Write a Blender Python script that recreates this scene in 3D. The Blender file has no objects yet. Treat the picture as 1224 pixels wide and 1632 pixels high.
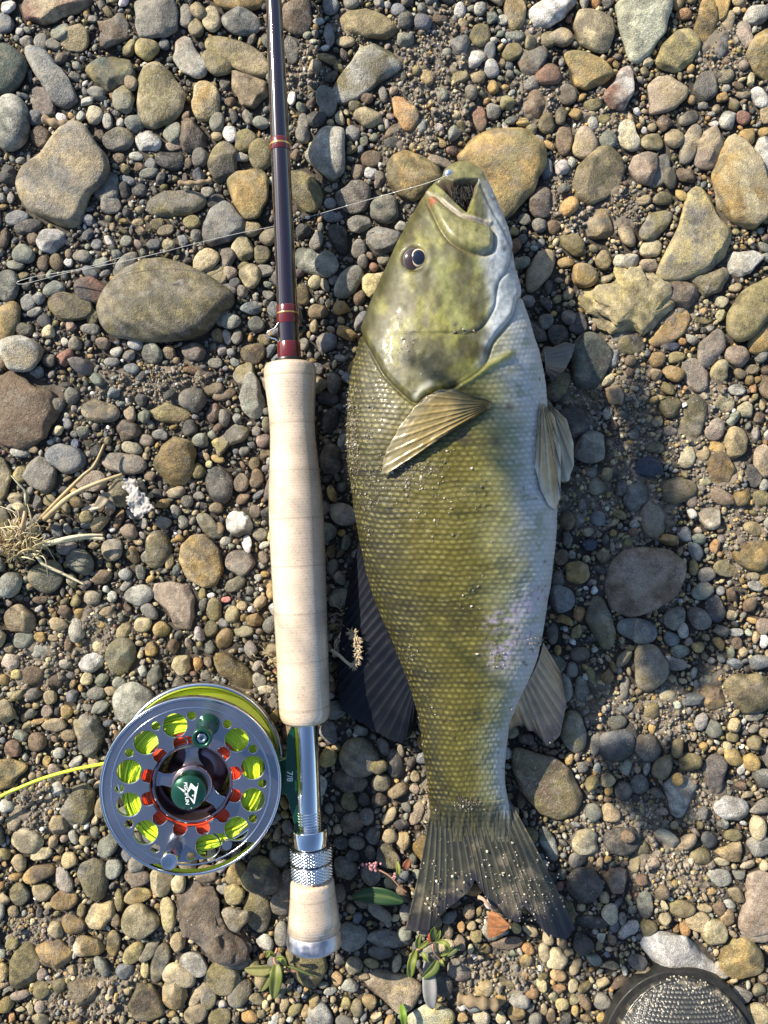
# Freshly caught bass and a fly rod lying on a river gravel bar, seen from straight above.
import bpy, math, random
import numpy as np
from mathutils import Vector, Matrix

sc = bpy.context.scene
rng = np.random.default_rng(7)
random.seed(7)
S = 0.00035          # metres on the ground per photo pixel
H = 0.43             # camera height
SUN_EL, SUN_DX, SUN_DY = math.radians(33), -0.80, 0.60   # towards the sun (x right, y up in the picture)

# ------------------------------------------------------------------ camera, world, sun, exposure
cam = bpy.data.cameras.new('camera')
cam_o = bpy.data.objects.new('camera', cam)
sc.collection.objects.link(cam_o)
cam_o.location = (0, 0, H)
cam.sensor_fit = 'VERTICAL'
cam.sensor_height = 34.6
cam.lens = 34.6 * H / (1632 * S)
cam.clip_start, cam.clip_end = 0.01, 50
sc.camera = cam_o

w = bpy.data.worlds.new('World'); sc.world = w; w.use_nodes = True
nt = w.node_tree
sky = nt.nodes.new('ShaderNodeTexSky'); sky.sky_type = 'NISHITA'; sky.sun_disc = False
sky.sun_elevation = SUN_EL; sky.ozone_density = 1.8; sky.dust_density = 0.6
sky.sun_rotation = math.atan2(SUN_DX, SUN_DY)
bg = nt.nodes['Background']; bg.inputs['Strength'].default_value = 0.10
nt.links.new(sky.outputs[0], bg.inputs['Color'])

sun = bpy.data.lights.new('sun', 'SUN'); sun.energy = 4.8; sun.angle = math.radians(0.5); sun.color = (1.0, 0.89, 0.71)
sun_o = bpy.data.objects.new('sun', sun); sc.collection.objects.link(sun_o)
tosun = Vector((SUN_DX * math.cos(SUN_EL), SUN_DY * math.cos(SUN_EL), math.sin(SUN_EL)))
sun_o.rotation_euler = (-tosun).to_track_quat('-Z', 'Y').to_euler()
sun_o.location = tosun * 3

sc.render.filter_size = 1.15
vs = sc.view_settings
vs.view_transform = 'Standard'; vs.look = 'None'; vs.exposure = 1.0; vs.gamma = 1.0; vs.use_curve_mapping = False

# ------------------------------------------------------------------ helpers
def K(z): return (H - z) / H
def P(u, v, z=0.0):
    """photo pixel seen at height z -> world point"""
    k = S * (H - z) / H
    return np.stack(np.broadcast_arrays((np.asarray(u, float) - 612) * k, -(np.asarray(v, float) - 816) * k, z), -1)

def link(o, parent=None):
    sc.collection.objects.link(o)
    if parent is not None: o.parent = parent
    return o

def mesh(name, V, F, col=None, smooth=True):
    V = np.asarray(V, float)
    Fs = F if isinstance(F, list) else [F]
    me = bpy.data.meshes.new(name)
    me.vertices.add(len(V)); me.vertices.foreach_set('co', V.ravel())
    li = np.concatenate([np.asarray(f).ravel() for f in Fs]).astype(np.int32)
    starts, base = [], 0
    for f in Fs:
        f = np.asarray(f); n, k = f.shape
        starts.append(base + np.arange(0, n * k, k)); base += n * k
    st = np.concatenate(starts).astype(np.int32)
    me.loops.add(len(li)); me.loops.foreach_set('vertex_index', li)
    me.polygons.add(len(st)); me.polygons.foreach_set('loop_start', st)
    me.update(calc_edges=True)
    me.polygons.foreach_set('use_smooth', np.full(len(st), bool(smooth)))
    if col is not None:
        col = np.asarray(col, float)
        if col.shape[1] == 3: col = np.concatenate([col, np.ones((len(col), 1))], 1)
        a = me.color_attributes.new('Col', 'FLOAT_COLOR', 'POINT')
        a.data.foreach_set('color', col.astype(np.float32).ravel())
    me.validate()
    return me

def empty(name, loc, label, cat, group=None):
    o = bpy.data.objects.new(name, None); o.location = loc; o.empty_display_size = 0.02
    o['label'] = label; o['category'] = cat
    if group: o['group'] = group
    return link(o)

def part(name, V, F, m, root, col=None, smooth=True, off=None):
    """mesh given in world coordinates, stored relative to its root (or to off for sub-parts)"""
    base = np.array(world_loc(root)) if root is not None else np.zeros(3)
    o = bpy.data.objects.new(name, mesh(name, np.asarray(V, float) - base, F, col, smooth))
    if m: o.data.materials.append(m)
    return link(o, root)

def world_loc(o):
    p = Vector((0, 0, 0))
    while o is not None:
        p += o.location; o = o.parent
    return p

def thing(name, V, F, m, label, cat, group=None, col=None, smooth=True):
    V = np.asarray(V, float); c = V.mean(0); c[2] = V[:, 2].min()
    o = bpy.data.objects.new(name, mesh(name, V - c, F, col, smooth)); o.location = c
    o.data.materials.append(m); o['label'] = label; o['category'] = cat
    if group: o['group'] = group
    return link(o)

def stuff(name, V, F, m, col=None, smooth=True, label=None, cat=None, kind='stuff', parent=None):
    if parent is not None: o = part(name, V, F, m, parent, col, smooth)
    else:
        o = bpy.data.objects.new(name, mesh(name, V, F, col, smooth)); o.data.materials.append(m); link(o)
    o['kind'] = kind
    if label: o['label'] = label
    if cat: o['category'] = cat
    return o

def grid_faces(nr, nc, wrap=False):
    i = np.arange(nr - 1)[:, None]; j = np.arange(nc if wrap else nc - 1)[None, :]
    j2 = (j + 1) % nc
    a = i * nc + j; b = i * nc + j2; c = (i + 1) * nc + j2; d = (i + 1) * nc + j
    return np.stack([a, b, c, d], -1).reshape(-1, 4)

def tube(pts, rad, n=6, cap=True):
    pts = np.asarray(pts, float); rad = np.broadcast_to(np.asarray(rad, float), (len(pts),))
    t = np.gradient(pts, axis=0); t /= np.linalg.norm(t, axis=1)[:, None] + 1e-12
    up = np.array([0, 0, 1.0]); a = np.cross(t, up); l = np.linalg.norm(a, axis=1)
    a[l < 1e-4] = (1, 0, 0); a /= np.linalg.norm(a, axis=1)[:, None]; b = np.cross(t, a)
    th = np.arange(n) * 2 * math.pi / n
    V = pts[:, None] + rad[:, None, None] * (np.cos(th)[None, :, None] * a[:, None] + np.sin(th)[None, :, None] * b[:, None])
    V = V.reshape(-1, 3); F = [grid_faces(len(pts), n, True)]
    if cap:
        F += [np.arange(n)[::-1][None, :], ((len(pts) - 1) * n + np.arange(n))[None, :]]
    return V, F

def merge(parts):
    """list of (V, F, col|None)"""
    Vs, Fs, Cs, b = [], {}, [], 0
    for p in parts:
        V, F = p[0], p[1]
        for f in (F if isinstance(F, list) else [F]):
            f = np.asarray(f); Fs.setdefault(f.shape[1], []).append(f + b)
        Vs.append(V); b += len(V)
        if len(p) > 2: Cs.append(np.broadcast_to(np.asarray(p[2], float), (len(V), 3)))
    return np.concatenate(Vs), [np.concatenate(f) for f in Fs.values()], (np.concatenate(Cs) if Cs else None)

def smooth_path(pts, n=40):
    """Catmull-Rom through the points"""
    pts = np.asarray(pts, float); m = len(pts)
    t = np.linspace(0, m - 1, n); i = np.clip(t.astype(int), 0, m - 2); f = (t - i)[:, None]
    g = lambda k: pts[np.clip(k, 0, m - 1)]
    p0, p1, p2, p3 = g(i - 1), g(i), g(i + 1), g(i + 2)
    return 0.5 * (2 * p1 + (p2 - p0) * f + (2 * p0 - 5 * p1 + 4 * p2 - p3) * f ** 2 + (3 * p1 - p0 - 3 * p2 + p3) * f ** 3)

LAT = np.random.default_rng(3).random((256, 256))
def vnoise(x, y, octaves=3, seed=0):
    """smooth value noise, 0..1, one cell per unit"""
    r = np.zeros(np.broadcast(x, y).shape); a, tot = 1.0, 0.0
    for o in range(octaves):
        X, Y = x * 2 ** o + 17.3 * seed + 31 * o, y * 2 ** o + 9.7 * seed + 57 * o
        xi, yi = np.floor(X).astype(int), np.floor(Y).astype(int); fx, fy = X - xi, Y - yi
        fx = fx * fx * (3 - 2 * fx); fy = fy * fy * (3 - 2 * fy)
        L = lambda i, j: LAT[i % 256, j % 256]
        r += a * ((L(xi, yi) * (1 - fx) + L(xi + 1, yi) * fx) * (1 - fy) + (L(xi, yi + 1) * (1 - fx) + L(xi + 1, yi + 1) * fx) * fy)
        tot += a; a *= 0.5
    return r / tot

def sstep(a, b, x):
    t = np.clip((x - a) / (b - a), 0, 1); return t * t * (3 - 2 * t)

def seg_dist(u, v, pl):
    """distance of points to a polyline"""
    d = np.full(np.shape(u), 1e9)
    for (x0, y0), (x1, y1) in zip(pl[:-1], pl[1:]):
        dx, dy = x1 - x0, y1 - y0
        t = np.clip(((u - x0) * dx + (v - y0) * dy) / (dx * dx + dy * dy + 1e-9), 0, 1)
        d = np.minimum(d, np.hypot(u - x0 - t * dx, v - y0 - t * dy))
    return d

def inside(u, v, pg):
    r = np.zeros(np.shape(u), bool); n = len(pg)
    for i in range(n):
        (x0, y0), (x1, y1) = pg[i], pg[(i + 1) % n]
        c = ((y0 > v) != (y1 > v))
        with np.errstate(divide='ignore', invalid='ignore'):
            r ^= c & (u < (x1 - x0) * (v - y0) / (y1 - y0 + 1e-12) + x0)
    return r

def signed(u, v, pg):
    """positive inside the polygon"""
    d = seg_dist(u, v, list(pg) + [pg[0]])
    return np.where(inside(u, v, pg), d, -d)

# ------------------------------------------------------------------ materials
def node_mat(name):
    m = bpy.data.materials.new(name); m.use_nodes = True
    return m, m.node_tree, m.node_tree.nodes['Principled BSDF']

def mat(name, col, rough=0.5, metal=0.0, coat=0.0, spec=0.5, nscale=0, namp=0.0, bump=0.0, bscale=800, sss=0.0):
    m, t, b = node_mat(name)
    b.inputs['Base Color'].default_value = (*col, 1); b.inputs['Roughness'].default_value = rough
    b.inputs['Metallic'].default_value = metal; b.inputs['Coat Weight'].default_value = coat
    b.inputs['Coat Roughness'].default_value = 0.08; b.inputs['Specular IOR Level'].default_value = spec
    tc = t.nodes.new('ShaderNodeTexCoord')
    if nscale:
        n = t.nodes.new('ShaderNodeTexNoise'); n.inputs['Scale'].default_value = nscale; n.inputs['Detail'].default_value = 5
        t.links.new(tc.outputs['Object'], n.inputs['Vector'])
        mr = t.nodes.new('ShaderNodeMapRange'); mr.inputs[1].default_value = 0.3; mr.inputs[2].default_value = 0.7
        mr.inputs[3].default_value = 1 - namp; mr.inputs[4].default_value = 1 + namp
        t.links.new(n.outputs[0], mr.inputs[0])
        mx = t.nodes.new('ShaderNodeVectorMath'); mx.operation = 'SCALE'; mx.inputs[0].default_value = col
        t.links.new(mr.outputs[0], mx.inputs['Scale']); t.links.new(mx.outputs[0], b.inputs['Base Color'])
        mr2 = t.nodes.new('ShaderNodeMapRange'); mr2.inputs[1].default_value = 0.35; mr2.inputs[2].default_value = 0.7
        mr2.inputs[3].default_value = rough * 0.75; mr2.inputs[4].default_value = min(1, rough * 1.35)
        t.links.new(n.outputs[0], mr2.inputs[0]); t.links.new(mr2.outputs[0], b.inputs['Roughness'])
    if bump:
        n2 = t.nodes.new('ShaderNodeTexNoise'); n2.inputs['Scale'].default_value = bscale; n2.inputs['Detail'].default_value = 4
        t.links.new(tc.outputs['Object'], n2.inputs['Vector'])
        bp = t.nodes.new('ShaderNodeBump'); bp.inputs['Strength'].default_value = bump; bp.inputs['Distance'].default_value = 0.0005
        t.links.new(n2.outputs[0], bp.inputs['Height']); t.links.new(bp.outputs[0], b.inputs['Normal'])
    return m

def attr_mat(name, rough=0.5, coat=0.0, bump=0.2, bscale=1500, rvar=0.0, spec=0.5, trans=0.0):
    """colour from the mesh's own colour attribute"""
    m, t, b = node_mat(name)
    a = t.nodes.new('ShaderNodeVertexColor'); a.layer_name = 'Col'
    t.links.new(a.outputs[0], b.inputs['Base Color'])
    b.inputs['Roughness'].default_value = rough; b.inputs['Coat Weight'].default_value = coat
    b.inputs['Coat Roughness'].default_value = 0.12; b.inputs['Specular IOR Level'].default_value = spec
    tc = t.nodes.new('ShaderNodeTexCoord')
    n = t.nodes.new('ShaderNodeTexNoise'); n.inputs['Scale'].default_value = bscale; n.inputs['Detail'].default_value = 4
    t.links.new(tc.outputs['Object'], n.inputs['Vector'])
    if bump:
        bp = t.nodes.new('ShaderNodeBump'); bp.inputs['Strength'].default_value = bump; bp.inputs['Distance'].default_value = 0.0004
        t.links.new(n.outputs[0], bp.inputs['Height']); t.links.new(bp.outputs[0], b.inputs['Normal'])
    if rvar:
        n3 = t.nodes.new('ShaderNodeTexNoise'); n3.inputs['Scale'].default_value = 90; n3.inputs['Detail'].default_value = 6
        t.links.new(tc.outputs['Object'], n3.inputs['Vector'])
        mr = t.nodes.new('ShaderNodeMapRange'); mr.inputs[1].default_value = 0.35; mr.inputs[2].default_value = 0.65
        mr.inputs[3].default_value = rough - rvar; mr.inputs[4].default_value = rough + rvar
        t.links.new(n3.outputs[0], mr.inputs[0]); t.links.new(mr.outputs[0], b.inputs['Roughness'])
    if trans: b.inputs['Transmission Weight'].default_value = trans
    return m

def stone_mat(name, from_object):
    m, t, b = node_mat(name)
    N, L = t.nodes, t.links
    tc = N.new('ShaderNodeTexCoord')
    vec = tc.outputs['Object']
    def math_(op, a, c=None):
        q = N.new('ShaderNodeMath'); q.operation = op
        for i, x in enumerate((a, c)):
            if x is None: continue
            if isinstance(x, (int, float)): q.inputs[i].default_value = x
            else: L.new(x, q.inputs[i])
        return q.outputs[0]
    def noise(scale, detail=4, rough=0.55):
        n = N.new('ShaderNodeTexNoise'); n.inputs['Scale'].default_value = scale; n.inputs['Detail'].default_value = detail
        n.inputs['Roughness'].default_value = rough; L.new(vec, n.inputs['Vector']); return n.outputs[0]
    def rng_(x, a, c, lo, hi):
        r = N.new('ShaderNodeMapRange'); r.inputs[1].default_value = a; r.inputs[2].default_value = c
        r.inputs[3].default_value = lo; r.inputs[4].default_value = hi; L.new(x, r.inputs[0]); return r.outputs[0]
    def mix(f, a, c):
        q = N.new('ShaderNodeMix'); q.data_type = 'RGBA'
        for s, x in ((0, f), (6, a), (7, c)):
            if isinstance(x, tuple): q.inputs[s].default_value = x
            elif isinstance(x, (int, float)): q.inputs[s].default_value = x
            else: L.new(x, q.inputs[s])
        return q.outputs[2]
    def scale(c, f):
        q = N.new('ShaderNodeVectorMath'); q.operation = 'SCALE'; L.new(c, q.inputs[0]); L.new(f, q.inputs['Scale']); return q.outputs[0]
    if from_object:
        oi = N.new('ShaderNodeObjectInfo')
        off = N.new('ShaderNodeVectorMath'); off.operation = 'ADD'
        sc_ = N.new('ShaderNodeVectorMath'); sc_.operation = 'SCALE'; sc_.inputs[0].default_value = (7.1, 3.3, 5.7)
        L.new(oi.outputs['Random'], sc_.inputs['Scale']); L.new(tc.outputs['Object'], off.inputs[0]); L.new(sc_.outputs[0], off.inputs[1])
        vec = off.outputs[0]
        a2 = N.new('ShaderNodeAttribute'); a2.attribute_type = 'OBJECT'; a2.attribute_name = 'second_colour'
        base = mix(rng_(noise(70, 5, 0.6), 0.40, 0.62, 0.0, 1.0), oi.outputs['Color'], a2.outputs['Color'])
    else:
        a = N.new('ShaderNodeVertexColor'); a.layer_name = 'Col'; base = a.outputs[0]
    c = scale(base, rng_(noise(210, 7, 0.7), 0.32, 0.68, 0.55, 1.45))
    c = scale(c, rng_(noise(2300, 3, 0.6), 0.34, 0.66, 0.48, 1.52))
    if from_object:
        # some stones carry pale quartz veins, some are banded
        vein = math_('MULTIPLY', math_('LESS_THAN', math_('ABSOLUTE', math_('SUBTRACT', noise(55, 4, 0.55), 0.5)), 0.0035), math_('GREATER_THAN', oi.outputs['Random'], 0.84))
        c = mix(math_('MULTIPLY', vein, 0.55), c, (0.42, 0.40, 0.36, 1))
        wv = N.new('ShaderNodeTexWave'); wv.bands_direction = 'DIAGONAL'; wv.inputs['Scale'].default_value = 55; wv.inputs['Distortion'].default_value = 5; wv.inputs['Detail'].default_value = 3; wv.inputs['Detail Scale'].default_value = 2; L.new(vec, wv.inputs['Vector'])
        c = scale(c, math_('SUBTRACT', 1.0, math_('MULTIPLY', math_('MULTIPLY', wv.outputs[0], 0.38), math_('LESS_THAN', oi.outputs['Random'], 0.22))))
    # damp patches that have not dried yet: darker and glossier, with their own outline
    pit = N.new('ShaderNodeTexVoronoi'); pit.inputs['Scale'].default_value = 420; L.new(vec, pit.inputs['Vector'])
    c = scale(c, rng_(math_('ADD', pit.outputs['Distance'], rng_(noise(110, 3), 0.4, 0.6, 0.0, 0.25)), 0.10, 0.26, 0.66, 1.0))
    # dried silt: a thin grainy film left where the water drained off
    film = math_('MULTIPLY', rng_(noise(95, 5, 0.7), 0.50, 0.62, 0.0, 1.0), rng_(noise(1900, 2, 0.6), 0.44, 0.56, 0.10, 0.75))
    c = mix(film, c, (0.30, 0.255, 0.19, 1))
    wet = rng_(noise(42, 3, 0.5), 0.55, 0.57, 0.0, 1.0)
    c = scale(c, rng_(wet, 0, 1, 1.0, 0.62))
    # grains of pale sand stuck to the stones
    vo = N.new('ShaderNodeTexVoronoi'); vo.inputs['Scale'].default_value = 900; L.new(vec, vo.inputs['Vector'])
    sep = N.new('ShaderNodeSeparateColor'); L.new(vo.outputs['Color'], sep.inputs[0])
    keep = math_('MULTIPLY', math_('LESS_THAN', vo.outputs['Distance'], 0.30), math_('GREATER_THAN', math_('ADD', sep.outputs[0], rng_(noise(60, 3), 0.35, 0.75, -0.45, 0.25)), 0.86))
    grain = math_('MULTIPLY', keep, 0.8)
    c = mix(grain, c, (0.42, 0.37, 0.28, 1))
    L.new(c, b.inputs['Base Color'])
    L.new(rng_(wet, 0, 1, 0.70, 0.38), b.inputs['Roughness'])
    h = math_('ADD', math_('MULTIPLY', noise(520, 6, 0.6), 0.8), math_('ADD', math_('MULTIPLY', noise(2000, 3, 0.6), 0.55), math_('MULTIPLY', keep, 0.5)))
    bp = N.new('ShaderNodeBump'); bp.inputs['Strength'].default_value = 1.0; bp.inputs['Distance'].default_value = 0.0011
    L.new(h, bp.inputs['Height']); L.new(bp.outputs[0], b.inputs['Normal'])
    return m

PAL = {'ol': (.185, .155, .070), 'oc': (.34, .23, .085), 'tn': (.33, .26, .15), 'br': (.15, .105, .066), 'dk': (.060, .058, .054),
       'gr': (.195, .183, .155), 'lg': (.36, .35, .30), 'bl': (.152, .162, .170), 'wh': (.58, .56, .52), 'pk': (.285, .225, .175),
       'rd': (.215, .115, .080), 'gn': (.185, .195, .155), 'pu': (.118, .100, .088), 'cr': (.46, .39, .235), 'ye': (.43, .355, .15),
       'or': (.37, .21, .085), 'nv': (.040, .047, .068), 'dg': (.075, .095, .075), 'pg': (.40, .40, .29), 'nb': (.125, .155, .25), 'rp': (.55, .22, .20)}
STONE = stone_mat('river_stone', True)
GRAVEL = stone_mat('loose_gravel', False)
SOIL = attr_mat('damp_silt', 0.85, 0, 0.9, 700, 0.0, 0.3)
GRAIN = attr_mat('sand_grain', 0.6, 0, 0.4, 2500)
# ------------------------------------------------------------------ outlines used by several builders (photo pixels)
ROWS = np.array([267, 270, 276, 284, 292, 300, 310, 320, 335, 350, 375, 400, 450, 500, 550, 600, 650, 700, 750, 800, 850, 900, 950, 1000, 1050, 1100, 1150, 1200, 1250, 1285, 1312, 1340], float)
LEFT = np.array([728, 720, 713, 711, 709, 694, 684, 677, 667, 659, 645, 632, 609, 588, 570, 558, 553, 552, 555, 562, 571, 582, 596, 615, 637, 656, 668, 676, 682, 685, 688, 696], float)
RIGHT = np.array([748, 755, 762, 767, 771, 775, 780, 785, 791, 797, 805, 812, 822, 838, 855, 866, 871, 877, 883, 886, 884, 880, 873, 866, 855, 832, 812, 806, 806, 812, 816, 812], float)
FISH_PG = list(zip(LEFT, ROWS)) + list(zip(RIGHT, ROWS))[::-1]
TAIL_PG = [(686, 1295), (670, 1340), (655, 1420), (646, 1480), (682, 1483), (714, 1447), (757, 1402), (786, 1450), (829, 1470), (872, 1490), (917, 1492), (895, 1400), (860, 1340), (815, 1280)]
DORSAL_PG = [(565, 880), (556, 960), (535, 1070), (545, 1132), (600, 1167), (640, 1185), (662, 1160), (660, 1100), (620, 1000)]
ANAL_PG = [(865, 1025), (893, 1070), (903, 1120), (893, 1172), (870, 1190), (850, 1165), (835, 1155), (810, 1168), (803, 1150), (832, 1095)]
SANDY = [(690, 120, 95, 130), (660, 250, 70, 90), (1010, 640, 60, 95), (1125, 640, 60, 50), (1075, 1385, 80, 60), (1020, 1310, 60, 50), (270, 610, 90, 45), (190, 620, 60, 40),
         (560, 700, 25, 90), (940, 800, 60, 70), (1060, 1130, 60, 70), (860, 150, 60, 60), (900, 330, 45, 70), (980, 330, 60, 60), (1190, 850, 50, 90), (560, 1000, 30, 60),
         (690, 1290, 30, 110), (70, 1290, 90, 60), (60, 1500, 90, 60), (150, 1580, 120, 60), (800, 1560, 90, 60), (380, 1130, 40, 60), (150, 1010, 90, 60), (1090, 500, 60, 40),
         (1140, 760, 70, 60), (480, 110, 60, 60), (60, 1060, 80, 60), (960, 200, 60, 60), (1150, 90, 60, 60), (990, 560, 50, 50), (1010, 720, 60, 70), (1040, 810, 50, 60), (960, 1120, 60, 50), (1000, 1190, 60, 50), (1110, 1270, 60, 60), (1060, 940, 40, 40), (610, 620, 30, 80), (330, 1480, 30, 30), (840, 60, 50, 50), (560, 40, 40, 40), (1000, 900, 45, 70), (925, 650, 45, 80), (940, 1330, 45, 55), (1150, 1100, 60, 50), (1090, 690, 40, 70)]
def sandiness(u, v):
    s = np.zeros(np.shape(u))
    for x, y, rx, ry in SANDY: s = np.maximum(s, 1 - np.hypot((u - x) / rx, (v - y) / ry))
    return np.clip(s * 2.2 + (vnoise(u / 60, v / 60, 3, 5) - 0.5) * 0.9, 0, 1)

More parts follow.
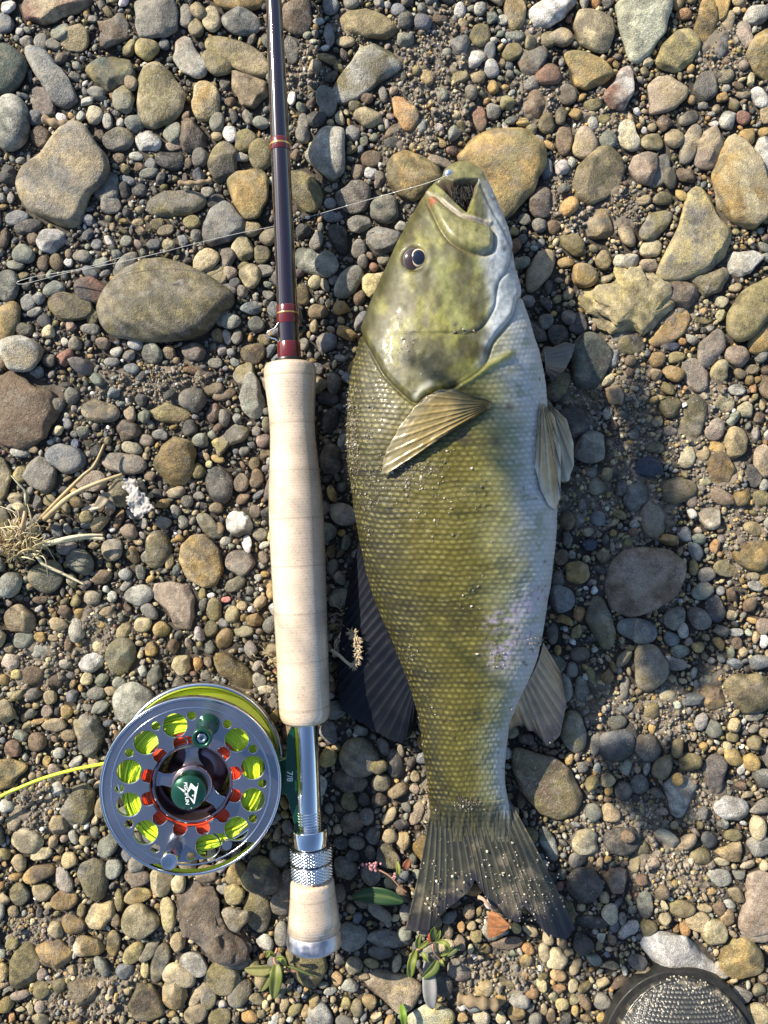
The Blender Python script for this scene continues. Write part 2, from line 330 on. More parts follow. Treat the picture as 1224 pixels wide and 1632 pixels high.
# ---- stones read off the photograph: x, y, outline (polygon offsets or rx, ry, angle) in photo pixels, colours, shape, lift in mm, label
STONES = [
(262,483,[-103,12,-90,-16,-66,-52,-34,-71,-2,-73,26,-64,64,-41,110,-13,115,5,92,26,75,50,47,61,-16,59,-80,54,-97,40],'ol/gr','e',0,"largest olive stone, smooth and three-cornered"),
(104,288,[-78,5,-62,-18,-35,-35,-18,-60,5,-81,23,-85,40,-76,51,-60,72,-35,73,-11,61,10,44,24,35,46,28,70,12,79,-9,77,-37,67,-62,49,-76,28],'gr/tn','e',0,"large flat warm grey stone with a waist"),
(802,271,[-80,-21,-57,-43,-12,-61,33,-61,63,-36,66,-1,48,38,18,74,-2,86,-22,58,-57,14],'oc/ol','e',0,"huge ochre stone behind the open mouth"),
(38,652,[-49,-56,-17,-63,25,-45,56,-42,63,-28,53,15,39,46,-3,64,-49,53],'br/br','a',0,"big ridged brown boulder at the left edge"),
(1108,383,[-66,57,-48,17,-28,-23,-13,-73,2,-86,27,-68,52,-18,47,27,22,52,-18,62,-48,64],'ye/gr','e',0,"big yellow-grey stone with a narrow top"),
(342,1477,[-61,-49,-40,-72,-23,-73,9,-56,13,-35,44,0,62,32,51,64,34,78,-5,53,-26,25,-54,-17],'br/pu','q',0,"rough brown conglomerate rock below the reel"),
(1003,486,[-66,-10,-54,-23,-23,-34,-16,-51,5,-56,32,-48,46,-30,65,-10,64,11,39,39,22,49,-2,42,-33,51,-47,35,-65,15],'cr/ye','q',0,"rough craggy pale yellow rock"),
(1022,924,[-61,8,-49,-27,-28,-46,0,-53,34,-46,62,-23,64,-6,52,22,21,46,-18,55,-49,42],'br/pk','e',0,"large brown stone with a whitish lower rim"),
(1178,296,[-45,-19,-35,-54,-14,-75,7,-66,31,-36,45,5,38,54,20,74,-11,61,-38,26],'cr/oc','e',0,"large cream egg-shaped stone at the right edge"),
(871,1248,[-56,-63,-21,-52,9,-43,34,-23,59,18,49,47,19,60,-11,47,-41,7,-56,-28],'ol/br','e',0,"big olive-brown stone with a sunlit corner right of the tail root"),
(1206,493,[-53,39,-52,11,-35,-17,-11,-41,18,-55,48,-44,48,28,10,25,-18,53,-38,56],'ol/ol','e',0,"big olive stone at the right edge"),
(1084,1524,[-66,-20,-45,-40,-21,-42,7,-37,31,-23,55,8,67,43,62,51,38,36,10,34,-28,29,-49,8],'wh/wh','a',0,"white weathered rock above the boot toe"),
(1022,38,[-42,-24,-28,-45,41,-45,44,-17,34,18,13,49,-6,63,-20,58,-28,32,-40,7],'pg','e',0,"very large pale green-grey stone at the top"),
(255,159,[-2,-57,22,-40,40,-8,36,16,22,41,-9,53,-29,41,-36,13,-31,-26,-20,-47],'ol/cr','e',0,"large upright olive oval stone"),
(952,282,[-43,13,-34,-15,-3,-46,18,-50,37,-32,42,-8,35,16,14,37,-14,49,-36,37],'ol/tn','e',0,"broad tan stone with a cracked and crusted top"),
(585,118,[-54,29,-31,-10,-10,-39,11,-43,43,-34,62,-10,40,5,11,22,-17,43,-38,48,-50,43],'ol/lg','e',0,"big grey-tan humped stone"),
(1210,1439,[-36,25,-22,-17,-21,-45,-2,-55,30,-45,30,38,-12,49,-35,44],'pk/br','e',0,"tall pinkish-brown stone cut by the right edge"),
(656,282,[-41,-16,-31,-33,-10,-42,18,-31,43,-12,50,9,25,27,4,44,-24,34,-38,13],'oc/ol','e',0,"olive-ochre stone crossed by the clear line at the mouth"),
(939,573,(31.2,45.7,15),'dk/dg','e',0,"big dark slate oval in the fish's shade"),
(322,894,[-36,1,-33,-27,-13,-41,8,-41,29,-17,36,15,24,41,4,42,-24,25],'oc/tn','e',0,"grainy orange-ochre stone with a raised rim"),
(83,12,[-58,-2,-49,-12,5,-27,68,-16,54,2,23,16,-14,35,-44,17],'cr/rd','a',0,"angular cream and rust block at the top edge"),
(21,201,(32.3,43.9,0),'gn/lg','r',0,"pale green-grey round stone at the left edge"),
(250,30,[-35,-23,-25,-33,27,-33,36,-9,36,20,17,34,-25,35,-34,13],'gr','e',0,"big square grey stone at the top"),
(398,307,[-38,-22,-25,-36,17,-38,29,-19,32,16,17,44,-4,44,-25,16],'oc/ol','e',0,"tapering ochre-olive stone left of the rod"),
(525,246,[-16,-38,-5,-44,28,-37,28,0,23,32,5,49,-19,32,-38,7,-26,-14],'gr/lg','e',0,"smooth grey slab right of the gold band"),
(86,128,[-46,-45,-33,-50,-10,-43,20,-12,44,37,23,50,2,41,-19,9],'bl/lg','e',0,"long blue-grey slanting stone"),
(11,114,(30.9,41.4,0),'dg','r',0,"big dark green rounded stone at the left edge"),
(284,963,[-35,-33,-10,-36,18,-33,30,-5,25,44,-3,41,-24,9,-35,-8],'pk/pk','a',0,"pink and red-stained angular stone"),
(1193,1103,[-40,-15,-26,-31,9,-33,31,-15,40,9,23,30,-8,37,-26,19],'ol/tn','e',0,"sand-crusted olive-tan stone at the right edge"),
(1181,1527,(37.4,32.6,20),'ol/oc','e',0,"plump olive-ochre stone in the lower right"),
(630,1577,[-48,-12,-39,-28,-19,-31,16,-22,44,-8,30,27,9,41,-19,16],'pk/tn','e',0,"pinkish-tan slab near the bottom edge"),
(356,360,[-32,-5,-22,-26,3,-38,20,-29,38,-8,34,13,6,30,-22,37,-32,20],'gr/bl','e',0,"blue-grey slab crossed by the clear line"),
(383,91,(52,22.5,28),'ol/tn','e',0,"long tan stone pointing down at the rod"),
(282,736,[-33,1,-22,-24,-1,-39,24,-34,31,-13,27,15,13,34,-8,39,-27,25],'ol/oc','e',0,"smooth olive-ochre stone below the dead leaf's level"),
(1217,89,[-34,2,-15,-33,7,-45,26,-19,26,26,7,43,-19,29],'ol/oc','e',0,"sandy ochre stone cut by the right edge"),
(178,117,[-48,-8,-27,-22,4,-28,33,-18,43,3,33,20,12,24,-3,33,-27,17],'ol/dg','e',0,"wet mossy olive stone"),
(489,1535,[-38,-19,-26,-31,27,-26,34,2,20,34,2,39,-22,20],'ol/ol','e',0,"olive stone just below the butt cap"),
(216,1120,(33.4,33.4,10),'gn/lg','e',0,"large mottled grey-green stone behind the reel"),
(946,51,[-37,-6,-25,-28,6,-32,30,-18,33,5,20,32,3,36,-22,22],'cr/tn','e',0,"cream stone with brown wet patches"),
(585,41,[-47,-8,-34,-24,-2,-26,33,-10,51,11,33,25,-2,22,-37,11],'tn/ol','e',0,"smooth tan loaf-shaped stone right of the rod"),
(935,114,[-38,-26,-24,-32,1,-28,32,-10,44,5,28,21,-3,33,-20,28,-27,4],'oc/ol','e',0,"plump ochre stone with a pointed end"),
(1034,1062,(27,38.8,5),'gr/ol','e',0,"smooth grey egg-shaped stone in the shade"),
(1079,86,[-39,18,-23,-10,-5,-32,16,-35,35,-20,36,-6,16,21,-5,33,-29,30],'ye','e',1,"yellow flat stone with a pitted face"),
(38,567,(36.5,28.1,28),'lg/tn','e',3,"pale tan oval lying on the brown boulder"),
(484,302,(26.3,36.9,-15),'ol','a',0,"olive block beside the rod blank"),
(572,1206,(32.7,29.6,10),'ol/gr','e',0,"broad dark olive stone under the dorsal fin tip"),
(283,327,(47.4,20.4,-8),'ol/gr','e',0,"long blunt olive-grey stone"),
(877,18,[-38,3,-25,-14,2,-26,41,-21,42,-11,23,12,-4,29,-29,27],'wh','e',0,"white oval stone with a tan stain at the top"),
(690,1622,(39.2,24.1,-5),'pg/ye','e',0,"large mossy yellow-green stone at the bottom edge"),
(40,1539,(23.2,39.3,12),'ol/ol','e',0,"olive stone in the lower left corner area"),
(419,1393,(28.8,31.6,0),'ol/dk','e',0,"dark olive round stone left of the locking rings"),
(1060,153,[-30,-15,-14,-28,6,-30,34,-8,34,4,17,23,-25,32,-25,10],'pk/tn','e',0,"smooth pinkish-tan five-sided stone"),
(124,1282,[-34,13,-8,-29,13,-36,27,-19,27,10,9,27,-15,32],'gr/ol','a',0,"grey-olive chunk just left of the reel"),
(1129,239,(24.9,34.6,15),'pk/tn','a',0,"pink granite stone with a red spot"),
(114,490,(36.5,23.2,8),'ol/br','e',0,"medium-sized olive and brown oval stone left of the largest olive stone"),
(303,94,[-25,-27,-11,-41,3,-34,6,-17,31,8,29,29,10,34,-11,24,-25,4],'lg/pk','e',0,"mottled lilac-grey boot-shaped stone"),
(1104,665,[-25,12,-16,-22,1,-40,22,-26,25,-5,8,36,-13,36],'ol/gr','e',0,"olive stone with sand grains on it, right of the shade"),
(1198,883,(31.9,26.3,-5),'oc/ol','e',0,"plump ochre stone at the right edge below the middle"),
(143,1169,[-29,-17,-13,-31,11,-30,25,-7,22,25,4,37,-17,21],'gr/ol','a',0,"grey-olive angular stone left of the reel"),
(989,144,[-28,12,-20,-9,1,-37,15,-42,23,-26,20,9,5,38,-16,33],'wh/rd','a',0,"white wedge stone with a rust face"),
(956,991,[-25,-4,-16,-42,0,-44,14,-14,24,14,17,41,5,46,-7,24],'gr/ol','e',0,"long grey-olive stone beside the anal fin"),
(68,755,(25.3,32.3,-40),'gr','a',0,"medium-sized grey angular stone just below and left of the bright blue-grey oval"),
(411,1449,(21.1,38.6,-5),'ol/dk','e',0,"medium-sized dark olive elongated stone just right of the pale heart-shaped pebble"),
(1082,1264,[-26,-16,-12,-31,12,-31,26,-16,19,12,2,41,-15,33,-19,5],'lg/bl','e',0,"pale blue-grey flat stone with a chip of yellow on it"),
(932,1408,(27,29.8,20),'dk/pu','e',0,"dark slate stone touching the right tail lobe"),
(236,1596,[-29,1,-11,-34,7,-33,24,-3,31,18,7,29,-18,25],'ol/br','e',0,"pear-shaped olive-brown stone near the bottom edge"),
(358,1555,(26.3,29.9,-20),'ol','e',0,"medium-sized olive rounded stone just below the rough brown conglomerate rock"),
(150,1398,[-27,-8,-20,-26,1,-33,19,-24,23,6,16,30,3,38,-14,23],'gr/ol','e',0,"grey-olive acorn-shaped stone with a pale cap"),
(1067,525,[-40,17,-18,-8,3,-28,27,-30,34,-18,24,6,3,24,-25,29],'br/oc','e',0,"ochre-brown stone under the yellow rock"),
(563,316,(31.6,24.6,-10),'pu/gr','e',0,"medium-sized purple-brown and grey oval stone below and right of the smooth grey slab"),
(397,145,[-25,-32,28,-11,32,6,10,33,-11,24,-30,-9],'tn/br','a',0,"brown wedge stone touching the rod"),
(76,919,(26.7,28.8,0),'gn/ol','e',0,"rounded green-olive stone below the dry grass"),
(940,713,(28.4,27,-20),'gr','a',0,"grey angular stone by the pelvic fin tip"),
(980,1186,(28.4,27,0),'dk/bl','e',0,"dark blue-grey stone right of the tail root"),
(225,1466,(30.2,25.3,5),'cr/ol','e',0,"plump cream pebble with an olive wet patch"),
(374,1068,[-34,-24,-28,-34,-11,-31,7,-14,24,-4,31,10,30,32,19,35,-3,20,-25,0],'oc/ol','e',0,"long smooth ochre stone beside the reel's back ring"),
(357,260,(22.8,33.4,20),'ol/dk','e',0,"medium-sized dark olive oval stone just above and left of the tapering ochre-olive stone"),
(474,26,(25.3,29.9,0),'br/dk','e',-1,"medium-sized dark brown rounded stone right of the pale lavender-grey stone"),
(452,1424,[-24,18,-6,-28,8,-49,18,-42,15,22,4,39,-17,36],'gr/br','e',0,"dark club-shaped stone left of the butt"),
(505,419,[-37,-7,-29,-23,-8,-21,4,-12,16,-20,28,-12,36,1,31,14,16,25,-8,18,-28,9],'gn/lg','e',0,"pale grey lumpy stone right of the rod blank"),
(913,1164,(20.8,35.3,-10),'ol/gr','e',0,"olive-grey stone behind the anal fin"),
(107,730,(33,22.1,10),'bl/bl','e',0,"bright blue-grey oval with white veins"),
(1082,472,(31.9,22.9,15),'br/pu','a',1,"purple-brown flat-topped stone beside the yellow rock"),
(402,633,(18.3,39.7,-3),'gn/lg','e',1,"speckled pale green oval beside the cork grip"),
(1123,44,[-10,-44,9,-37,18,-13,18,11,6,36,-6,51,-11,25,-20,8,-13,-16],'ol/oc','e',0,"long curved sandy stone behind the yellow one"),
(989,1337,(29.8,24.2,0),'dk/dk','e',0,"black rounded stone right of the tail"),
(327,163,(23.9,30.2,0),'oc/cr','e',0,"pale ochre oval stone"),
(1138,1233,(20.8,34.6,-10),'pu/dk','a',0,"dark purple angular stone at the right"),
(12,1231,[-22,-24,2,-24,34,-14,32,-3,9,21,-22,32],'oc/ol','e',0,"big ochre stone under the yellow-green fly line"),
(859,433,[-23,33,-21,-2,-3,-29,16,-35,26,-22,21,2,0,29,-14,38],'pk/tn','e',0,"tan oval with a white end right of the head"),
(193,1044,(24.6,28.1,10),'ol/gn','e',0,"wet olive stone above the reel"),
(611,383,(28.8,23.2,0),'bl/gr','a',0,"medium-sized blue-grey and grey angular stone above the sunlit cream rock"),
(251,876,(23.2,28.8,15),'ol/gr','e',-1,"medium-sized olive and grey oval stone just left of the grainy orange-ochre stone"),
(180,49,[-26,-14,17,-30,25,-10,24,11,-12,32,-20,21],'gr/br','a',0,"angular grey-brown block with a cracked face"),
(351,774,(20.4,32.3,0),'dk/gr','e',0,"smooth charcoal oval with a pale lower rim"),
(954,360,(21.5,30.5,0),'oc/gr','a',0,"medium-sized ochre and grey angular stone just below the broad tan stone"),
(88,1520,(27.4,23.9,0),'br/oc','a',0,"medium-sized brown and ochre angular stone below and left of the grey-olive acorn-shaped stone"),
(1129,450,[-40,-1,-35,-10,24,-22,32,-8,20,16,-4,26,-21,9],'dk/ol','a',0,"dark olive slate wedge"),
(379,2,(38.6,16.9,0),'oc','e',0,"medium-sized ochre elongated stone just above the pale lavender-grey stone"),
(1167,1288,(33.3,19.4,5),'gr/wh','a',0,"medium-sized grey and white angular stone just below and right of the dark purple angular stone"),
(383,35,(31.6,20.4,5),'lg/bl','e',0,"pale lavender-grey stone left of the rod"),
(1015,1004,(31.9,20.1,15),'bl/gn','e',0,"smooth blue-green pebble below the brown stone"),
(1172,708,(21.5,29.8,0),'ol/tn','a',0,"medium-sized olive and tan angular stone below the flat mauve-grey four-sided stone"),
(140,1574,(25.3,25.3,0),'br/tn','q',-1,"medium-sized brown and tan rounded stone left of the pear-shaped olive-brown stone"),
(862,322,(20.8,30.5,10),'pu/br','a',0,"medium-sized purple-brown and brown angular stone just below and right of the huge ochre stone"),
(307,221,(23.9,26.3,0),'pu/br','a',0,"medium-sized purple-brown and brown angular stone just below the pale ochre oval stone"),
(1079,782,(29.1,21.5,-20),'ol/br','e',0,"olive-brown pebble half in shade"),
(645,182,[-26,-31,-2,-27,24,-3,24,15,8,34,-6,25,-20,-3],'or/tn','a',0,"pointed orange-tan stone in the sand"),
(200,739,(35.1,17.6,8),'pk/gr','e',0,"pink-grey wet oblong stone"),
(1042,360,(35.3,17.3,-42),'ol/gr','e',0,"slanting finger-shaped grey stone"),
(15,512,(19.7,30.9,18),'oc/ol','e',0,"medium-sized ochre and olive oval stone just above and left of the pale tan oval"),
(1183,420,[-26,0,-15,-20,16,-22,31,-7,16,14,-5,26,-22,19],'wh/lg','a',0,"chalky white angular stone"),
(1039,829,(20.8,29.1,-8),'ol/gr','e',0,"medium-sized olive and grey oval stone above the large brown stone"),
(170,299,(22.8,26.3,0),'gr','e',-2,"medium-sized grey rounded stone just right of the large flat warm grey stone"),
(148,465,(26.3,22.8,20),'pu/rd','e',0,"medium-sized purple-brown and rusty red rounded stone just left of the largest olive stone"),
(1024,269,[-27,1,-16,-19,8,-27,20,-19,20,5,12,29,-9,24],'pk/br','e',1,"smooth pink triangular stone with a flat face"),
(914,672,(24.2,24.2,0),'pu/dk','e',0,"dark purple round stone by the pelvic fins"),
(367,700,[-27,8,-12,-11,6,-30,34,-17,23,3,-6,13,-13,39,-22,37],'gr/ol','a',0,"bent grey-olive slab left of the grip"),
(1130,556,[-22,-7,10,-32,22,-20,23,0,3,25,-15,32,-22,14],'pk/gr','e',1,"flat mauve-grey four-sided stone"),
(33,986,(25.3,23.2,0),'br/tn','e',0,"brown stone with a pale rim at the left"),
(560,1492,(26.7,21.8,-10),'gr/gn','e',0,"medium-sized grey and grey-green oval stone just below and right of the cork butt"),
(618,1497,(39.3,14.8,8),'gr','a',0,"medium-sized grey angular stone left of the green sprig"),
(1145,748,(22.5,25.6,-15),'oc/br','e',0,"medium-sized ochre and brown rounded stone above and right of the large brown stone"),
(557,448,(17.2,33.1,38),'gr/gn','e',0,"long grey stone pointing at the fish's head"),
(613,335,(24.6,22.8,0),'gn/dk','e',0,"medium-sized dark grey-green rounded stone left of the fish's mouth"),
(68,163,(31.6,17.6,50),'pu','e',-1,"medium-sized purple-brown elongated stone just below and left of the long blue-grey slanting stone"),
(1108,599,(19.1,29.1,-25),'pk/gr','e',-1,"medium-sized pinkish and grey oval stone just below and left of the flat mauve-grey four-sided stone"),
(1217,246,(17.3,31.9,0),'wh/lg','a',0,"medium-sized pale white angular stone just above and right of the large cream egg-shaped stone"),
(1030,1190,(25.6,21.5,15),'br/dk','e',0,"medium-sized dark brown rounded stone just right of the dark blue-grey stone"),
(161,656,(29.5,18.6,6),'tn/gr','e',0,"banded tan and grey oval pebble"),
(1051,274,(15.9,33.9,25),'gr','e',-1,"medium-sized grey elongated stone just right of the smooth pink triangular stone"),
(4,762,(14.8,36.5,0),'ol/cr','e',0,"medium-sized olive and cream elongated stone below the big ridged brown boulder"),
(279,1579,(23.2,23.2,0),'tn/oc','a',0,"medium-sized tan and ochre angular stone just right of the pear-shaped olive-brown stone"),
(848,99,(24.9,21.5,-30),'br/gr','a',0,"medium-sized brown and grey angular stone below the white oval stone"),
(46,1339,(25.3,21.1,5),'cr/gr','e',0,"two-toned cream and grey pebble"),
(821,19,(19.1,27.7,0),'oc/cr','e',0,"medium-sized ochre and cream oval stone just left of the white oval stone"),
(286,1551,(26.7,19.7,10),'tn/cr','e',0,"medium-sized tan and cream oval stone below and left of the rough brown conglomerate rock"),
(1013,791,(22.9,22.9,0),'gr/bl','a',0,"medium-sized grey and blue-grey angular stone above the large brown stone"),
(932,230,(20.1,26,0),'tn/pk','e',0,"heart-shaped pinkish-tan pebble above the broad tan stone"),
(121,63,(23.2,22.5,0),'ol/tn','e',0,"medium-sized olive and tan rounded stone left of the angular grey-brown block"),
(416,248,(20.4,25.3,0),'ol','e',0,"medium-sized olive oval stone just above the tapering ochre-olive stone"),
(188,225,(25.3,20.4,0),'ol/gr','e',0,"medium-sized olive and grey oval stone below and left of the large upright olive oval stone"),
(12,456,(19.7,26,0),'lg/gn','e',0,"medium-sized pale grey and grey-green oval stone above the pale tan oval"),
(160,1458,(30.2,16.9,-45),'oc/cr','a',0,"medium-sized ochre and cream angular stone just below the grey-olive acorn-shaped stone"),
(346,102,(26.3,19.3,25),'ol','e',1,"medium-sized olive oval stone just left of the long tan stone"),
(1209,542,(20.8,24.2,20),'oc','e',2,"ochre oval leaning on the olive stone"),
(930,1342,(20.8,24.2,10),'gn/cr','a',0,"sunlit pale green angular stone right of the tail"),
(1098,232,(14.5,33.9,22),'gr/tn','e',0,"medium-sized grey and tan elongated stone just left of the pink granite stone"),
(895,954,(21.5,22.9,0),'gr/bl','e',0,"medium-sized grey and blue-grey rounded stone above and left of the long grey-olive stone"),
(270,658,(30.9,15.8,5),'ol/br','e',-2,"medium-sized olive and brown elongated stone above the smooth olive-ochre stone"),
(258,1404,(18.3,26.7,-5),'tn/cr','e',0,"medium-sized tan and cream oval stone just below the reel"),
(556,1244,(29.8,16.3,8),'br/dk','e',0,"dark brown loaf-shaped stone right of the reel seat"),
(528,732,(20.8,23.3,0),'dk/br','e',0,"medium-sized dark brown rounded stone above and right of the cork grip"),
(84,383,(22.8,21.1,0),'bl/wh','a',0,"medium-sized blue-grey and white angular stone just below the large flat warm grey stone"),
(309,1534,(25.3,19,15),'gr/lg','e',0,"medium-sized pale grey oval stone just below and left of the rough brown conglomerate rock"),
(1133,1108,(20.1,23.6,-10),'br/oc','a',0,"medium-sized brown and ochre angular stone just left of the sand-crusted olive-tan stone"),
(381,835,(21.6,21.6,0),'gr/wh','a',0,"round wrinkled grey stone left of the grip"),
(385,896,(22.5,20.6,0),'gr/pk','e',0,"grey-mauve stone left of the grip"),
(1124,139,(19.1,24.2,0),'gr/dk','e',-1,"medium-sized dark grey oval stone right of the smooth pinkish-tan five-sided stone"),
(1136,1482,(21.5,21.5,-30),'ol/cr','e',0,"medium-sized olive and cream rounded stone just above and right of the white weathered rock"),
(594,452,[-23,-8,-7,-20,21,-21,18,5,-2,30,-15,14],'cr/ye','a',0,"sunlit cream rock against the back of the head"),
(509,1618,(23.2,19.7,0),'bl/lg','e',0,"medium-sized pale blue-grey rounded stone below the cork butt"),
(1216,736,(16.6,27,0),'tn/pk','e',0,"medium-sized tan and pinkish oval stone below and right of the flat mauve-grey four-sided stone"),
(383,1579,(19.3,23.2,20),'ol/gr','e',0,"medium-sized olive and grey oval stone below the rough brown conglomerate rock"),
(256,1532,(14,31.6,15),'gr/ol','e',0,"medium-sized grey and olive elongated stone above the pear-shaped olive-brown stone"),
(890,616,(17.3,25.6,22),'dk/ol','e',0,"medium-sized dark olive oval stone just below and left of the big dark slate oval"),
(852,170,(18,24.2,10),'br','a',0,"medium-sized brown angular stone above and right of the huge ochre stone"),
(1030,746,(24.2,18,-10),'nv','a',0,"medium-sized dark navy angular stone right of the grey angular stone"),
(140,1509,(24.6,17.6,5),'lg/oc','a',0,"medium-sized pale grey and ochre angular stone below and left of the plump cream pebble"),
(982,1401,(20.1,21.5,-20),'pk/br','a',0,"medium-sized pinkish and brown angular stone just right of the dark slate stone"),
(148,768,(25.7,16.7,-10),'pk/gr','e',-1,"medium-sized pinkish and grey oval stone just below and right of the bright blue-grey oval"),
(1001,220,(17.3,24.2,-15),'cr/lg','e',0,"medium-sized pale cream oval stone just above and left of the smooth pink triangular stone"),
(235,228,(26.3,15.8,5),'wh','a',0,"medium-sized white angular stone just below the large upright olive oval stone"),
(328,418,(23.2,17.6,-25),'tn/cr','e',0,"medium-sized tan and cream oval stone just above and right of the largest olive stone"),
(380,1453,[-26,-14,-8,-18,10,-11,25,-16,22,3,3,23,-12,17],'lg/tn','e',6,"pale heart-shaped pebble on the conglomerate rock"),
(930,442,(20.1,20.1,20),'oc/ol','e',0,"medium-sized ochre and olive rounded stone above the big dark slate oval"),
(920,914,(20.1,20.1,0),'oc/gr','a',0,"medium-sized ochre and grey angular stone left of the large brown stone"),
(274,256,(23.9,16.9,0),'dk','e',0,"medium-sized dark grey oval stone above the long blunt olive-grey stone"),
(874,1345,(12.5,31.9,-20),'gn/lg','e',-1,"smallish pale grey-green elongated pebble just above and right of the fish's tail"),
(521,162,(16.2,24.6,-22),'gr/gn','e',0,"smallish grey and grey-green oval pebble below and left of the big grey-tan humped stone"),
(1004,551,(23.6,16.6,0),'dk/ol','e',0,"smallish dark olive oval pebble just below the rough craggy pale yellow rock"),
(1146,10,(15.6,24.9,0),'oc','e',0,"smallish ochre oval pebble just above and right of the long curved sandy stone"),
(200,163,(18.3,21.1,0),'gn/ol','e',2,"smallish grey-green and olive rounded pebble just left of the large upright olive oval stone"),
(704,1567,(19.9,19.3,0),'dk/dk','e',0,"dark rounded stone below the green sprig"),
(388,397,(18.6,20.1,-15),'cr/ol','e',0,"smallish cream and olive rounded pebble below the tapering ochre-olive stone"),
(899,222,(13.2,28.4,5),'br/tn','e',0,"smallish brown and tan elongated pebble just left of the heart-shaped pinkish-tan pebble"),
(542,383,(14.8,25.3,-25),'dk','a',0,"smallish dark grey angular pebble just above and right of the pale grey lumpy stone"),
(551,1384,(18.3,20.4,-20),'dk/gr','e',0,"smallish dark grey rounded pebble below and right of the locking rings"),
(996,372,(12.5,29.8,-18),'tn/gr','e',0,"smallish tan and grey elongated pebble just left of the slanting finger-shaped grey stone"),
(204,685,(21.1,17.6,15),'br/dk','a',0,"smallish dark brown angular pebble just above the pink-grey wet oblong stone"),
(351,1620,(21.1,17.6,0),'ol','e',0,"smallish olive oval pebble below the rough brown conglomerate rock"),
(855,528,(15.6,23.6,-40),'pu/dk','a',0,"smallish dark purple-brown angular pebble above and left of the big dark slate oval"),
(309,562,(22.8,15.8,0),'pu','a',0,"smallish purple-brown angular pebble just below and right of the largest olive stone"),
(400,439,(18.3,19.7,0),'cr/ol','e',0,"smallish cream and olive rounded pebble right of the largest olive stone"),
(618,1365,(18.3,19.7,-20),'ol/gr','e',0,"smallish olive and grey rounded pebble left of the fish's tail"),
(148,1053,(19.7,18.3,0),'lg/wh','a',0,"smallish pale grey and white angular pebble above and left of the large mottled grey-green stone"),
(223,948,(23.2,15.5,-15),'lg/bl','e',0,"smallish pale grey and blue-grey oval pebble just left of the pink and red-stained angular stone"),
(104,1434,(20.4,17.6,0),'oc/br','e',0,"smallish ochre and brown rounded pebble just below and left of the grey-olive acorn-shaped stone"),
(1138,970,(15.6,22.9,-20),'nv/dk','e',0,"smallish dark navy oval pebble right of the large brown stone"),
(269,1458,(13.3,26.7,-5),'ye/cr','e',0,"smallish yellow and cream elongated pebble just right of the plump cream pebble"),
(1113,985,(22.2,15.9,35),'pu/gr','e',0,"smallish purple-brown and grey oval pebble below and right of the large brown stone"),
(313,1614,(21.8,16.2,-30),'tn','e',0,"smallish tan oval pebble right of the pear-shaped olive-brown stone"),
(1202,1491,(29.8,11.8,-15),'br/gr','e',0,"smallish brown and grey elongated pebble just above and right of the plump olive-ochre stone"),
(1167,1356,[-31,0,17,-21,21,-3,10,17,-11,14],'tn/oc','a',0,"tan wedge stone at the right"),
(1209,1347,(19.4,18,0),'lg/gr','e',0,"smallish pale grey and grey rounded pebble just right of the tan wedge stone"),
(874,121,(20.8,16.6,-35),'rd/br','e',0,"smallish rusty red and brown oval pebble below the white oval stone"),
(235,80,(18.6,18.3,0),'ye','r',1,"round yellow pebble between two large grey stones"),
(390,597,(17.6,19.3,30),'gr/ol','e',0,"smallish grey and olive rounded pebble just above the speckled pale green oval"),
(242,563,(19.3,17.6,0),'dk/gn','e',0,"smallish dark grey-green rounded pebble just below the largest olive stone"),
(630,1217,(14.3,23.7,-15),'nv/dk','e',0,"smallish dark navy elongated pebble just right of the broad dark olive stone"),
(1075,984,(16.6,20.1,30),'gn/dk','e',0,"smallish dark grey-green oval pebble just below and right of the large brown stone"),
(1113,1467,(20.1,16.6,10),'tn','e',0,"smallish tan oval pebble just above and right of the white weathered rock"),
(181,875,(18.6,17.9,0),'tn/gr','e',0,"round tan-grey pebble at the tip of the dry stalk"),
(339,32,(15.8,21.1,0),'tn/cr','e',0,"smallish tan and cream oval pebble just left of the pale lavender-grey stone"),
(1204,26,(20.8,15.9,-15),'lg','a',0,"smallish pale grey angular pebble just above the sandy ochre stone"),
(1172,568,(18.4,18,0),'br/pk','e',0,"smallish brown and pinkish rounded pebble just right of the flat mauve-grey four-sided stone"),
(562,1310,(18.8,17.6,0),'br/dk','e',0,"smallish dark brown rounded pebble below the dark brown loaf-shaped stone"),
(116,1474,(20.4,16.2,0),'br/oc','a',0,"smallish brown and ochre angular pebble below and left of the grey-olive acorn-shaped stone"),
(63,1391,(24.6,13.3,-20),'oc/br','e',0,"smallish ochre and brown elongated pebble below the two-toned cream and grey pebble"),
(404,565,(19.3,16.9,0),'ol/br','e',0,"smallish olive and brown rounded pebble above the speckled pale green oval"),
(590,1393,(16.9,19.3,0),'gr/pu','e',0,"smallish grey and purple-brown rounded pebble above and right of the cork butt"),
(1129,825,(16.6,19.4,0),'tn/wh','e',0,"smallish tan and white rounded pebble above and right of the large brown stone"),
(218,1398,(21.8,14.8,0),'pk/br','e',0,"smallish pinkish and brown oval pebble just above the yellow-ochre oval pebble"),
(392,225,(18.3,17.6,0),'ol','e',0,"smallish olive rounded pebble below and left of the rod blank"),
(1184,57,(13.2,24.2,-15),'gr/pk','e',0,"smallish grey and pinkish elongated pebble just above and left of the sandy ochre stone"),
(334,839,(13.2,24,-38),'ol/lg','e',0,"smallish pale olive elongated pebble just above the grainy orange-ochre stone"),
(378,1391,(16.2,19.7,20),'oc/ol','e',0,"smallish ochre and olive oval pebble just left of the dark olive round stone"),
(32,1425,(16.2,19.7,0),'gn/ol','e',0,"smallish grey-green and olive oval pebble below the two-toned cream and grey pebble"),
(894,59,(19.1,16.6,0),'gr/tn','e',0,"smallish grey and tan rounded pebble just below the white oval stone"),
(519,545,(18.4,17.2,0),'nb/gr','a',0,"smallish bright blue and grey angular pebble below the long grey stone"),
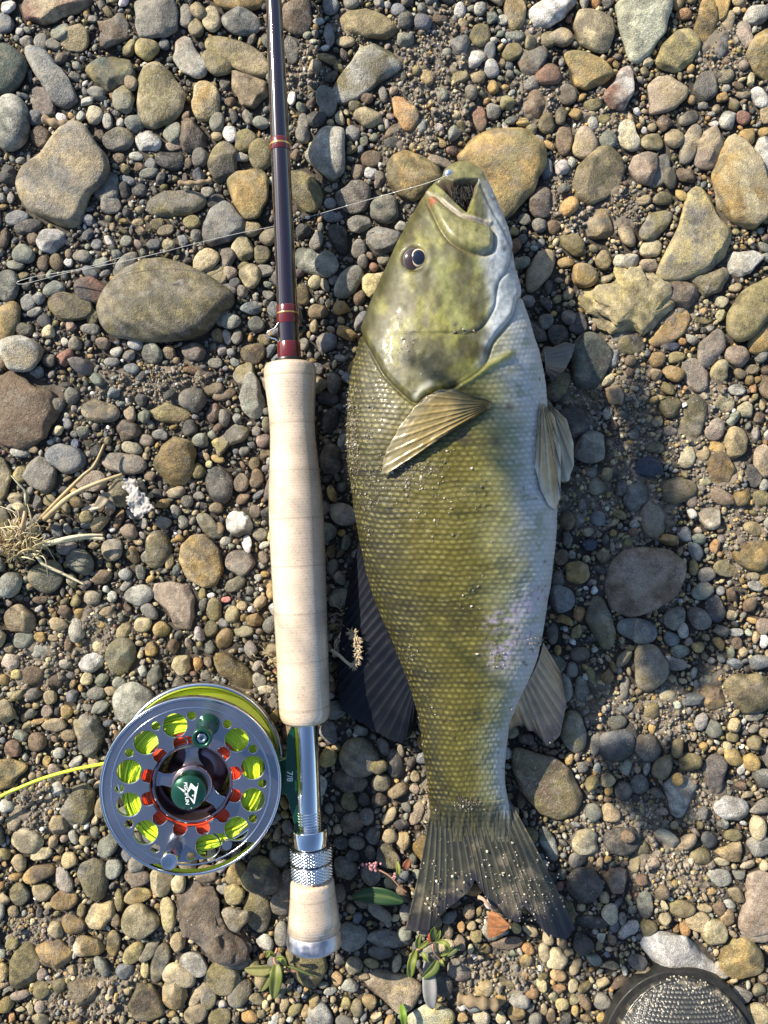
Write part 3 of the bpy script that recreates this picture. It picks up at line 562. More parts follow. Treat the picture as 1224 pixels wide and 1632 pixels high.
(729,1545,(19.9,15.7,20),'gr/pu','a',0,"smallish grey and purple-brown angular pebble just below and right of the green sprig"),
(572,357,(21.1,14.8,0),'gr/lg','a',0,"smallish pale grey angular pebble above and right of the pale grey lumpy stone"),
(734,74,(17.6,17.6,0),'bl/gr','a',0,"smallish blue-grey and grey angular pebble right of the big grey-tan humped stone"),
(346,439,(17.6,17.6,0),'gr/ol','e',-1,"smallish grey and olive rounded pebble just above and right of the largest olive stone"),
(93,1314,(17.6,17.6,0),'tn','a',0,"smallish tan angular pebble above and right of the two-toned cream and grey pebble"),
(446,1362,(18.3,16.9,0),'gr','e',0,"smallish grey rounded pebble just above and right of the dark olive round stone"),
(887,1527,(15.7,19.6,10),'cr/cr','a',0,"cream angular rock by the right tail lobe"),
(765,58,(15.8,19.3,0),'ol','e',0,"smallish olive oval pebble left of the white oval stone"),
(202,421,(26.3,11.6,-50),'gr','e',0,"smallish grey elongated pebble just above and left of the largest olive stone"),
(1093,730,(14.5,20.8,15),'cr/gn','e',0,"smallish cream and grey-green oval pebble right of the grey angular stone"),
(1084,1446,(20.8,14.5,0),'br/ol','e',0,"smallish brown and olive oval pebble above the white weathered rock"),
(46,362,(25.3,11.9,-15),'dk','e',0,"smallish dark grey elongated pebble just below and left of the large flat warm grey stone"),
(214,1518,(22.5,13.3,-50),'ye/ol','e',0,"smallish yellow and olive elongated pebble just below the plump cream pebble"),
(890,535,(17.3,17.3,0),'ol/dk','e',0,"smallish dark olive rounded pebble just above and left of the big dark slate oval"),
(1146,594,(15.9,18.7,15),'cr/ol','e',0,"smallish cream and olive rounded pebble just below the flat mauve-grey four-sided stone"),
(178,327,(17.6,16.9,0),'gr','e',0,"smallish grey rounded pebble just below and right of the large flat warm grey stone"),
(54,1076,(16.9,17.6,0),'br','e',0,"smallish brown rounded pebble above and left of the grey-olive angular stone"),
(335,1583,(12.6,23.2,0),'gr/ol','e',0,"smallish grey and olive elongated pebble below the rough brown conglomerate rock"),
(810,1503,(26.7,11,-3),'pk/br','e',0,"pinkish-brown pebble under the brown leaf"),
(1039,227,(20.1,14.5,0),'cr/ol','e',0,"smallish cream and olive oval pebble just above the smooth pink triangular stone"),
(1145,1397,(20.1,14.5,5),'gr/lg','e',0,"smallish pale grey oval pebble just below and left of the tan wedge stone"),
(758,95,(13.3,21.8,32),'pk/wh','a',0,"smallish pinkish and white angular pebble below and left of the white oval stone"),
(220,1427,(23.2,12.3,-5),'oc/ye','e',0,"yellow-ochre oval pebble under the reel's lower rim"),
(765,190,(12.3,23.2,0),'rd/br','e',0,"smallish rusty red and brown elongated pebble just above and left of the huge ochre stone"),
(1027,1439,(13.2,21.5,-5),'dk/gn','e',0,"smallish dark grey-green oval pebble above and left of the white weathered rock"),
(1138,686,(14.5,19.4,10),'pk/gr','e',0,"smallish pinkish and grey oval pebble below the flat mauve-grey four-sided stone"),
(904,152,(15.6,18,-20),'gr/br','e',0,"smallish grey and brown rounded pebble left of the white wedge stone"),
(28,348,(22.8,12.3,0),'bl','e',0,"smallish blue-grey elongated pebble just below and left of the large flat warm grey stone"),
(67,221,(17.6,15.8,0),'br','e',0,"smallish brown rounded pebble just above and left of the large flat warm grey stone"),
(277,214,(15.8,17.6,0),'gn','e',0,"smallish grey-green rounded pebble just below the large upright olive oval stone"),
(39,407,(17.6,15.8,0),'gn','e',0,"smallish grey-green rounded pebble below and left of the large flat warm grey stone"),
(1148,74,(11.8,23.6,12),'wh/bl','e',0,"smallish white and blue-grey elongated pebble just below and right of the long curved sandy stone"),
(26,1302,(12.6,21.8,20),'tn/gr','e',0,"smallish tan and grey elongated pebble below the big ochre stone"),
(997,417,(20.8,13.2,-10),'lg/cr','a',0,"smallish pale grey and cream angular pebble just above the rough craggy pale yellow rock"),
(1155,906,(20.8,13.2,15),'cr/ol','e',0,"smallish cream and olive oval pebble right of the large brown stone"),
(480,469,(14.7,18.4,0),'ol/br','e',-1,"smallish olive and brown oval pebble below and left of the pale grey lumpy stone"),
(816,83,(15.6,17.3,0),'ol','e',0,"smallish olive rounded pebble below and left of the white oval stone"),
(921,518,(15.6,17.3,0),'dk','e',0,"smallish dark grey rounded pebble just above the big dark slate oval"),
(102,1402,(12.6,21.1,-25),'pk/lg','e',0,"smallish pale pinkish elongated pebble just left of the grey-olive acorn-shaped stone"),
(1036,398,(19.1,13.9,-30),'cr','e',0,"smallish cream oval pebble just below the slanting finger-shaped grey stone"),
(376,1420,(16.2,16.2,0),'ye/cr','e',2,"smallish yellow and cream rounded pebble just above and right of the rough brown conglomerate rock"),
(524,1165,(13.9,18.8,-20),'bl/gr','e',0,"smallish blue-grey and grey oval pebble above and left of the broad dark olive stone"),
(7,832,(11.2,23.2,0),'ol/gr','e',0,"smallish olive and grey elongated pebble just above and left of the dry grass"),
(1198,759,(12.1,21.5,-10),'dk','e',0,"smallish dark grey elongated pebble above and right of the large brown stone"),
(944,1468,(24.9,10.4,0),'dk','e',0,"smallish dark grey elongated pebble below the dark slate stone"),
(290,1058,(14.8,17.6,0),'cr/ol','a',0,"smallish cream and olive angular pebble above the reel"),
(465,79,(12.3,21.1,-8),'gr','e',0,"smallish grey elongated pebble right of the long tan stone"),
(181,1502,(12.3,21.1,0),'ol/oc','e',0,"smallish olive and ochre elongated pebble below and left of the plump cream pebble"),
(591,255,(19.3,13.3,0),'br','e',0,"smallish brown oval pebble right of the smooth grey slab"),
(68,1421,(18.3,14,0),'tn/ol','e',0,"smallish tan and olive oval pebble left of the grey-olive acorn-shaped stone"),
(1119,942,(19.4,13.2,-30),'gn/dk','e',0,"smallish dark grey-green oval pebble right of the large brown stone"),
(926,1098,(11.1,22.9,0),'gn/dk','e',0,"smallish dark grey-green elongated pebble just right of the anal fin"),
(1152,642,(17.3,14.5,25),'ol/cr','e',0,"smallish olive and cream rounded pebble below the flat mauve-grey four-sided stone"),
(9,39,(15.8,15.8,0),'bl','e',0,"smallish blue-grey rounded pebble above the big dark green rounded stone"),
(14,281,(15.8,15.8,0),'dk','a',0,"smallish dark grey angular pebble just left of the large flat warm grey stone"),
(68,1578,(16.2,15.5,0),'ol','a',0,"smallish olive angular pebble left of the pear-shaped olive-brown stone"),
(39,1018,(16.9,14.8,0),'gn/dk','e',0,"smallish dark grey-green rounded pebble below the rounded green-olive stone"),
(342,972,(12.3,19.1,-5),'ol','e',0,"upright smooth olive pebble"),
(21,1193,(15.1,14.8,0),'rd/br','e',0,"reddish-brown round pebble near the fly line"),
(772,1573,(14.6,14.6,0),'oc/cr','r',0,"round pale ochre pebble below the tail notch"),
(297,467,(15.8,13.3,10),'dk/gr','a',8,"small dark chip lying on the olive stone"),
(360,955,(8.8,5.4,-8),'rp','a',0,"tiny bright pink pebble")]
SMALL = [
(608,1246,(16.3,15.1,0),'gr/ol','e',0),
(97,53,(17.6,14,0),'gn','e',0),
(88,461,(17.6,14,0),'bl/gn','a',0),
(285,1500,(14,17.6,0),'tn','a',0),
(1072,596,(18.7,13.2,30),'br/oc','e',0),
(827,1592,(18.8,13.1,10),'gr/lg','a',0),
(1209,156,(11.4,21.5,-18),'wh/lg','e',0),
(1001,1479,(23.6,10.4,-42),'gr/wh','a',0),
(297,28,(12.3,19.3,0),'gr','e',0),
(449,1488,(12.3,19.3,0),'gr/lg','e',0),
(362,411,(14,16.9,0),'br/gr','e',0),
(358,1018,(13.7,17.2,20),'br/oc','e',0),
(1178,1584,(19.4,12.1,10),'gr','a',0),
(504,191,(15.8,14.8,0),'dk','e',0),
(18,1055,(15.8,14.8,-20),'wh/or','a',0),
(1018,1248,(14.5,15.9,0),'bl/dk','e',0),
(1115,1363,(15.9,14.5,20),'ol','e',0),
(992,1259,(13.9,16.6,0),'gr/dk','e',0),
(564,1539,(16.2,14.2,-20),'cr/gr','a',0),
(557,1276,(13.1,17.6,-15),'ol','e',0),
(90,1155,(21.8,10.5,3),'tn/pk','e',0),
(239,1513,(23.2,9.8,-50),'gr/ol','e',0),
(1210,795,(17.3,13.2,0),'ol','e',0),
(1129,1337,(17.3,13.2,35),'bl/gr','e',0),
(1136,1162,(13.2,17.3,-25),'gn','a',0),
(60,1182,(14,16.2,0),'br','e',0),
(181,1383,(14,16.2,0),'lg/gn','e',0),
(1074,222,(15.6,14.5,0),'tn','e',0),
(153,184,(13.3,16.9,0),'lg/cr','e',0),
(702,258,(22.8,9.8,10),'tn/pk','e',0),
(418,405,(14.7,15.2,0),'ol/dk','e',-1),
(977,566,(10.4,21.5,10),'lg/bl','a',0),
(634,1261,(18.8,11.8,-30),'tn/br','a',0),
(216,198,(15.8,14,0),'bl/gn','e',0),
(320,253,(14,15.8,0),'gr','e',0),
(90,1481,(12.6,17.6,-20),'cr/tn','a',0),
(523,1206,(14.3,15.5,0),'oc/ye','e',0),
(961,417,(13.2,16.6,0),'oc/ol','e',0),
(507,497,(17.2,12.7,-8),'ol/br','e',0),
(1067,286,(12.1,18,0),'gr/ol','e',0),
(149,952,(14.8,14.8,40),'tn/gr','a',0),
(218,1376,(14.8,14.8,0),'gr','e',0),
(871,199,(13.9,15.6,0),'br/ol','e',0),
(1098,189,(19.4,11.1,-30),'gr/tn','e',0),
(539,1422,(13.5,15.9,0),'br/dk','e',0),
(375,931,(20.8,10.3,-28),'gr/ol','e',0),
(605,1516,(20.8,10.3,8),'dk/gr','e',0),
(286,1407,(12.6,16.9,15),'cr','e',0),
(316,1585,(9.1,23.2,35),'tn/gr','e',0),
(968,225,(14.5,14.5,0),'gn','e',0),
(1159,194,(14.5,14.5,0),'lg','a',0),
(528,11,(13.3,15.8,0),'bl','e',0),
(523,636,(17.2,12.3,15),'nv/dk','e',0),
(904,829,(12.1,17.3,0),'br','e',0),
(920,1370,(17.3,12.1,10),'gr','e',0),
(32,1374,(11.9,17.6,0),'tn','e',0),
(1190,218,(15.9,13.2,0),'oc','a',0),
(951,776,(15.9,13.2,10),'ol/gr','e',0),
(971,1455,(13.2,15.9,0),'cr/lg','e',0),
(1200,843,(18.7,11.1,10),'ol/tn','e',0),
(782,112,(12.3,16.9,0),'wh/bl','e',0),
(665,1295,(10.5,19.7,25),'pk/tn','e',0),
(402,366,(16.2,12.7,0),'tn/ol','e',0),
(65,1038,(18.3,11.2,-15),'lg','a',0),
(369,514,(16.2,12.6,-5),'gn/lg','e',2),
(923,1042,(15.9,12.8,0),'br/dk','e',0),
(1075,1058,(17.3,11.8,10),'pu/wh','e',0),
(982,1150,(18.4,11.1,-5),'gn/dk','e',0),
(880,1010,(10.4,19.4,0),'pu/dk','e',0),
(39,526,(16.2,12.3,0),'ol/gn','e',0),
(572,397,(11.2,17.6,20),'gr','e',0),
(341,621,(17.6,11.2,-10),'ol/br','e',0),
(423,1500,(14.8,13.3,10),'lg','e',0),
(1011,805,(15.6,12.5,0),'gr/bl','a',0),
(1056,317,(18.7,10.4,-5),'ol','e',0),
(346,197,(12.3,15.8,0),'gn','e',0),
(483,216,(12.3,15.8,0),'gr','e',0),
(994,1098,(9,21.5,12),'lg/gr','a',0),
(1004,1169,(12.1,15.9,0),'dk','e',0),
(888,925,(12.1,15.9,0),'pu','e',0),
(228,995,(16.2,11.9,-25),'tn/cr','e',0),
(1153,123,(17.3,11.1,-5),'cr','e',0),
(1022,1351,(13.9,13.9,0),'dk/ol','e',0),
(768,1621,(14.6,13.1,0),'lg/tn','a',0),
(408,988,(16.2,11.8,10),'oc/br','a',0),
(1150,1543,(12.5,15.2,-30),'pk/lg','e',0),
(873,64,(12.1,15.6,0),'ol','e',0),
(316,21,(13.3,14,0),'tn','e',0),
(303,683,(14,13.3,0),'dk','e',0),
(355,507,(13.3,14,0),'br/gr','e',0),
(258,1003,(13.3,14,0),'ol/oc','e',0),
(642,1339,(13.3,14,15),'oc/cr','a',0),
(239,974,(16.2,11.6,30),'gr/bl','e',0),
(429,378,(15.2,12.3,-25),'gr/tn','e',0),
(7,379,(10.5,17.6,0),'br','e',0),
(1046,573,(13.2,13.9,15),'oc/br','e',0),
(1125,916,(13.9,13.2,0),'gr','e',0),
(409,762,(11.2,16.2,15),'br','a',0),
(213,886,(11.2,16.2,-10),'oc/br','a',0),
(313,47,(12.3,14.8,0),'tn/ol','e',0),
(67,70,(12.3,14.8,0),'gr/lg','e',0),
(46,483,(12.3,14.8,0),'lg/bl','e',0),
(385,769,(12.3,14.8,0),'br/pk','e',0),
(867,1518,(10.5,17.3,-15),'tn/cr','a',0),
(823,1613,(15.7,11.5,10),'oc/tn','e',0),
(603,1218,(14.7,12.3,0),'ol','e',3),
(1221,180,(10.4,17.3,0),'tn','e',0),
(1042,713,(17.3,10.4,0),'dk/ol','e',0),
(949,1184,(8.7,20.8,10),'gr','e',0),
(358,630,(20.4,8.8,-15),'br','e',0),
(111,1370,(13.3,13.3,0),'oc/cr','e',0),
(14,12,(11.2,15.8,0),'wh','e',0),
(200,1546,(14,12.6,0),'bl','e',0),
(341,658,(10.5,16.9,25),'rd/pk','a',0),
(391,1573,(10.3,17.2,10),'ol/dk','e',0),
(1117,1150,(11.1,15.9,20),'wh/pk','a',0),
(584,1300,(12.7,13.9,-20),'gr','e',0),
(397,1619,(15.9,11,0),'oc/or','a',0),
(732,123,(15.5,11.2,0),'ol','e',0),
(1188,653,(13.2,13.2,0),'gn/cr','a',0),
(906,506,(13.2,13.2,0),'gr/pu','e',0),
(869,514,(13.2,13.2,0),'gr','e',0),
(1091,852,(13.2,13.2,0),'lg/bl','a',0),
(959,1595,(13.2,13.2,0),'gr','e',0),
(945,168,(15.6,11.1,0),'ol','a',0),
(1082,1037,(15.6,11.1,0),'gn','e',0),
(1216,997,(12.5,13.9,0),'br/pk','e',0),
(67,1360,(17.6,9.8,-15),'cr','e',0),
(58,190,(12.3,14,0),'bl','e',0),
(560,5,(14,12.3,0),'gr','e',0),
(162,1286,(9.8,17.6,0),'tn/ol','e',0),
(431,995,(11.3,15.2,25),'gr','e',0),
(415,1084,(11.3,15.2,-15),'gr/lg','e',0),
(505,386,(10.5,16.2,30),'gr','e',0),
(211,714,(16.2,10.5,12),'cr/gn','e',0),
(198,1005,(10.5,16.2,30),'tn/ol','e',0),
(525,56,(8.8,19.3,-8),'bl','e',0),
(321,703,(13.3,12.6,0),'gn','a',0),
(845,135,(13.9,12.1,0),'gr','a',0),
(133,409,(15.8,10.5,0),'gr','e',0),
(627,230,(14.8,11.2,0),'dk','e',0),
(559,1571,(14.7,11.3,20),'lg/gn','a',0),
(1160,35,(10.4,15.9,8),'tn','e',0),
(1031,426,(15.9,10.4,15),'tn/pk','e',2),
(1219,921,(10.4,15.9,0),'oc','e',0),
(952,826,(12.5,13.2,0),'bl','e',0),
(307,355,(13.3,12.3,0),'ol','e',0),
(367,215,(12.3,13.3,0),'wh','e',0),
(409,518,(13.3,12.3,0),'gn/dk','e',0),
(34,757,(11.6,14,0),'ye/ol','e',0),
(371,979,(11.8,13.7,10),'cr/ol','e',0),
(923,978,(11.1,14.5,0),'br/or','a',0),
(1167,1330,(16.6,9.7,5),'ol','e',0),
(1159,1462,(11.1,14.5,20),'tn/or','e',0),
(594,1331,(11.2,14.3,0),'bl/dk','e',0),
(568,1342,(14.3,11.2,10),'br/gr','e',0),
(11,1283,(12.6,12.6,0),'lg','a',0),
(894,888,(12.1,13.2,0),'br','e',0),
(680,124,(10.5,15.1,-25),'tn/oc','e',0),
(416,197,(14,11.2,0),'lg/gn','e',0),
(563,213,(11.2,14,0),'lg/bl','e',0),
(358,665,(11.2,14,0),'gr','a',0),
(344,321,(15.8,9.8,-30),'dk','e',0),
(160,419,(15.8,9.8,5),'gn','e',0),
(421,432,(15.8,9.8,10),'gr','e',0),
(155,1104,(14.8,10.5,0),'gr','e',0),
(5,1548,(10.5,14.8,0),'oc/cr','e',0),
(530,346,(17.6,8.8,5),'bl','e',0),
(604,288,(9.1,16.9,20),'pk/gr','a',0),
(1070,1018,(13.9,11.1,10),'bl','e',0),
(207,79,(15.5,9.8,-45),'ol','e',0),
(894,185,(9.7,15.6,5),'dk/ol','e',0),
(871,272,(9.7,15.6,0),'bl','e',0),
(1010,1375,(10.4,14.5,25),'tn/ol','e',0),
(1209,1578,(10.4,14.5,0),'ol/gn','e',0),
(786,179,(12.3,12.3,0),'gr','e',0),
(621,1332,(12.3,12.3,0),'tn','e',0),
(389,1006,(16.2,9.3,-8),'ol/gn','e',0),
(148,505,(11.2,13.3,0),'ol','e',0),
(316,751,(11.2,13.3,0),'ol','e',0),
(207,660,(11.2,13.3,10),'tn/pk','a',0),
(996,1127,(17.3,8.7,-5),'gr/lg','e',0),
(551,68,(16.9,8.8,0),'tn','e',0),
(569,274,(10.5,14,0),'br/gr','e',0),
(92,419,(10.5,14,0),'br/ol','e',0),
(191,1434,(7,21.1,0),'ol','e',0),
(1089,24,(15.2,9.7,-15),'rd/or','a',0),
(78,530,(12.3,11.9,0),'cr','a',0),
(337,1002,(11,13.2,15),'ol/dk','e',0),
(1119,724,(11.1,13.2,0),'tn','e',0),
(200,305,(9.8,14.8,0),'dk','e',0),
(281,785,(14.8,9.8,-12),'pk/cr','e',0),
(645,1486,(12,12,0),'gn','e',0),
(581,1273,(10.6,13.5,0),'dk','e',0),
(611,1189,(9.2,15.5,-20),'gr','e',0),
(547,1373,(15.5,9.2,10),'gr/dk','e',0),
(367,435,(11.2,12.6,15),'cr/pk','e',0),
(81,1111,(11.2,12.6,0),'tn','e',0),
(365,461,(15.5,9.1,25),'gr','e',0),
(1174,622,(14.5,9.7,0),'lg','e',0),
(989,778,(9.7,14.5,0),'nv','e',0),
(86,72,(13.3,10.5,20),'gr','e',0),
(72,512,(13.3,10.5,0),'bl/dk','e',0),
(90,1085,(13.3,10.5,-10),'br','e',0),
(111,1172,(13.3,10.5,0),'ol/br','e',0),
(146,525,(15.8,8.8,0),'gr','e',0),
(859,360,(11.8,11.8,0),'bl/gr','e',0),
(1148,481,(12.1,11.4,0),'cr/gn','a',0),
(191,825,(7.8,17.6,15),'or/br','e',0),
(1076,570,(16.6,8.3,-5),'ol','e',0),
(781,83,(9.8,14,0),'bl','e',0),
(590,1595,(12.3,11.3,20),'oc/tn','e',0),
(605,1273,(13.5,10.2,0),'br/dk','e',0),
(543,1342,(12.3,11.2,0),'dk','e',0),
(1202,1141,(18,7.6,-10),'gr','e',0),
(530,903,(9.3,14.7,5),'gr/bl','e',0),
(569,1604,(9.3,14.7,5),'ol/cr','e',0),
(1183,189,(13.2,10.4,0),'rd','e',0),
(621,1300,(8.4,16.2,35),'tn/cr','e',0),
(236,277,(17.6,7.7,-15),'bl/gn','e',0),
(26,423,(14.8,9.1,10),'gn','e',0),
(845,69,(9.7,13.9,15),'ol/cr','e',0),
(911,1067,(9.7,13.9,0),'gr','e',0),
(1062,1108,(13.9,9.7,0),'cr','e',0),
(32,721,(15.8,8.4,10),'lg','e',0),
(1067,552,(15.9,8.3,0),'nv','e',0),
(821,58,(17.3,7.6,5),'gn/lg','e',0),
(716,1461,(14.4,9.2,-40),'gr/bl','e',0),
(213,140,(9.8,13.3,-20),'br/tn','e',4),
(251,358,(13.3,9.8,0),'ol','e',0),
(762,125,(13.3,9.8,0),'tn','e',0),
(415,852,(12.7,10.3,0),'ol/gr','e',0),
(1091,1479,(9,14.5,-15),'or','e',0),
(241,1035,(11.2,11.6,0),'oc','e',0),
(890,1553,(14.6,8.9,10),'or/tn','e',0),
(939,868,(12.5,10.4,-20),'nv','e',0),
(265,368,(14.8,8.8,-20),'tn','e',0),
(224,305,(12.3,10.5,0),'dk','e',0),
(54,381,(12.3,10.5,0),'br','a',0),
(93,1256,(12.3,10.5,0),'lg','e',0),
(144,435,(14,9.1,35),'bl','e',0),
(987,537,(13.2,9.7,-10),'gr','e',0),
(1145,1446,(9.7,13.2,-20),'br','e',0),
(432,940,(7.8,16.2,0),'oc/tn','e',0),
(423,1099,(16.2,7.8,-5),'cr/wh','e',0),
(917,1540,(8.4,15.2,25),'cr/tn','a',0),
(94,645,(11.2,11.2,0),'br/gr','e',0),
(270,563,(11.2,11.2,0),'tn/br','e',0),
(165,548,(11.2,11.2,0),'br/pk','e',0),
(121,549,(11.2,11.2,0),'ol/gr','e',0),
(901,419,(14.5,8.7,0),'oc','e',0),
(1141,713,(14.5,8.7,10),'oc','e',0),
(896,1600,(12,10.5,20),'cr/ye','a',0),
(561,1363,(12.3,10.2,0),'gr/dk','e',0),
(838,1530,(12.5,9.9,-10),'ol/oc','e',0),
(70,420,(9.8,12.6,0),'br','e',0),
(235,702,(12.6,9.8,0),'pk','e',0),
(21,1502,(12.6,9.8,-20),'ol','e',0),
(625,209,(17.6,7,-45),'br','e',0),
(484,197,(8.8,14,0),'gr','e',0),
(256,693,(14,8.8,12),'bl/lg','e',0),
(191,1088,(11.6,10.5,0),'lg/gn','e',0),
(592,1534,(14.2,8.6,10),'ol/ye','e',0),
(845,1482,(14.1,8.6,28),'tn/cr','e',0),
(1067,687,(14.5,8.3,0),'gr/pk','e',0),
(591,277,(12.3,9.8,0),'bl/wh','e',0),
(405,739,(9.8,12.3,15),'ol/br','e',0),
(1204,933,(13.9,8.7,10),'bl/lg','e',0),
(847,1582,(12,9.9,0),'br/or','e',0),
(904,859,(7.6,15.6,-10),'gr','e',0),
(33,1585,(16.9,7,-5),'pk','e',0),
(172,194,(8.8,13.3,0),'lg','e',0),
(672,202,(8.8,13.3,0),'bl/lg','e',0),
(217,549,(13.3,8.8,0),'wh','e',0),
(211,588,(13.3,8.8,15),'bl','e',0),
(862,1567,(8.9,13.1,-15),'ye/cr','a',0),
(407,815,(10.3,11.3,0),'pu/br','e',0),
(1119,511,(16.6,6.9,5),'ol','e',0),
(994,1326,(11.1,10.4,0),'br','e',6),
(795,1592,(11.5,9.9,-15),'oc','e',0),
(420,887,(9.3,12.3,-10),'br/gr','a',0),
(107,1134,(9.8,11.6,0),'oc','e',0),
(425,678,(7.4,15.2,0),'gn/ol','e',0),
(378,537,(8.8,12.6,0),'gr','e',0),
(309,591,(17.6,6.3,5),'br/or','e',0),
(344,579,(12.6,8.8,0),'gn/lg','e',0),
(184,1465,(8.8,12.6,0),'br/tn','e',0),
(537,1558,(10.3,10.8,10),'tn/or','e',0),
(246,390,(11.2,9.8,0),'bl','e',0),
(705,153,(9.8,11.2,0),'gn','e',0),
(733,18,(9.8,11.2,0),'wh','e',0),
(765,15,(9.8,11.2,0),'lg','e',0),
(348,535,(9.8,11.2,0),'ol/br','e',0),
(200,915,(11.2,9.8,0),'lg/bl','e',0),
(138,824,(11.3,9.8,20),'cr/ye','e',0),
(334,1031,(9.3,11.8,0),'gn/dk','e',0),
(205,288,(14,7.7,20),'bl','e',0),
(232,1544,(7.7,14,0),'ye','e',0),
(807,1565,(17.3,6.3,32),'ol','e',0),
(672,1182,(7.4,14.7,0),'oc','a',0),
(1086,1004,(8.7,12.5,0),'wh/gr','e',2),
(1126,1084,(12.5,8.7,0),'cr','a',0),
(702,33,(12.3,8.8,0),'br','e',0),
(501,1595,(7.8,13.7,12),'ol/oc','e',0),
(944,199,(9.7,11.1,0),'lg','e',0),
(1101,798,(9.7,11.1,10),'pk','e',0),
(1115,1403,(11.1,9.7,0),'br','e',0),
(139,1081,(9.1,11.6,10),'cr','e',0),
(1105,904,(7.6,13.9,0),'ol','e',0),
(345,810,(11.3,9.3,10),'ol/br','e',0),
(612,415,(11.8,8.8,0),'gr/ol','e',0),
(314,376,(9.8,10.5,0),'gr','e',0),
(277,234,(14.8,7,0),'pk','e',0),
(786,140,(9.8,10.5,0),'oc','e',0),
(299,799,(9.8,10.5,0),'gr','e',0),
(332,307,(10.5,9.8,0),'gr','e',0),
(202,385,(10.5,9.8,0),'gn','e',0),
(63,476,(10.5,9.8,0),'bl/lg','a',0),
(386,465,(10.5,9.8,-20),'pk/gr','e',0),
(7,1083,(10.5,9.8,0),'oc/ol','e',0),
(1183,152,(14.5,6.9,-5),'tn/gr','e',0),
(1174,1025,(9.7,10.4,0),'br','e',0),
(1112,1031,(10.4,9.7,0),'oc/ye','e',0),
(968,658,(7.6,13.2,20),'lg','e',0),
(292,832,(8.8,11.3,-20),'lg/gn','e',0),
(190,254,(11.2,8.8,0),'br','e',0),
(611,151,(7,14,-10),'gr','e',0),
(565,170,(11.2,8.8,0),'ol','e',0),
(802,33,(11.2,8.8,0),'lg','e',0),
(234,888,(8.8,11.2,0),'lg','e',0),
(104,810,(8.8,11,-5),'cr/tn','a',0),
(1074,1236,(9.4,10.4,0),'oc','e',5),
(44,68,(9.8,9.8,0),'gr','e',0),
(160,218,(9.8,9.8,0),'br','e',0),
(158,1030,(9.8,9.8,0),'cr','e',0),
(578,417,(8.6,11.3,-10),'gr','e',0),
(436,1116,(7.8,12.3,0),'br/gr','e',0),
(963,191,(11.1,8.7,0),'ol','e',0),
(1167,1174,(11.1,8.7,0),'ol','e',0),
(878,1618,(7.8,12,0),'br/tn','e',0),
(942,753,(9.7,9.7,0),'gr','e',0),
(281,815,(8.3,11.3,-10),'gr/lg','e',0),
(56,498,(13.3,7,-20),'lg','e',0),
(362,537,(7,13.3,-15),'gr/wh','e',0),
(841,1511,(9.9,9.4,0),'or','e',0),
(242,262,(10.5,8.8,0),'bl','e',0),
(155,390,(10.5,8.8,0),'bl','e',0),
(526,325,(10.5,8.8,0),'bl/lg','e',0),
(76,1133,(8.8,10.5,0),'pk','e',0),
(105,1058,(10.5,8.8,0),'lg/pk','e',0),
(68,1551,(8.8,10.5,0),'pk','e',0),
(355,1414,(8.8,10.5,0),'lg','e',0),
(1150,1373,(13.2,6.9,15),'cr','e',0),
(1160,1439,(13.2,6.9,10),'lg','e',0),
(246,859,(11.2,8.1,-10),'tn','e',2),
(913,1570,(7.8,11.5,15),'cr','e',0),
(454,1600,(7.4,12.3,10),'tn','e',0),
(1217,213,(10.4,8.7,0),'oc','e',0),
(836,350,(10.4,8.7,0),'gr','e',0),
(1179,596,(10.4,8.7,20),'tn','e',0),
(1008,694,(10.4,8.7,0),'gr','a',0),
(978,1474,(8.7,10.4,-30),'bl','e',0),
(114,520,(9.5,9.5,0),'pk/rd','a',0),
(891,1574,(13.6,6.5,10),'or/br','a',0),
(262,72,(8.4,10.5,0),'bl/dk','e',0),
(179,577,(12.6,7,0),'lg/bl','e',0),
(271,895,(7,12.6,20),'or/ye','e',0),
(545,776,(8.6,10.3,-15),'gr','e',0),
(798,1622,(8.4,10.5,0),'cr','a',0),
(1216,773,(9,9.7,0),'lg','e',0),
(1152,1313,(9.7,9,0),'lg/gn','e',0),
(485,549,(7.8,11,10),'gr','e',0),
(552,1598,(8.8,9.8,0),'ye/ol','e',0),
(1172,1008,(12.5,6.9,-5),'lg','e',0),
(963,1430,(8.3,10.4,0),'tn','e',0),
(1191,1378,(12.5,6.9,-15),'pk/cr','e',0),
(1198,589,(10.4,8.3,0),'tn','e',0),
(121,958,(8.8,9.8,0),'ol','e',0),
(218,250,(12.3,7,0),'lg','e',0),
(385,251,(12.3,7,0),'lg','e',0),
(639,362,(9.8,8.8,0),'lg','e',0),
(390,425,(12.3,7,0),'ol','e',0),
(772,1511,(11,7.8,-10),'ol/oc','e',0),
(350,843,(8.3,10.3,0),'oc/br','e',0),
(1171,459,(11.1,7.6,0),'tn','e',0),
(937,848,(11.1,7.6,0),'tn/gr','e',0),
(1217,1022,(6.9,12.1,0),'wh','e',0),
(347,707,(9.1,9.1,0),'ye','a',0),
(374,451,(9.8,8.4,0),'bl/dk','e',0),
(423,723,(9.3,8.8,0),'ol/br','e',0),
(328,1076,(9.3,8.8,0),'gr','e',0),
(488,1611,(8.8,9.3,0),'oc/tn','e',0),
(1122,1446,(13.2,6.2,5),'tn','e',0),
(674,1484,(10.5,7.8,0),'gr','e',0),
(721,241,(10.5,7.7,0),'rd','e',0),
(186,561,(10.5,7.7,-20),'lg','e',0),
(177,1101,(10.5,7.7,20),'tn','e',0),
(324,963,(6.6,12.3,10),'dk/gr','e',0),
(528,879,(7.4,11,0),'ol/br','e',0),
(518,454,(6.9,11.8,-20),'ol/gr','e',0),
(28,1074,(9.1,8.8,0),'ye','e',0),
(925,827,(7.6,10.4,0),'gr','e',0),
(1217,1167,(10.4,7.6,0),'tn','e',0),
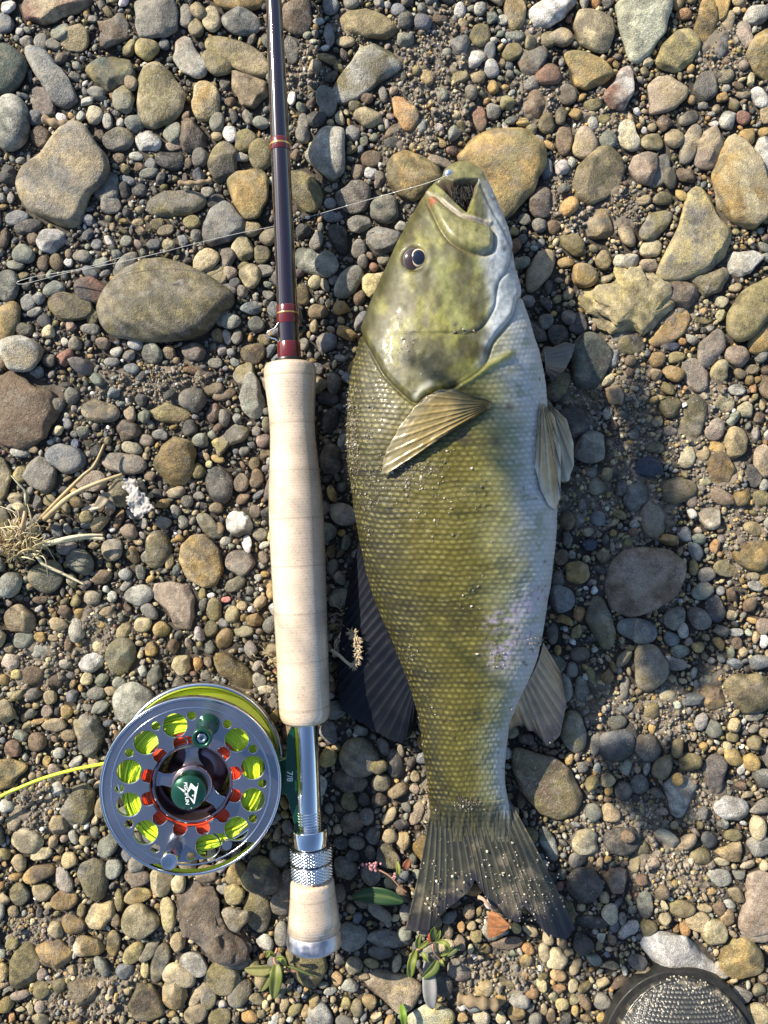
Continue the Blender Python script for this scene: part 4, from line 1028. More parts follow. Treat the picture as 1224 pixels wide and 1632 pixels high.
(822,1478,(8.4,9.4,0),'oc/ye','e',0),
(867,1609,(5.8,13.6,-10),'tn','e',0),
(65,956,(12.3,6.3,0),'br','e',0),
(346,218,(8.8,8.8,0),'tn','e',0),
(65,1015,(8.8,8.8,0),'oc','e',0),
(95,1200,(8.8,8.8,0),'lg','e',0),
(128,977,(8.8,8.8,0),'oc','e',0),
(939,185,(11.1,6.9,0),'tn','e',0),
(991,1463,(6.9,11.1,0),'gr','e',0),
(179,951,(7.7,9.8,0),'lg','e',0),
(465,158,(7,10.5,0),'wh','e',0),
(531,447,(8.8,8.3,0),'gr','a',0),
(662,1237,(7.8,9.4,0),'tn','e',0),
(356,993,(10.3,6.9,20),'bl','e',0),
(360,862,(10.3,6.9,-20),'lg/gr','e',0),
(386,965,(8.1,8.6,0),'tn','e',0),
(300,262,(7,9.8,0),'br','e',0),
(737,1621,(9.4,7.3,0),'oc','e',0),
(367,163,(8.8,7.7,0),'br','e',0),
(737,39,(8.8,7.7,0),'tn','e',0),
(109,676,(7.7,8.8,0),'bl','e',0),
(220,355,(10.5,6.3,0),'tn','e',0),
(348,732,(10.5,6.3,20),'oc/ye','e',0),
(318,790,(10.5,6.3,0),'gr','e',0),
(1200,918,(8.7,7.6,0),'cr','e',0),
(1184,1039,(8.7,7.6,0),'tn','e',0),
(527,1579,(10.3,6.4,0),'lg','e',0),
(639,1197,(5.7,11.4,-10),'tn/gr','e',0),
(323,946,(6.4,9.8,10),'ol','e',0),
(53,716,(9.8,6.3,0),'tn','e',0),
(221,267,(8.8,7,0),'br','e',0),
(121,708,(6.7,9.1,0),'nb','e',0),
(542,551,(8.8,6.9,0),'dk','e',0),
(229,835,(6.9,8.8,0),'gr/lg','e',0),
(864,1556,(8.9,6.8,-25),'ol','e',0),
(192,196,(7.7,7.7,0),'wh','e',0),
(726,183,(7.7,7.7,0),'cr','e',0),
(378,667,(7.7,7.7,0),'lg/bl','a',0),
(162,994,(7.7,7.7,0),'oc','e',0),
(417,1615,(7.4,7.8,0),'ol','e',0),
(907,1516,(7.3,7.8,0),'cr','a',0),
(140,838,(11.3,4.9,5),'lg','e',0),
(110,419,(7,7.7,0),'wh','e',0),
(735,1476,(5.8,9.4,5),'or/oc','e',0),
(1120,169,(8.7,6.2,0),'lg','e',0),
(104,546,(6.3,8.4,-20),'lg','e',0),
(1097,1023,(6.9,7.6,0),'pk','e',0),
(911,884,(7.6,6.9,0),'gr','e',0),
(752,1475,(7.8,6.5,-10),'tn','e',0),
(399,941,(6.9,7.4,0),'gr','e',0),
(418,900,(9.3,5.4,-20),'lg','e',0),
(412,920,(7.8,6.1,10),'lg','e',0),
(1141,175,(7.6,6.2,0),'tn','e',0),
(389,984,(6.9,6.9,0),'oc','e',0),
(397,993,(11.3,4.2,5),'gn','e',0),
(518,77,(8.8,5.3,0),'bl/wh','e',0),
(750,1512,(5.2,8.6,0),'cr','e',0),
(423,915,(7.8,5.4,5),'oc','e',0),
(343,1083,(7.8,5.4,0),'lg','e',0),
(378,995,(6.9,6.1,0),'ol','e',0),
(474,1584,(6.9,6.1,0),'ol','e',0),
(137,1599,(6.3,6.3,0),'or','r',0),
(779,1523,(8.9,4.4,0),'or','e',0),
(836,1553,(5,7.8,0),'or','e',0),
(429,735,(4.9,7.8,0),'lg/wh','e',0),
(119,692,(7,5.3,0),'wh/bl','e',0),
(14,1123,(7,4.9,0),'wh','e',0),
(337,949,(6.1,4.9,0),'wh','e',0)]
# ------------------------------------------------------------------ the ground: one sheet of damp silt, fine under the camera, coarse beyond
def low_z(X, Y): return (vnoise(X / .06, Y / .06, 3, 1) - .5) * .004
def ground_z(X, Y, s): return low_z(X, Y) + (vnoise(X / .0042, Y / .0042, 3, 2) - .5) * (.0024 + .0034 * s) - .0012 + .0022 * s
def build_ground():
    near_x = np.linspace(-0.25, 0.25, 380); near_y = np.linspace(-0.325, 0.325, 490)
    far = np.array([0.36, 0.5, 0.75, 1.2, 2.0, 4.0, 9.0])
    xs = np.concatenate([-far[::-1], near_x, far]); ys = np.concatenate([-far[::-1], near_y, far])
    X, Y = np.meshgrid(xs, ys)
    u, v = 612 + X / S, 816 - Y / S
    s = sandiness(u, v)
    z = ground_z(X, Y, s)
    dark, lite = np.array([.050, .043, .035]), np.array([.185, .158, .122])
    f = np.clip(s * .85 + (vnoise(X / .02, Y / .02, 3, 4) - .5) * .5, 0, 1)[..., None]
    col = dark * (1 - f) + lite * f
    out = sstep(.26, .36, np.maximum(np.abs(X), np.abs(Y) * .76))[..., None]; col = col * (1 - out) + np.array([.085, .073, .058]) * out
    col = col * (.8 + .4 * (1 - out) * vnoise(X / .0015, Y / .0015, 2, 8)[..., None])
    o = bpy.data.objects.new('ground', mesh('ground', np.stack([X, Y, z], -1).reshape(-1, 3), grid_faces(len(ys), len(xs)), col.reshape(-1, 3)))
    o.data.materials.append(SOIL); o['kind'] = 'structure'; o['label'] = 'dark damp silt of the gravel bar'; link(o)
build_ground()

# ------------------------------------------------------------------ stones
def pairs(b): return b if isinstance(b, tuple) else [(b[k], b[k + 1]) for k in range(0, len(b), 2)]
STONES = [(t[0], t[1], pairs(t[2]), *t[3:]) for t in STONES]; SMALL = [(t[0], t[1], pairs(t[2]), *t[3:]) for t in SMALL]
def colour_pair(code):
    a = code.split('/'); b = a[1] if len(a) > 1 else a[0]
    return np.array(PAL[a[0]]), np.array(PAL[b])

def stone_geo(body, h, sh, seed, na, nl, tilt=0.0):
    """a river stone: outline given in photo pixels (polygon or ellipse), half height h in metres, built about its own middle"""
    r = np.random.default_rng(seed)
    th = np.arange(na) * 2 * math.pi / na
    if isinstance(body, tuple):
        rx, ry, ang = body; t = th - math.radians(ang)
        R = rx * ry / np.sqrt((ry * np.cos(t)) ** 2 + (rx * np.sin(t)) ** 2)
        R *= 1 + .05 * np.cos(2 * t + r.uniform(0, 6)) + r.uniform(.01, .075) * np.cos(3 * t + r.uniform(0, 6)) + r.uniform(0, .03) * np.cos(5 * t + r.uniform(0, 6))
    else:
        pts = np.array(body, float); R = np.zeros(na); c, s = np.cos(th), np.sin(th)
        for (x0, y0), (x1, y1) in zip(pts, np.roll(pts, -1, 0)):
            den = c * (y1 - y0) - s * (x1 - x0)
            with np.errstate(divide='ignore', invalid='ignore'):
                q = (x0 * (y1 - y0) - y0 * (x1 - x0)) / den; k = (x0 * s - y0 * c) / den
            ok = (q > 0) & (k >= -1e-6) & (k <= 1 + 1e-6) & np.isfinite(q)
            R = np.where(ok, np.maximum(R, np.where(ok, q, 0)), R)
        R = np.where(R <= 0, R[R > 0].mean(), R)
        R = (np.roll(R, 1) + (3 if sh != 'a' else 6) * R + np.roll(R, -1)) / (5 if sh != 'a' else 8)
    R = R * S
    ph = np.linspace(-math.pi / 2 * .96, math.pi / 2 * .96, nl)
    p, q = {'e': (.62, .95), 'r': (.95, 1.0), 'a': (.5, .9), 'q': (.6, .9)}[sh]
    rad = np.cos(ph) ** p; zz = np.sign(np.sin(ph)) * np.abs(np.sin(ph)) ** q
    U = np.stack([rad[:, None] * np.cos(th), rad[:, None] * np.sin(th), np.broadcast_to(zz[:, None], (nl, na))], -1)
    U = np.concatenate([[[0, 0, -1.0]], U.reshape(-1, 3), [[0, 0, 1.0]]])
    d = np.zeros(len(U))
    waves = {'e': (5, .030, 2.2), 'r': (4, .025, 2), 'a': (6, .040, 3), 'q': (18, .040, 7)}[sh]
    for _ in range(waves[0]):
        k = r.normal(0, waves[2], 3); d += waves[1] * np.sin(U @ k + r.uniform(0, 6))
    if sh == 'q':
        for _ in range(30):
            f_ = r.uniform(7, 34); k = r.normal(0, 1, 3); k *= f_ / np.linalg.norm(k); d += .0085 * (.64 - np.abs(np.sin(U @ k + r.uniform(0, 6) + .9 * np.sin(U @ k[::-1] * .5))))
    U = U * (1 + d)[:, None]
    if sh in 'aq':
        for _ in range(10):
            n = r.normal(0, 1, 3); n[2] = abs(n[2]) * 1.1; n /= np.linalg.norm(n); lim = r.uniform(.70, .90)
            U = U - np.maximum(0, U @ n - lim)[:, None] * n * .92
    elif sh == 'e' and r.random() < .8:
        n = np.array([r.normal(0, .35), r.normal(0, .35), 1.0]); n /= np.linalg.norm(n); lim = r.uniform(.45, .85)
        U = U - np.maximum(0, U @ n - lim)[:, None] * n * .88
        for _ in range(r.integers(1, 5)):
            n = r.normal(0, 1, 3); n[2] = abs(n[2]) * .9 + .15; n /= np.linalg.norm(n); lim = r.uniform(.78, .96)
            U = U - np.maximum(0, U @ n - lim)[:, None] * n * .9
    Rv = np.concatenate([[R.mean()], np.tile(R, nl), [R.mean()]])
    V = np.stack([U[:, 0] * Rv, -U[:, 1] * Rv, U[:, 2] * h], -1)
    if tilt:
        M = Matrix.Rotation(r.normal(0, tilt), 3, 'X') @ Matrix.Rotation(r.normal(0, tilt), 3, 'Y')
        V = V @ np.array(M).T
    q4 = grid_faces(nl, na, True)[:, ::1] + 1
    j = np.arange(na); j2 = (j + 1) % na
    lo = np.stack([np.zeros(na, int), j2 + 1, j + 1], -1); top = np.full(na, len(U) - 1)
    hi = np.stack([top, (nl - 1) * na + j + 1, (nl - 1) * na + j2 + 1], -1)
    F = [q4[:, ::-1], lo[:, ::-1], hi[:, ::-1]]
    return V, F

OW, OH, OX, OY = 1530, 2040, 153, 204        # occupancy raster, one cell per photo pixel with a margin
occ = np.zeros((OH, OW), bool)
yy, xx = np.mgrid[0:OH, 0:OW]; GU, GV = xx - OX, yy - OY
def mark(body, x, y, grow=1.0):
    if isinstance(body, tuple):
        rx, ry, ang = body; R = int(max(rx, ry)) + 2
    else:
        R = int(max(max(abs(a), abs(b)) for a, b in body)) + 2
    x0, x1, y0, y1 = max(0, int(x) + OX - R), min(OW, int(x) + OX + R + 1), max(0, int(y) + OY - R), min(OH, int(y) + OY + R + 1)
    if x1 <= x0 or y1 <= y0: return
    dx, dy = GU[y0:y1, x0:x1] - x, GV[y0:y1, x0:x1] - y
    if isinstance(body, tuple):
        c, s = math.cos(math.radians(ang)), math.sin(math.radians(ang))
        m = ((dx * c + dy * s) / rx) ** 2 + ((-dx * s + dy * c) / ry) ** 2 < grow
    else: m = inside(dx, dy, body)
    occ[y0:y1, x0:x1] |= m

UNDER = [(FISH_PG, .6, 8), (TAIL_PG, .62, 0), (DORSAL_PG, .5, 0), (ANAL_PG, .6, 0)]
def press(u, v):
    """stones under the fish, its fins and the reel sit lower"""
    f = 1.0
    for pg, k, _ in UNDER:
        if inside(np.array([float(u)]), np.array([float(v)]), pg)[0]: f = min(f, k)
    if math.hypot(u - 335, v - 1210) < 135: f = min(f, .55)
    return f

def minrad(body):
    if isinstance(body, tuple): return min(body[0], body[1])
    p = np.array(body, float); a = .5 * abs(np.sum(p[:, 0] * np.roll(p[:, 1], -1) - p[:, 1] * np.roll(p[:, 0], -1)))
    L = max(np.hypot(*(p[i] - p[k])) for i in range(len(p)) for k in range(i))
    return a / L * .62

def build_stones():
    for i, (x, y, body, colr, sh, dz, label) in enumerate(STONES):
        mr = minrad(body); big = mr > 18
        r = np.random.default_rng(i + 100)
        h = (.8 if mr > 40 else 1) * min(mr * S * r.uniform(.42, .56) * {'e': 1, 'r': 1.25, 'a': 1.12, 'q': 1.25}[sh], .0125) * press(x, y)
        na, nl = (150, 60) if sh == 'q' else ((72, 24) if mr > 30 else ((52, 18) if big else (30, 12)))
        V, F = stone_geo(body, h, sh, i + 100, na, nl, .07 if big else .14)
        n = 'stone' if mr > 14 else 'pebble'
        o = bpy.data.objects.new(n, mesh(n, V, F)); o.data.materials.append(STONE)
        zc = h * r.uniform(.22, .48) + dz * .001 + float(low_z(*P(x, y, 0)[:2])) * .6
        o.location = P(x, y, 0) + np.array([0, 0, zc])
        a, b = colour_pair(colr); j = r.uniform(.88, 1.14)
        o.color = (*(a * j), 1); o['second_colour'] = [float(q) for q in b * j] + [1.0]
        o['label'] = label; o['category'] = n; o['group'] = 'stones of the river gravel bar'
        link(o)
        if dz <= 1: mark(body, x, y)
build_stones()

def ico(sub):
    import bmesh
    bm = bmesh.new(); bmesh.ops.create_icosphere(bm, subdivisions=sub, radius=1)
    V = np.array([v.co[:] for v in bm.verts]); F = np.array([[v.index for v in f.verts] for f in bm.faces]); bm.free()
    return V, F
I1, I2, I3 = ico(1), ico(2), ico(3)
def variants(base, n, seed, amp=.06, facets=.5):
    out = []; r = np.random.default_rng(seed)
    for k in range(n):
        U = base.copy(); d = np.zeros(len(U))
        for _ in range(5): d += amp * np.sin(U @ r.normal(0, 2.2, 3) + r.uniform(0, 6))
        U = U * (1 + d)[:, None]
        if r.random() < facets:
            for _ in range(7):
                n_ = r.normal(0, 1, 3); n_ /= np.linalg.norm(n_)
                U = U - np.maximum(0, U @ n_ - r.uniform(.62, .88))[:, None] * n_ * .95
        out.append(U)
    return out
V3, V2, V1 = variants(I3[0], 20, 21, .06, .75), variants(I2[0], 24, 1, .07, .75), variants(I1[0], 16, 2, .12, .8)
MIXW = [('ol', 15), ('oc', 8), ('tn', 15), ('br', 10), ('dk', 10), ('gr', 15), ('lg', 8), ('bl', 9), ('wh', 2.5), ('pk', 3.5), ('rd', .8), ('gn', 8), ('pu', 2.5), ('cr', 6), ('or', .6), ('ye', .5)]
MK = np.array([PAL[k] for k, _ in MIXW]); MW = np.array([q for _, q in MIXW], float)
WARM = np.array([{'ol': 1, 'oc': 2.2, 'tn': 2, 'br': 1, 'dk': .25, 'gr': .5, 'lg': 1, 'bl': .3, 'wh': 1, 'pk': 1.2, 'rd': 1.2, 'gn': .6, 'pu': .4, 'cr': 2.2, 'or': 2, 'ye': 2}[k] for k, _ in MIXW])
COOL = np.array([{'ol': .7, 'oc': .3, 'tn': .4, 'br': .9, 'dk': 1.7, 'gr': 1.5, 'lg': 1, 'bl': 1.7, 'wh': .9, 'pk': .6, 'rd': .8, 'gn': 1.5, 'pu': 1.4, 'cr': .25, 'or': .3, 'ye': .2}[k] for k, _ in MIXW])
def warmth(u, v):
    """the bar is tan and ochre top right and bottom left, slaty in the middle and left"""
    return float(np.clip(.35 + .55 * sstep(820, 1000, u) * (1 - .35 * sstep(800, 1100, v)) + .6 * sstep(900, 1350, v) * (1 - sstep(420, 640, u)) - .15 * (u < 420) * (v < 800), 0, 1))
def pick(u, v, r):
    t = warmth(u, v); wts = MW * (WARM * t + COOL * (1 - t)); k = r.choice(len(MW), p=wts / wts.sum())
    return MK[k] * r.uniform(.72, 1.22) * (1 + r.normal(0, .03, 3))

def blob(lst, tpl, F, u, v, rx, ry, h, zc, r, tilt, colr):
    U = tpl[r.integers(len(tpl))] * np.array([rx * S, ry * S, h])
    a, b, c = r.uniform(0, 6.28), r.normal(0, tilt), r.normal(0, tilt)
    M = np.array(Matrix.Rotation(b, 3, 'X') @ Matrix.Rotation(c, 3, 'Y') @ Matrix.Rotation(a, 3, 'Z'))
    lst.append((U @ M.T + P(u, v, 0) + np.array([0, 0, zc]), F, np.clip(colr, .01, .8)))

def build_gravel():
    r = np.random.default_rng(11); parts_ = []
    # stones read off the photograph that are too small to pick apart one by one
    for i, (x, y, body, colr, sh, dz) in enumerate(SMALL):
        mr = minrad(body); h = mr * S * r.uniform(.5, .68) * press(x, y)
        V, F = stone_geo(body, h, sh if sh in 'ea' else 'e', i + 900, 18, 8, .15)
        a, b = colour_pair(colr); f = r.uniform(.25, .75)
        parts_.append((V + P(x, y, 0) + np.array([0, 0, h * .35 + dz * .001]), F, (a * f + b * (1 - f)) * r.uniform(.88, 1.14)))
        mark(body, x, y)
    deep = inside(GU.astype(float), GV.astype(float), FISH_PG) & (seg_dist(GU.astype(float), GV.astype(float), FISH_PG + FISH_PG[:1]) > 16)
    occ[deep] = True
    ang = np.arange(10) * 2 * math.pi / 10; ca, sa = np.cos(ang), np.sin(ang)
    fines = []; LZ = low_z((GU - 612) * S, -(GV - 816) * S)
    SG = sandiness(GU.astype(float), GV.astype(float)); GZ = ground_z((GU - 612) * S, -(GV - 816) * S, SG)
    for rad, tries, tol in [(22, 900, .92), (17, 2500, .9), (13, 5000, .88), (10, 9000, .86), (7.5, 16000, .84), (5.6, 26000, .82), (4.2, 34000, .8), (3.2, 36000, .8)]:
        U_ = r.uniform(-130, 1354, tries); V_ = r.uniform(-180, 1812, tries); R_ = rad * r.uniform(.85, 1.2, tries); E_ = r.uniform(.50, .95, tries)
        ok = ~occ[(V_ + OY).astype(int), (U_ + OX).astype(int)]
        sd = sandiness(U_, V_)
        ok &= r.random(tries) > sd * (.93 if rad > 5 else .78)
        for u, v, R, e, s in zip(U_[ok], V_[ok], R_[ok], E_[ok], sd[ok]):
            m = R * math.sqrt(e) * tol
            ix = (u + OX + ca * m).astype(int); iy = (v + OY + sa * m).astype(int)
            if occ[iy, ix].any() or occ[int(v) + OY, int(u) + OX]: continue
            h = R * e * S * r.uniform(.55, .85) * press(u, v)
            c = pick(u, v, r)
            tp, F = (V3, I3[1]) if R > 9 else ((V2, I2[1]) if R > 3.4 else (V1, I1[1]))
            blob(parts_, tp, F, u, v, R, R * e, h, h * r.uniform(.25, .75) + s * .001 + LZ[int(v) + OY, int(u) + OX], r, .25, c)
            mark((R, R, 0), u, v, .75 * e)
    V, F, C = merge(parts_); print('pebble triangles', sum(f.shape[0] * (f.shape[1] - 2) for f in F), len(parts_))
    stuff('loose_pebbles', V, F, GRAVEL, C, True, 'small mixed pebbles packed between the larger stones', 'pebbles')
    # sand crumbs and grit in what is left open
    n = 190000; U_ = r.uniform(-60, 1284, n); V_ = r.uniform(-90, 1722, n); sd = sandiness(U_, V_)
    ok = ~occ[(V_ + OY).astype(int), (U_ + OX).astype(int)] & (r.random(n) < .40 + .60 * sd)
    oct_V = np.array([(1, 0, 0), (-1, 0, 0), (0, 1, 0), (0, -1, 0), (0, 0, 1), (0, 0, -1)], float); oct_F = np.array([(0, 2, 4), (2, 1, 4), (1, 3, 4), (3, 0, 4), (2, 0, 5), (1, 2, 5), (3, 1, 5), (0, 3, 5)])
    small_, big_ = [], []
    for u, v, s in zip(U_[ok], V_[ok], sd[ok]):
        R = r.choice([.8, 1.2, 1.7, 2.5, 3.7, 5.0], p=[.20, .26, .24, .17, .10, .03]) * r.uniform(.8, 1.25)
        if r.random() < .30: c = pick(u, v, r) * 1.1
        else: c = (np.array([.060, .051, .041]) * (1 - s) + np.array([.200, .170, .130]) * s) * r.uniform(.6, 1.4)
        off = P(u, v, 0) + np.array([0, 0, GZ[int(v) + OY, int(u) + OX] + (R * r.uniform(.25, .7) + r.uniform(0, 1.2)) * S])
        if R < 1.9: small_.append((oct_V * R * S * r.uniform(.7, 1.35, (6, 1)) + off, oct_F, c))
        else: big_.append((I0[r.integers(8)] * R * S * r.uniform(.75, 1.2, 3) + off, ICO0F, c))
    V, F, C = merge(small_ + big_); print('crumb triangles', len(small_) * 8 + len(big_) * 20)
    stuff('sand_crumbs', V, F, GRAIN, C, False, 'damp sand crumbs and grit between the pebbles', 'sand')
def ico0():
    V, F = ico(1); return V, F
_t = (1 + 5 ** .5) / 2
ICO0 = np.array([(-1, _t, 0), (1, _t, 0), (-1, -_t, 0), (1, -_t, 0), (0, -1, _t), (0, 1, _t), (0, -1, -_t), (0, 1, -_t), (_t, 0, -1), (_t, 0, 1), (-_t, 0, -1), (-_t, 0, 1)]) / 1.9
ICO0F = np.array([(0, 11, 5), (0, 5, 1), (0, 1, 7), (0, 7, 10), (0, 10, 11), (1, 5, 9), (5, 11, 4), (11, 10, 2), (10, 7, 6), (7, 1, 8), (3, 9, 4), (3, 4, 2), (3, 2, 6), (3, 6, 8), (3, 8, 9), (4, 9, 5), (2, 4, 11), (6, 2, 10), (8, 6, 7), (9, 8, 1)])
_r0 = np.random.default_rng(5)
I0 = [ICO0 * (1 + _r0.normal(0, .16, (12, 1))) for _ in range(8)]
build_gravel()
def spread_bar():
    """the same small gravel goes on around the part in view (copies share their mesh)"""
    src = [o for o in sc.objects if o.name in ('loose_pebbles', 'sand_crumbs')]
    for i in (-1, 0, 1):
        for j in (-1, 0, 1):
            if i == 0 and j == 0: continue
            for o in src:
                c = o.copy(); c.location = (i * .515, j * .690, 0); c.rotation_euler = (0, 0, math.pi * ((i + j) % 2)); link(c)
spread_bar()
# ------------------------------------------------------------------ the fish
def build_fish():
    nr, nt_, nb = 860, 250, 50
    from_rows = ROWS
    B = np.interp(np.arange(2000), [267, 270, 276, 284, 300, 335, 375, 400, 450, 500, 600, 700, 800, 900, 1000, 1100, 1200, 1268, 1290, 1306, 1322, 1340], [2.5, 4.5, 6.5, 8.5, 11.5, 16, 19, 21, 24, 26.5, 30, 32, 31.5, 29, 24.5, 19, 14, 9.8, 5.6, 2.6, .8, .1]) * .001
    ZC = np.interp(np.arange(2000), [267, 400, 600, 700, 900, 1100, 1200, 1280, 1312, 1340], [27, 32, 36, 37, 34, 25, 19, 14.2, 12.6, 12.0]) * .001
    ker = np.ones(41) / 41
    sm = lambda a: np.convolve(np.pad(a, 20, mode='edge'), ker, 'valid')
    ZC = sm(ZC); Bs = sm(B); B = np.where((np.arange(2000) < 330) | (np.arange(2000) > 1268), B, Bs)
    vr = 267 + (1340 - 267) * np.linspace(0, 1, nr)
    Lr = np.interp(np.arange(2000), ROWS, LEFT); Rr = np.interp(np.arange(2000), ROWS, RIGHT)
    ker2 = np.ones(15) / 15; sm2 = lambda a: np.convolve(np.pad(a, 7, mode='edge'), ker2, 'valid')
    f = np.clip((np.arange(2000) - 290) / 60, 0, 1)
    Lr = Lr * (1 - f) + sm2(sm2(Lr)) * f; Rr = Rr * (1 - f) + sm2(sm2(Rr)) * f
    g = lambda a: np.interp(vr, np.arange(2000), a)
    L, R, b, zc = g(Lr), g(Rr), g(B), g(ZC)
    th = np.concatenate([np.linspace(math.pi, 0, nt_), -np.linspace(0, math.pi, nb + 2)[1:-1]])
    nc = len(th); c, s = np.cos(th), np.sin(th)
    kz = S * (H - zc) / H
    xc = ((L + R) / 2 - 612) * kz; a = (R - L) / 2 * kz; y = -(vr - 816) * kz
    prof = np.sign(s) * np.abs(s) ** .88
    X = xc[:, None] + a[:, None] * c
    Z = zc[:, None] + b[:, None] * prof
    Y = np.broadcast_to(y[:, None], X.shape)
    V = np.stack([X, Y, Z], -1)
    def normals(V):
        du = np.gradient(V, axis=0); dv = np.roll(V, -1, 1) - np.roll(V, 1, 1)
        n = np.cross(dv, du); n /= np.linalg.norm(n, axis=-1)[..., None] + 1e-12
        return n
    N = normals(V)
    if N[nr // 2, nt_ // 2, 2] < 0: N = -N
    k = S * (H - V[..., 2]) / H
    u = 612 + V[..., 0] / k; v = 816 - V[..., 1] / k
    top = np.broadcast_to(np.arange(nc)[None, :] < nt_, u.shape)
    nn = np.broadcast_to(((1 + c) / 2)[None, :], u.shape)
    # arc position across the flank in pixels, counted from the lateral line
    seg = np.linalg.norm(V - np.roll(V, 1, 1), axis=-1); seg[:, 0] = 0
    arc = np.cumsum(seg, 1) / S; mid = arc[:, int(nt_ * .42)][:, None]; arc = arc - mid
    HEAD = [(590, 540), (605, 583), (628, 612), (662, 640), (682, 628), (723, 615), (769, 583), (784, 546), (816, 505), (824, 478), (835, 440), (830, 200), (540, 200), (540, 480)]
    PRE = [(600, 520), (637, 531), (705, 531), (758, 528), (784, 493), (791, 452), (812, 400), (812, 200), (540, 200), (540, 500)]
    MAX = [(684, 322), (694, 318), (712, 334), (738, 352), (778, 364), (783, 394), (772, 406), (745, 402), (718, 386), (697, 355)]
    MOUTH = [(700, 297), (709, 291), (722, 295), (740, 291), (759, 291), (756, 305), (751, 320), (747, 332), (743, 340), (736, 334), (724, 322), (712, 309)]
    _old = [(698, 297), (712, 288), (726, 292), (742, 292), (762, 297), (765, 318), (757, 331), (746, 338), (731, 330), (716, 314)]
    def rounded(pg): p = np.array(pg + pg[:3], float); q = smooth_path(p, len(p) * 5); n_ = 5; return [tuple(a_) for a_ in q[n_: -2 * n_ - 2]]
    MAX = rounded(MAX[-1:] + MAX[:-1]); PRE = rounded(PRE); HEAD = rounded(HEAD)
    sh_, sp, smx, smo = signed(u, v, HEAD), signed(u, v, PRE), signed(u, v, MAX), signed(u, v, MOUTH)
    d = np.zeros(u.shape)
    d += .0015 * sstep(-2, 9, sh_) - .0008 * np.exp(-((sh_ + 3) / 2.4) ** 2)
    pw = sstep(660, 745, u); d += pw * (.0006 * sstep(-3, 7, sp) - .0005 * np.exp(-((sp + 2) / 2.2) ** 2)) - .0003 * np.exp(-((sp + 1) / 1.6) ** 2) * (1 - pw) * sstep(632, 650, u)
    d += .0019 * sstep(-2, 9, smx) - .0014 * np.exp(-((smx + 2) / 3) ** 2)
    lip = [(686, 312), (705, 322), (735, 347), (778, 358)]
    dl = seg_dist(u, v, lip); d += .0008 * np.exp(-(dl / 3.2) ** 2) - .0006 * np.exp(-((seg_dist(u, v, [(690, 325), (735, 356), (776, 366)])) / 2.2) ** 2)
    rib = [(736, 612), (765, 592), (810, 566)]
    dr = seg_dist(u, v, rib); d += .0020 * np.exp(-(dr / 7) ** 2)
    br1 = [(784, 546), (806, 515), (822, 480)]
    eye = np.hypot(u - 661, v - 415)
    d += .0004 * np.exp(-((eye - 26) / 6) ** 2) - .0018 * sstep(22, 15, eye)
    nos = np.hypot((u - 687) / 1.0, v - 345)
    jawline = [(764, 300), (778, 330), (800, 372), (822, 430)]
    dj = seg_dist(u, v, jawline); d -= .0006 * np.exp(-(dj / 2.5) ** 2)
    # low undulations of the skin
    d += (vnoise(u / 45, v / 60, 3, 3) - .5) * .0016
    d += (vnoise(u / 12, v / 12, 2, 6) - .5) * .0004
    # scales: staggered rows, pitch shrinking towards the tail
    pv = 8.2; pu = np.interp(vr, [267, 560, 700, 900, 1100, 1300], [8, 8.5, 10.5, 11, 9.5, 7.5])[:, None]
    warp = (vnoise(u / 40, v / 40, 2, 9) - .5) * 7
    row = (v + warp) / pv + .22 * np.abs(arc / pu) * .35
    ri = np.floor(row); fy = row - ri
    col_ = arc / pu + .5 * np.mod(ri, 2) + .2 * (vnoise(u / 30, v / 30, 2, 12) - .5)
    ci = np.floor(col_); fx = col_ - ci - .5
    cell = LAT[ri.astype(int) % 256, ci.astype(int) % 256]
    body = sstep(0, -9, sh_)
    shape = np.clip(1 - (2 * np.abs(fx)) ** 2.4, 0, 1) * sstep(0, .55, fy) * (1 - sstep(.86, 1.0, fy))
    size = np.interp(nn, [0, .15, .8, 1], [.6, 1, .8, .35])
    d += body * size * (.00020 * shape)
    d -= np.where(top, 1, 0) * sstep(-2.5, 4, smo) * np.minimum(.011, b[:, None] * .9)
    d += (vnoise(u / 4.5, v / 28, 2, 95) - .5) * .0014 * sstep(1284, 1304, v)
    V2 = V + N * (d * np.where(top, 1, .3))[..., None]
    # ---------------- pigment, plus shade painted into the grooves and mouth
    def mixc(A, Bc, t): return A * (1 - t[..., None]) + np.asarray(Bc) * t[..., None]
    C = np.broadcast_to(np.array([.050, .045, .012]), u.shape + (3,)).copy()
    jit = (vnoise(u / 55, v / 40, 4, 2) - .5)
    C = mixc(C, (.128, .110, .014), sstep(.06, .34, nn + jit * .12))
    C = mixc(C, (.180, .158, .026), sstep(.34, .60, nn + jit * .25) * (.55 + .45 * vnoise(u / 28, v / 16, 3, 20)))
    C = mixc(C, (.225, .225, .10), sstep(.52, .72, nn + jit * .26))
    C = mixc(C, (.40, .42, .43), sstep(.68, .91, nn + jit * .16 - .05 * sstep(1000, 1200, v) + .03 * sstep(700, 500, v)))
    C = mixc(C, (.21, .225, .135), sstep(.48, .68, vnoise(u / 20, v / 13, 4, 97)) * sstep(.60, .74, nn) * sstep(1.0, .86, nn) * .62 * body)
    bars = vnoise(u / 70, v / 17, 3, 14)
    C *= (1 - .38 * sstep(.50, .72, bars) * sstep(.95, .6, nn) * body)[..., None]
    # scale print: pale fleck on each scale of the flank and back, dark skin between
    fleck = np.exp(-((fx / (.20 + .16 * cell)) ** 2 + ((fy - .52 - .2 * fx) / (.13 + .10 * cell[::-1])) ** 2)) * body * np.clip(.1 + 1.2 * cell * (.5 + vnoise(u / 26, v / 26, 2, 77)), 0, 1.2)
    edge = (1 - shape) * body
    C *= (1 - .28 * edge * sstep(.95, .55, nn) - .08 * edge)[..., None]
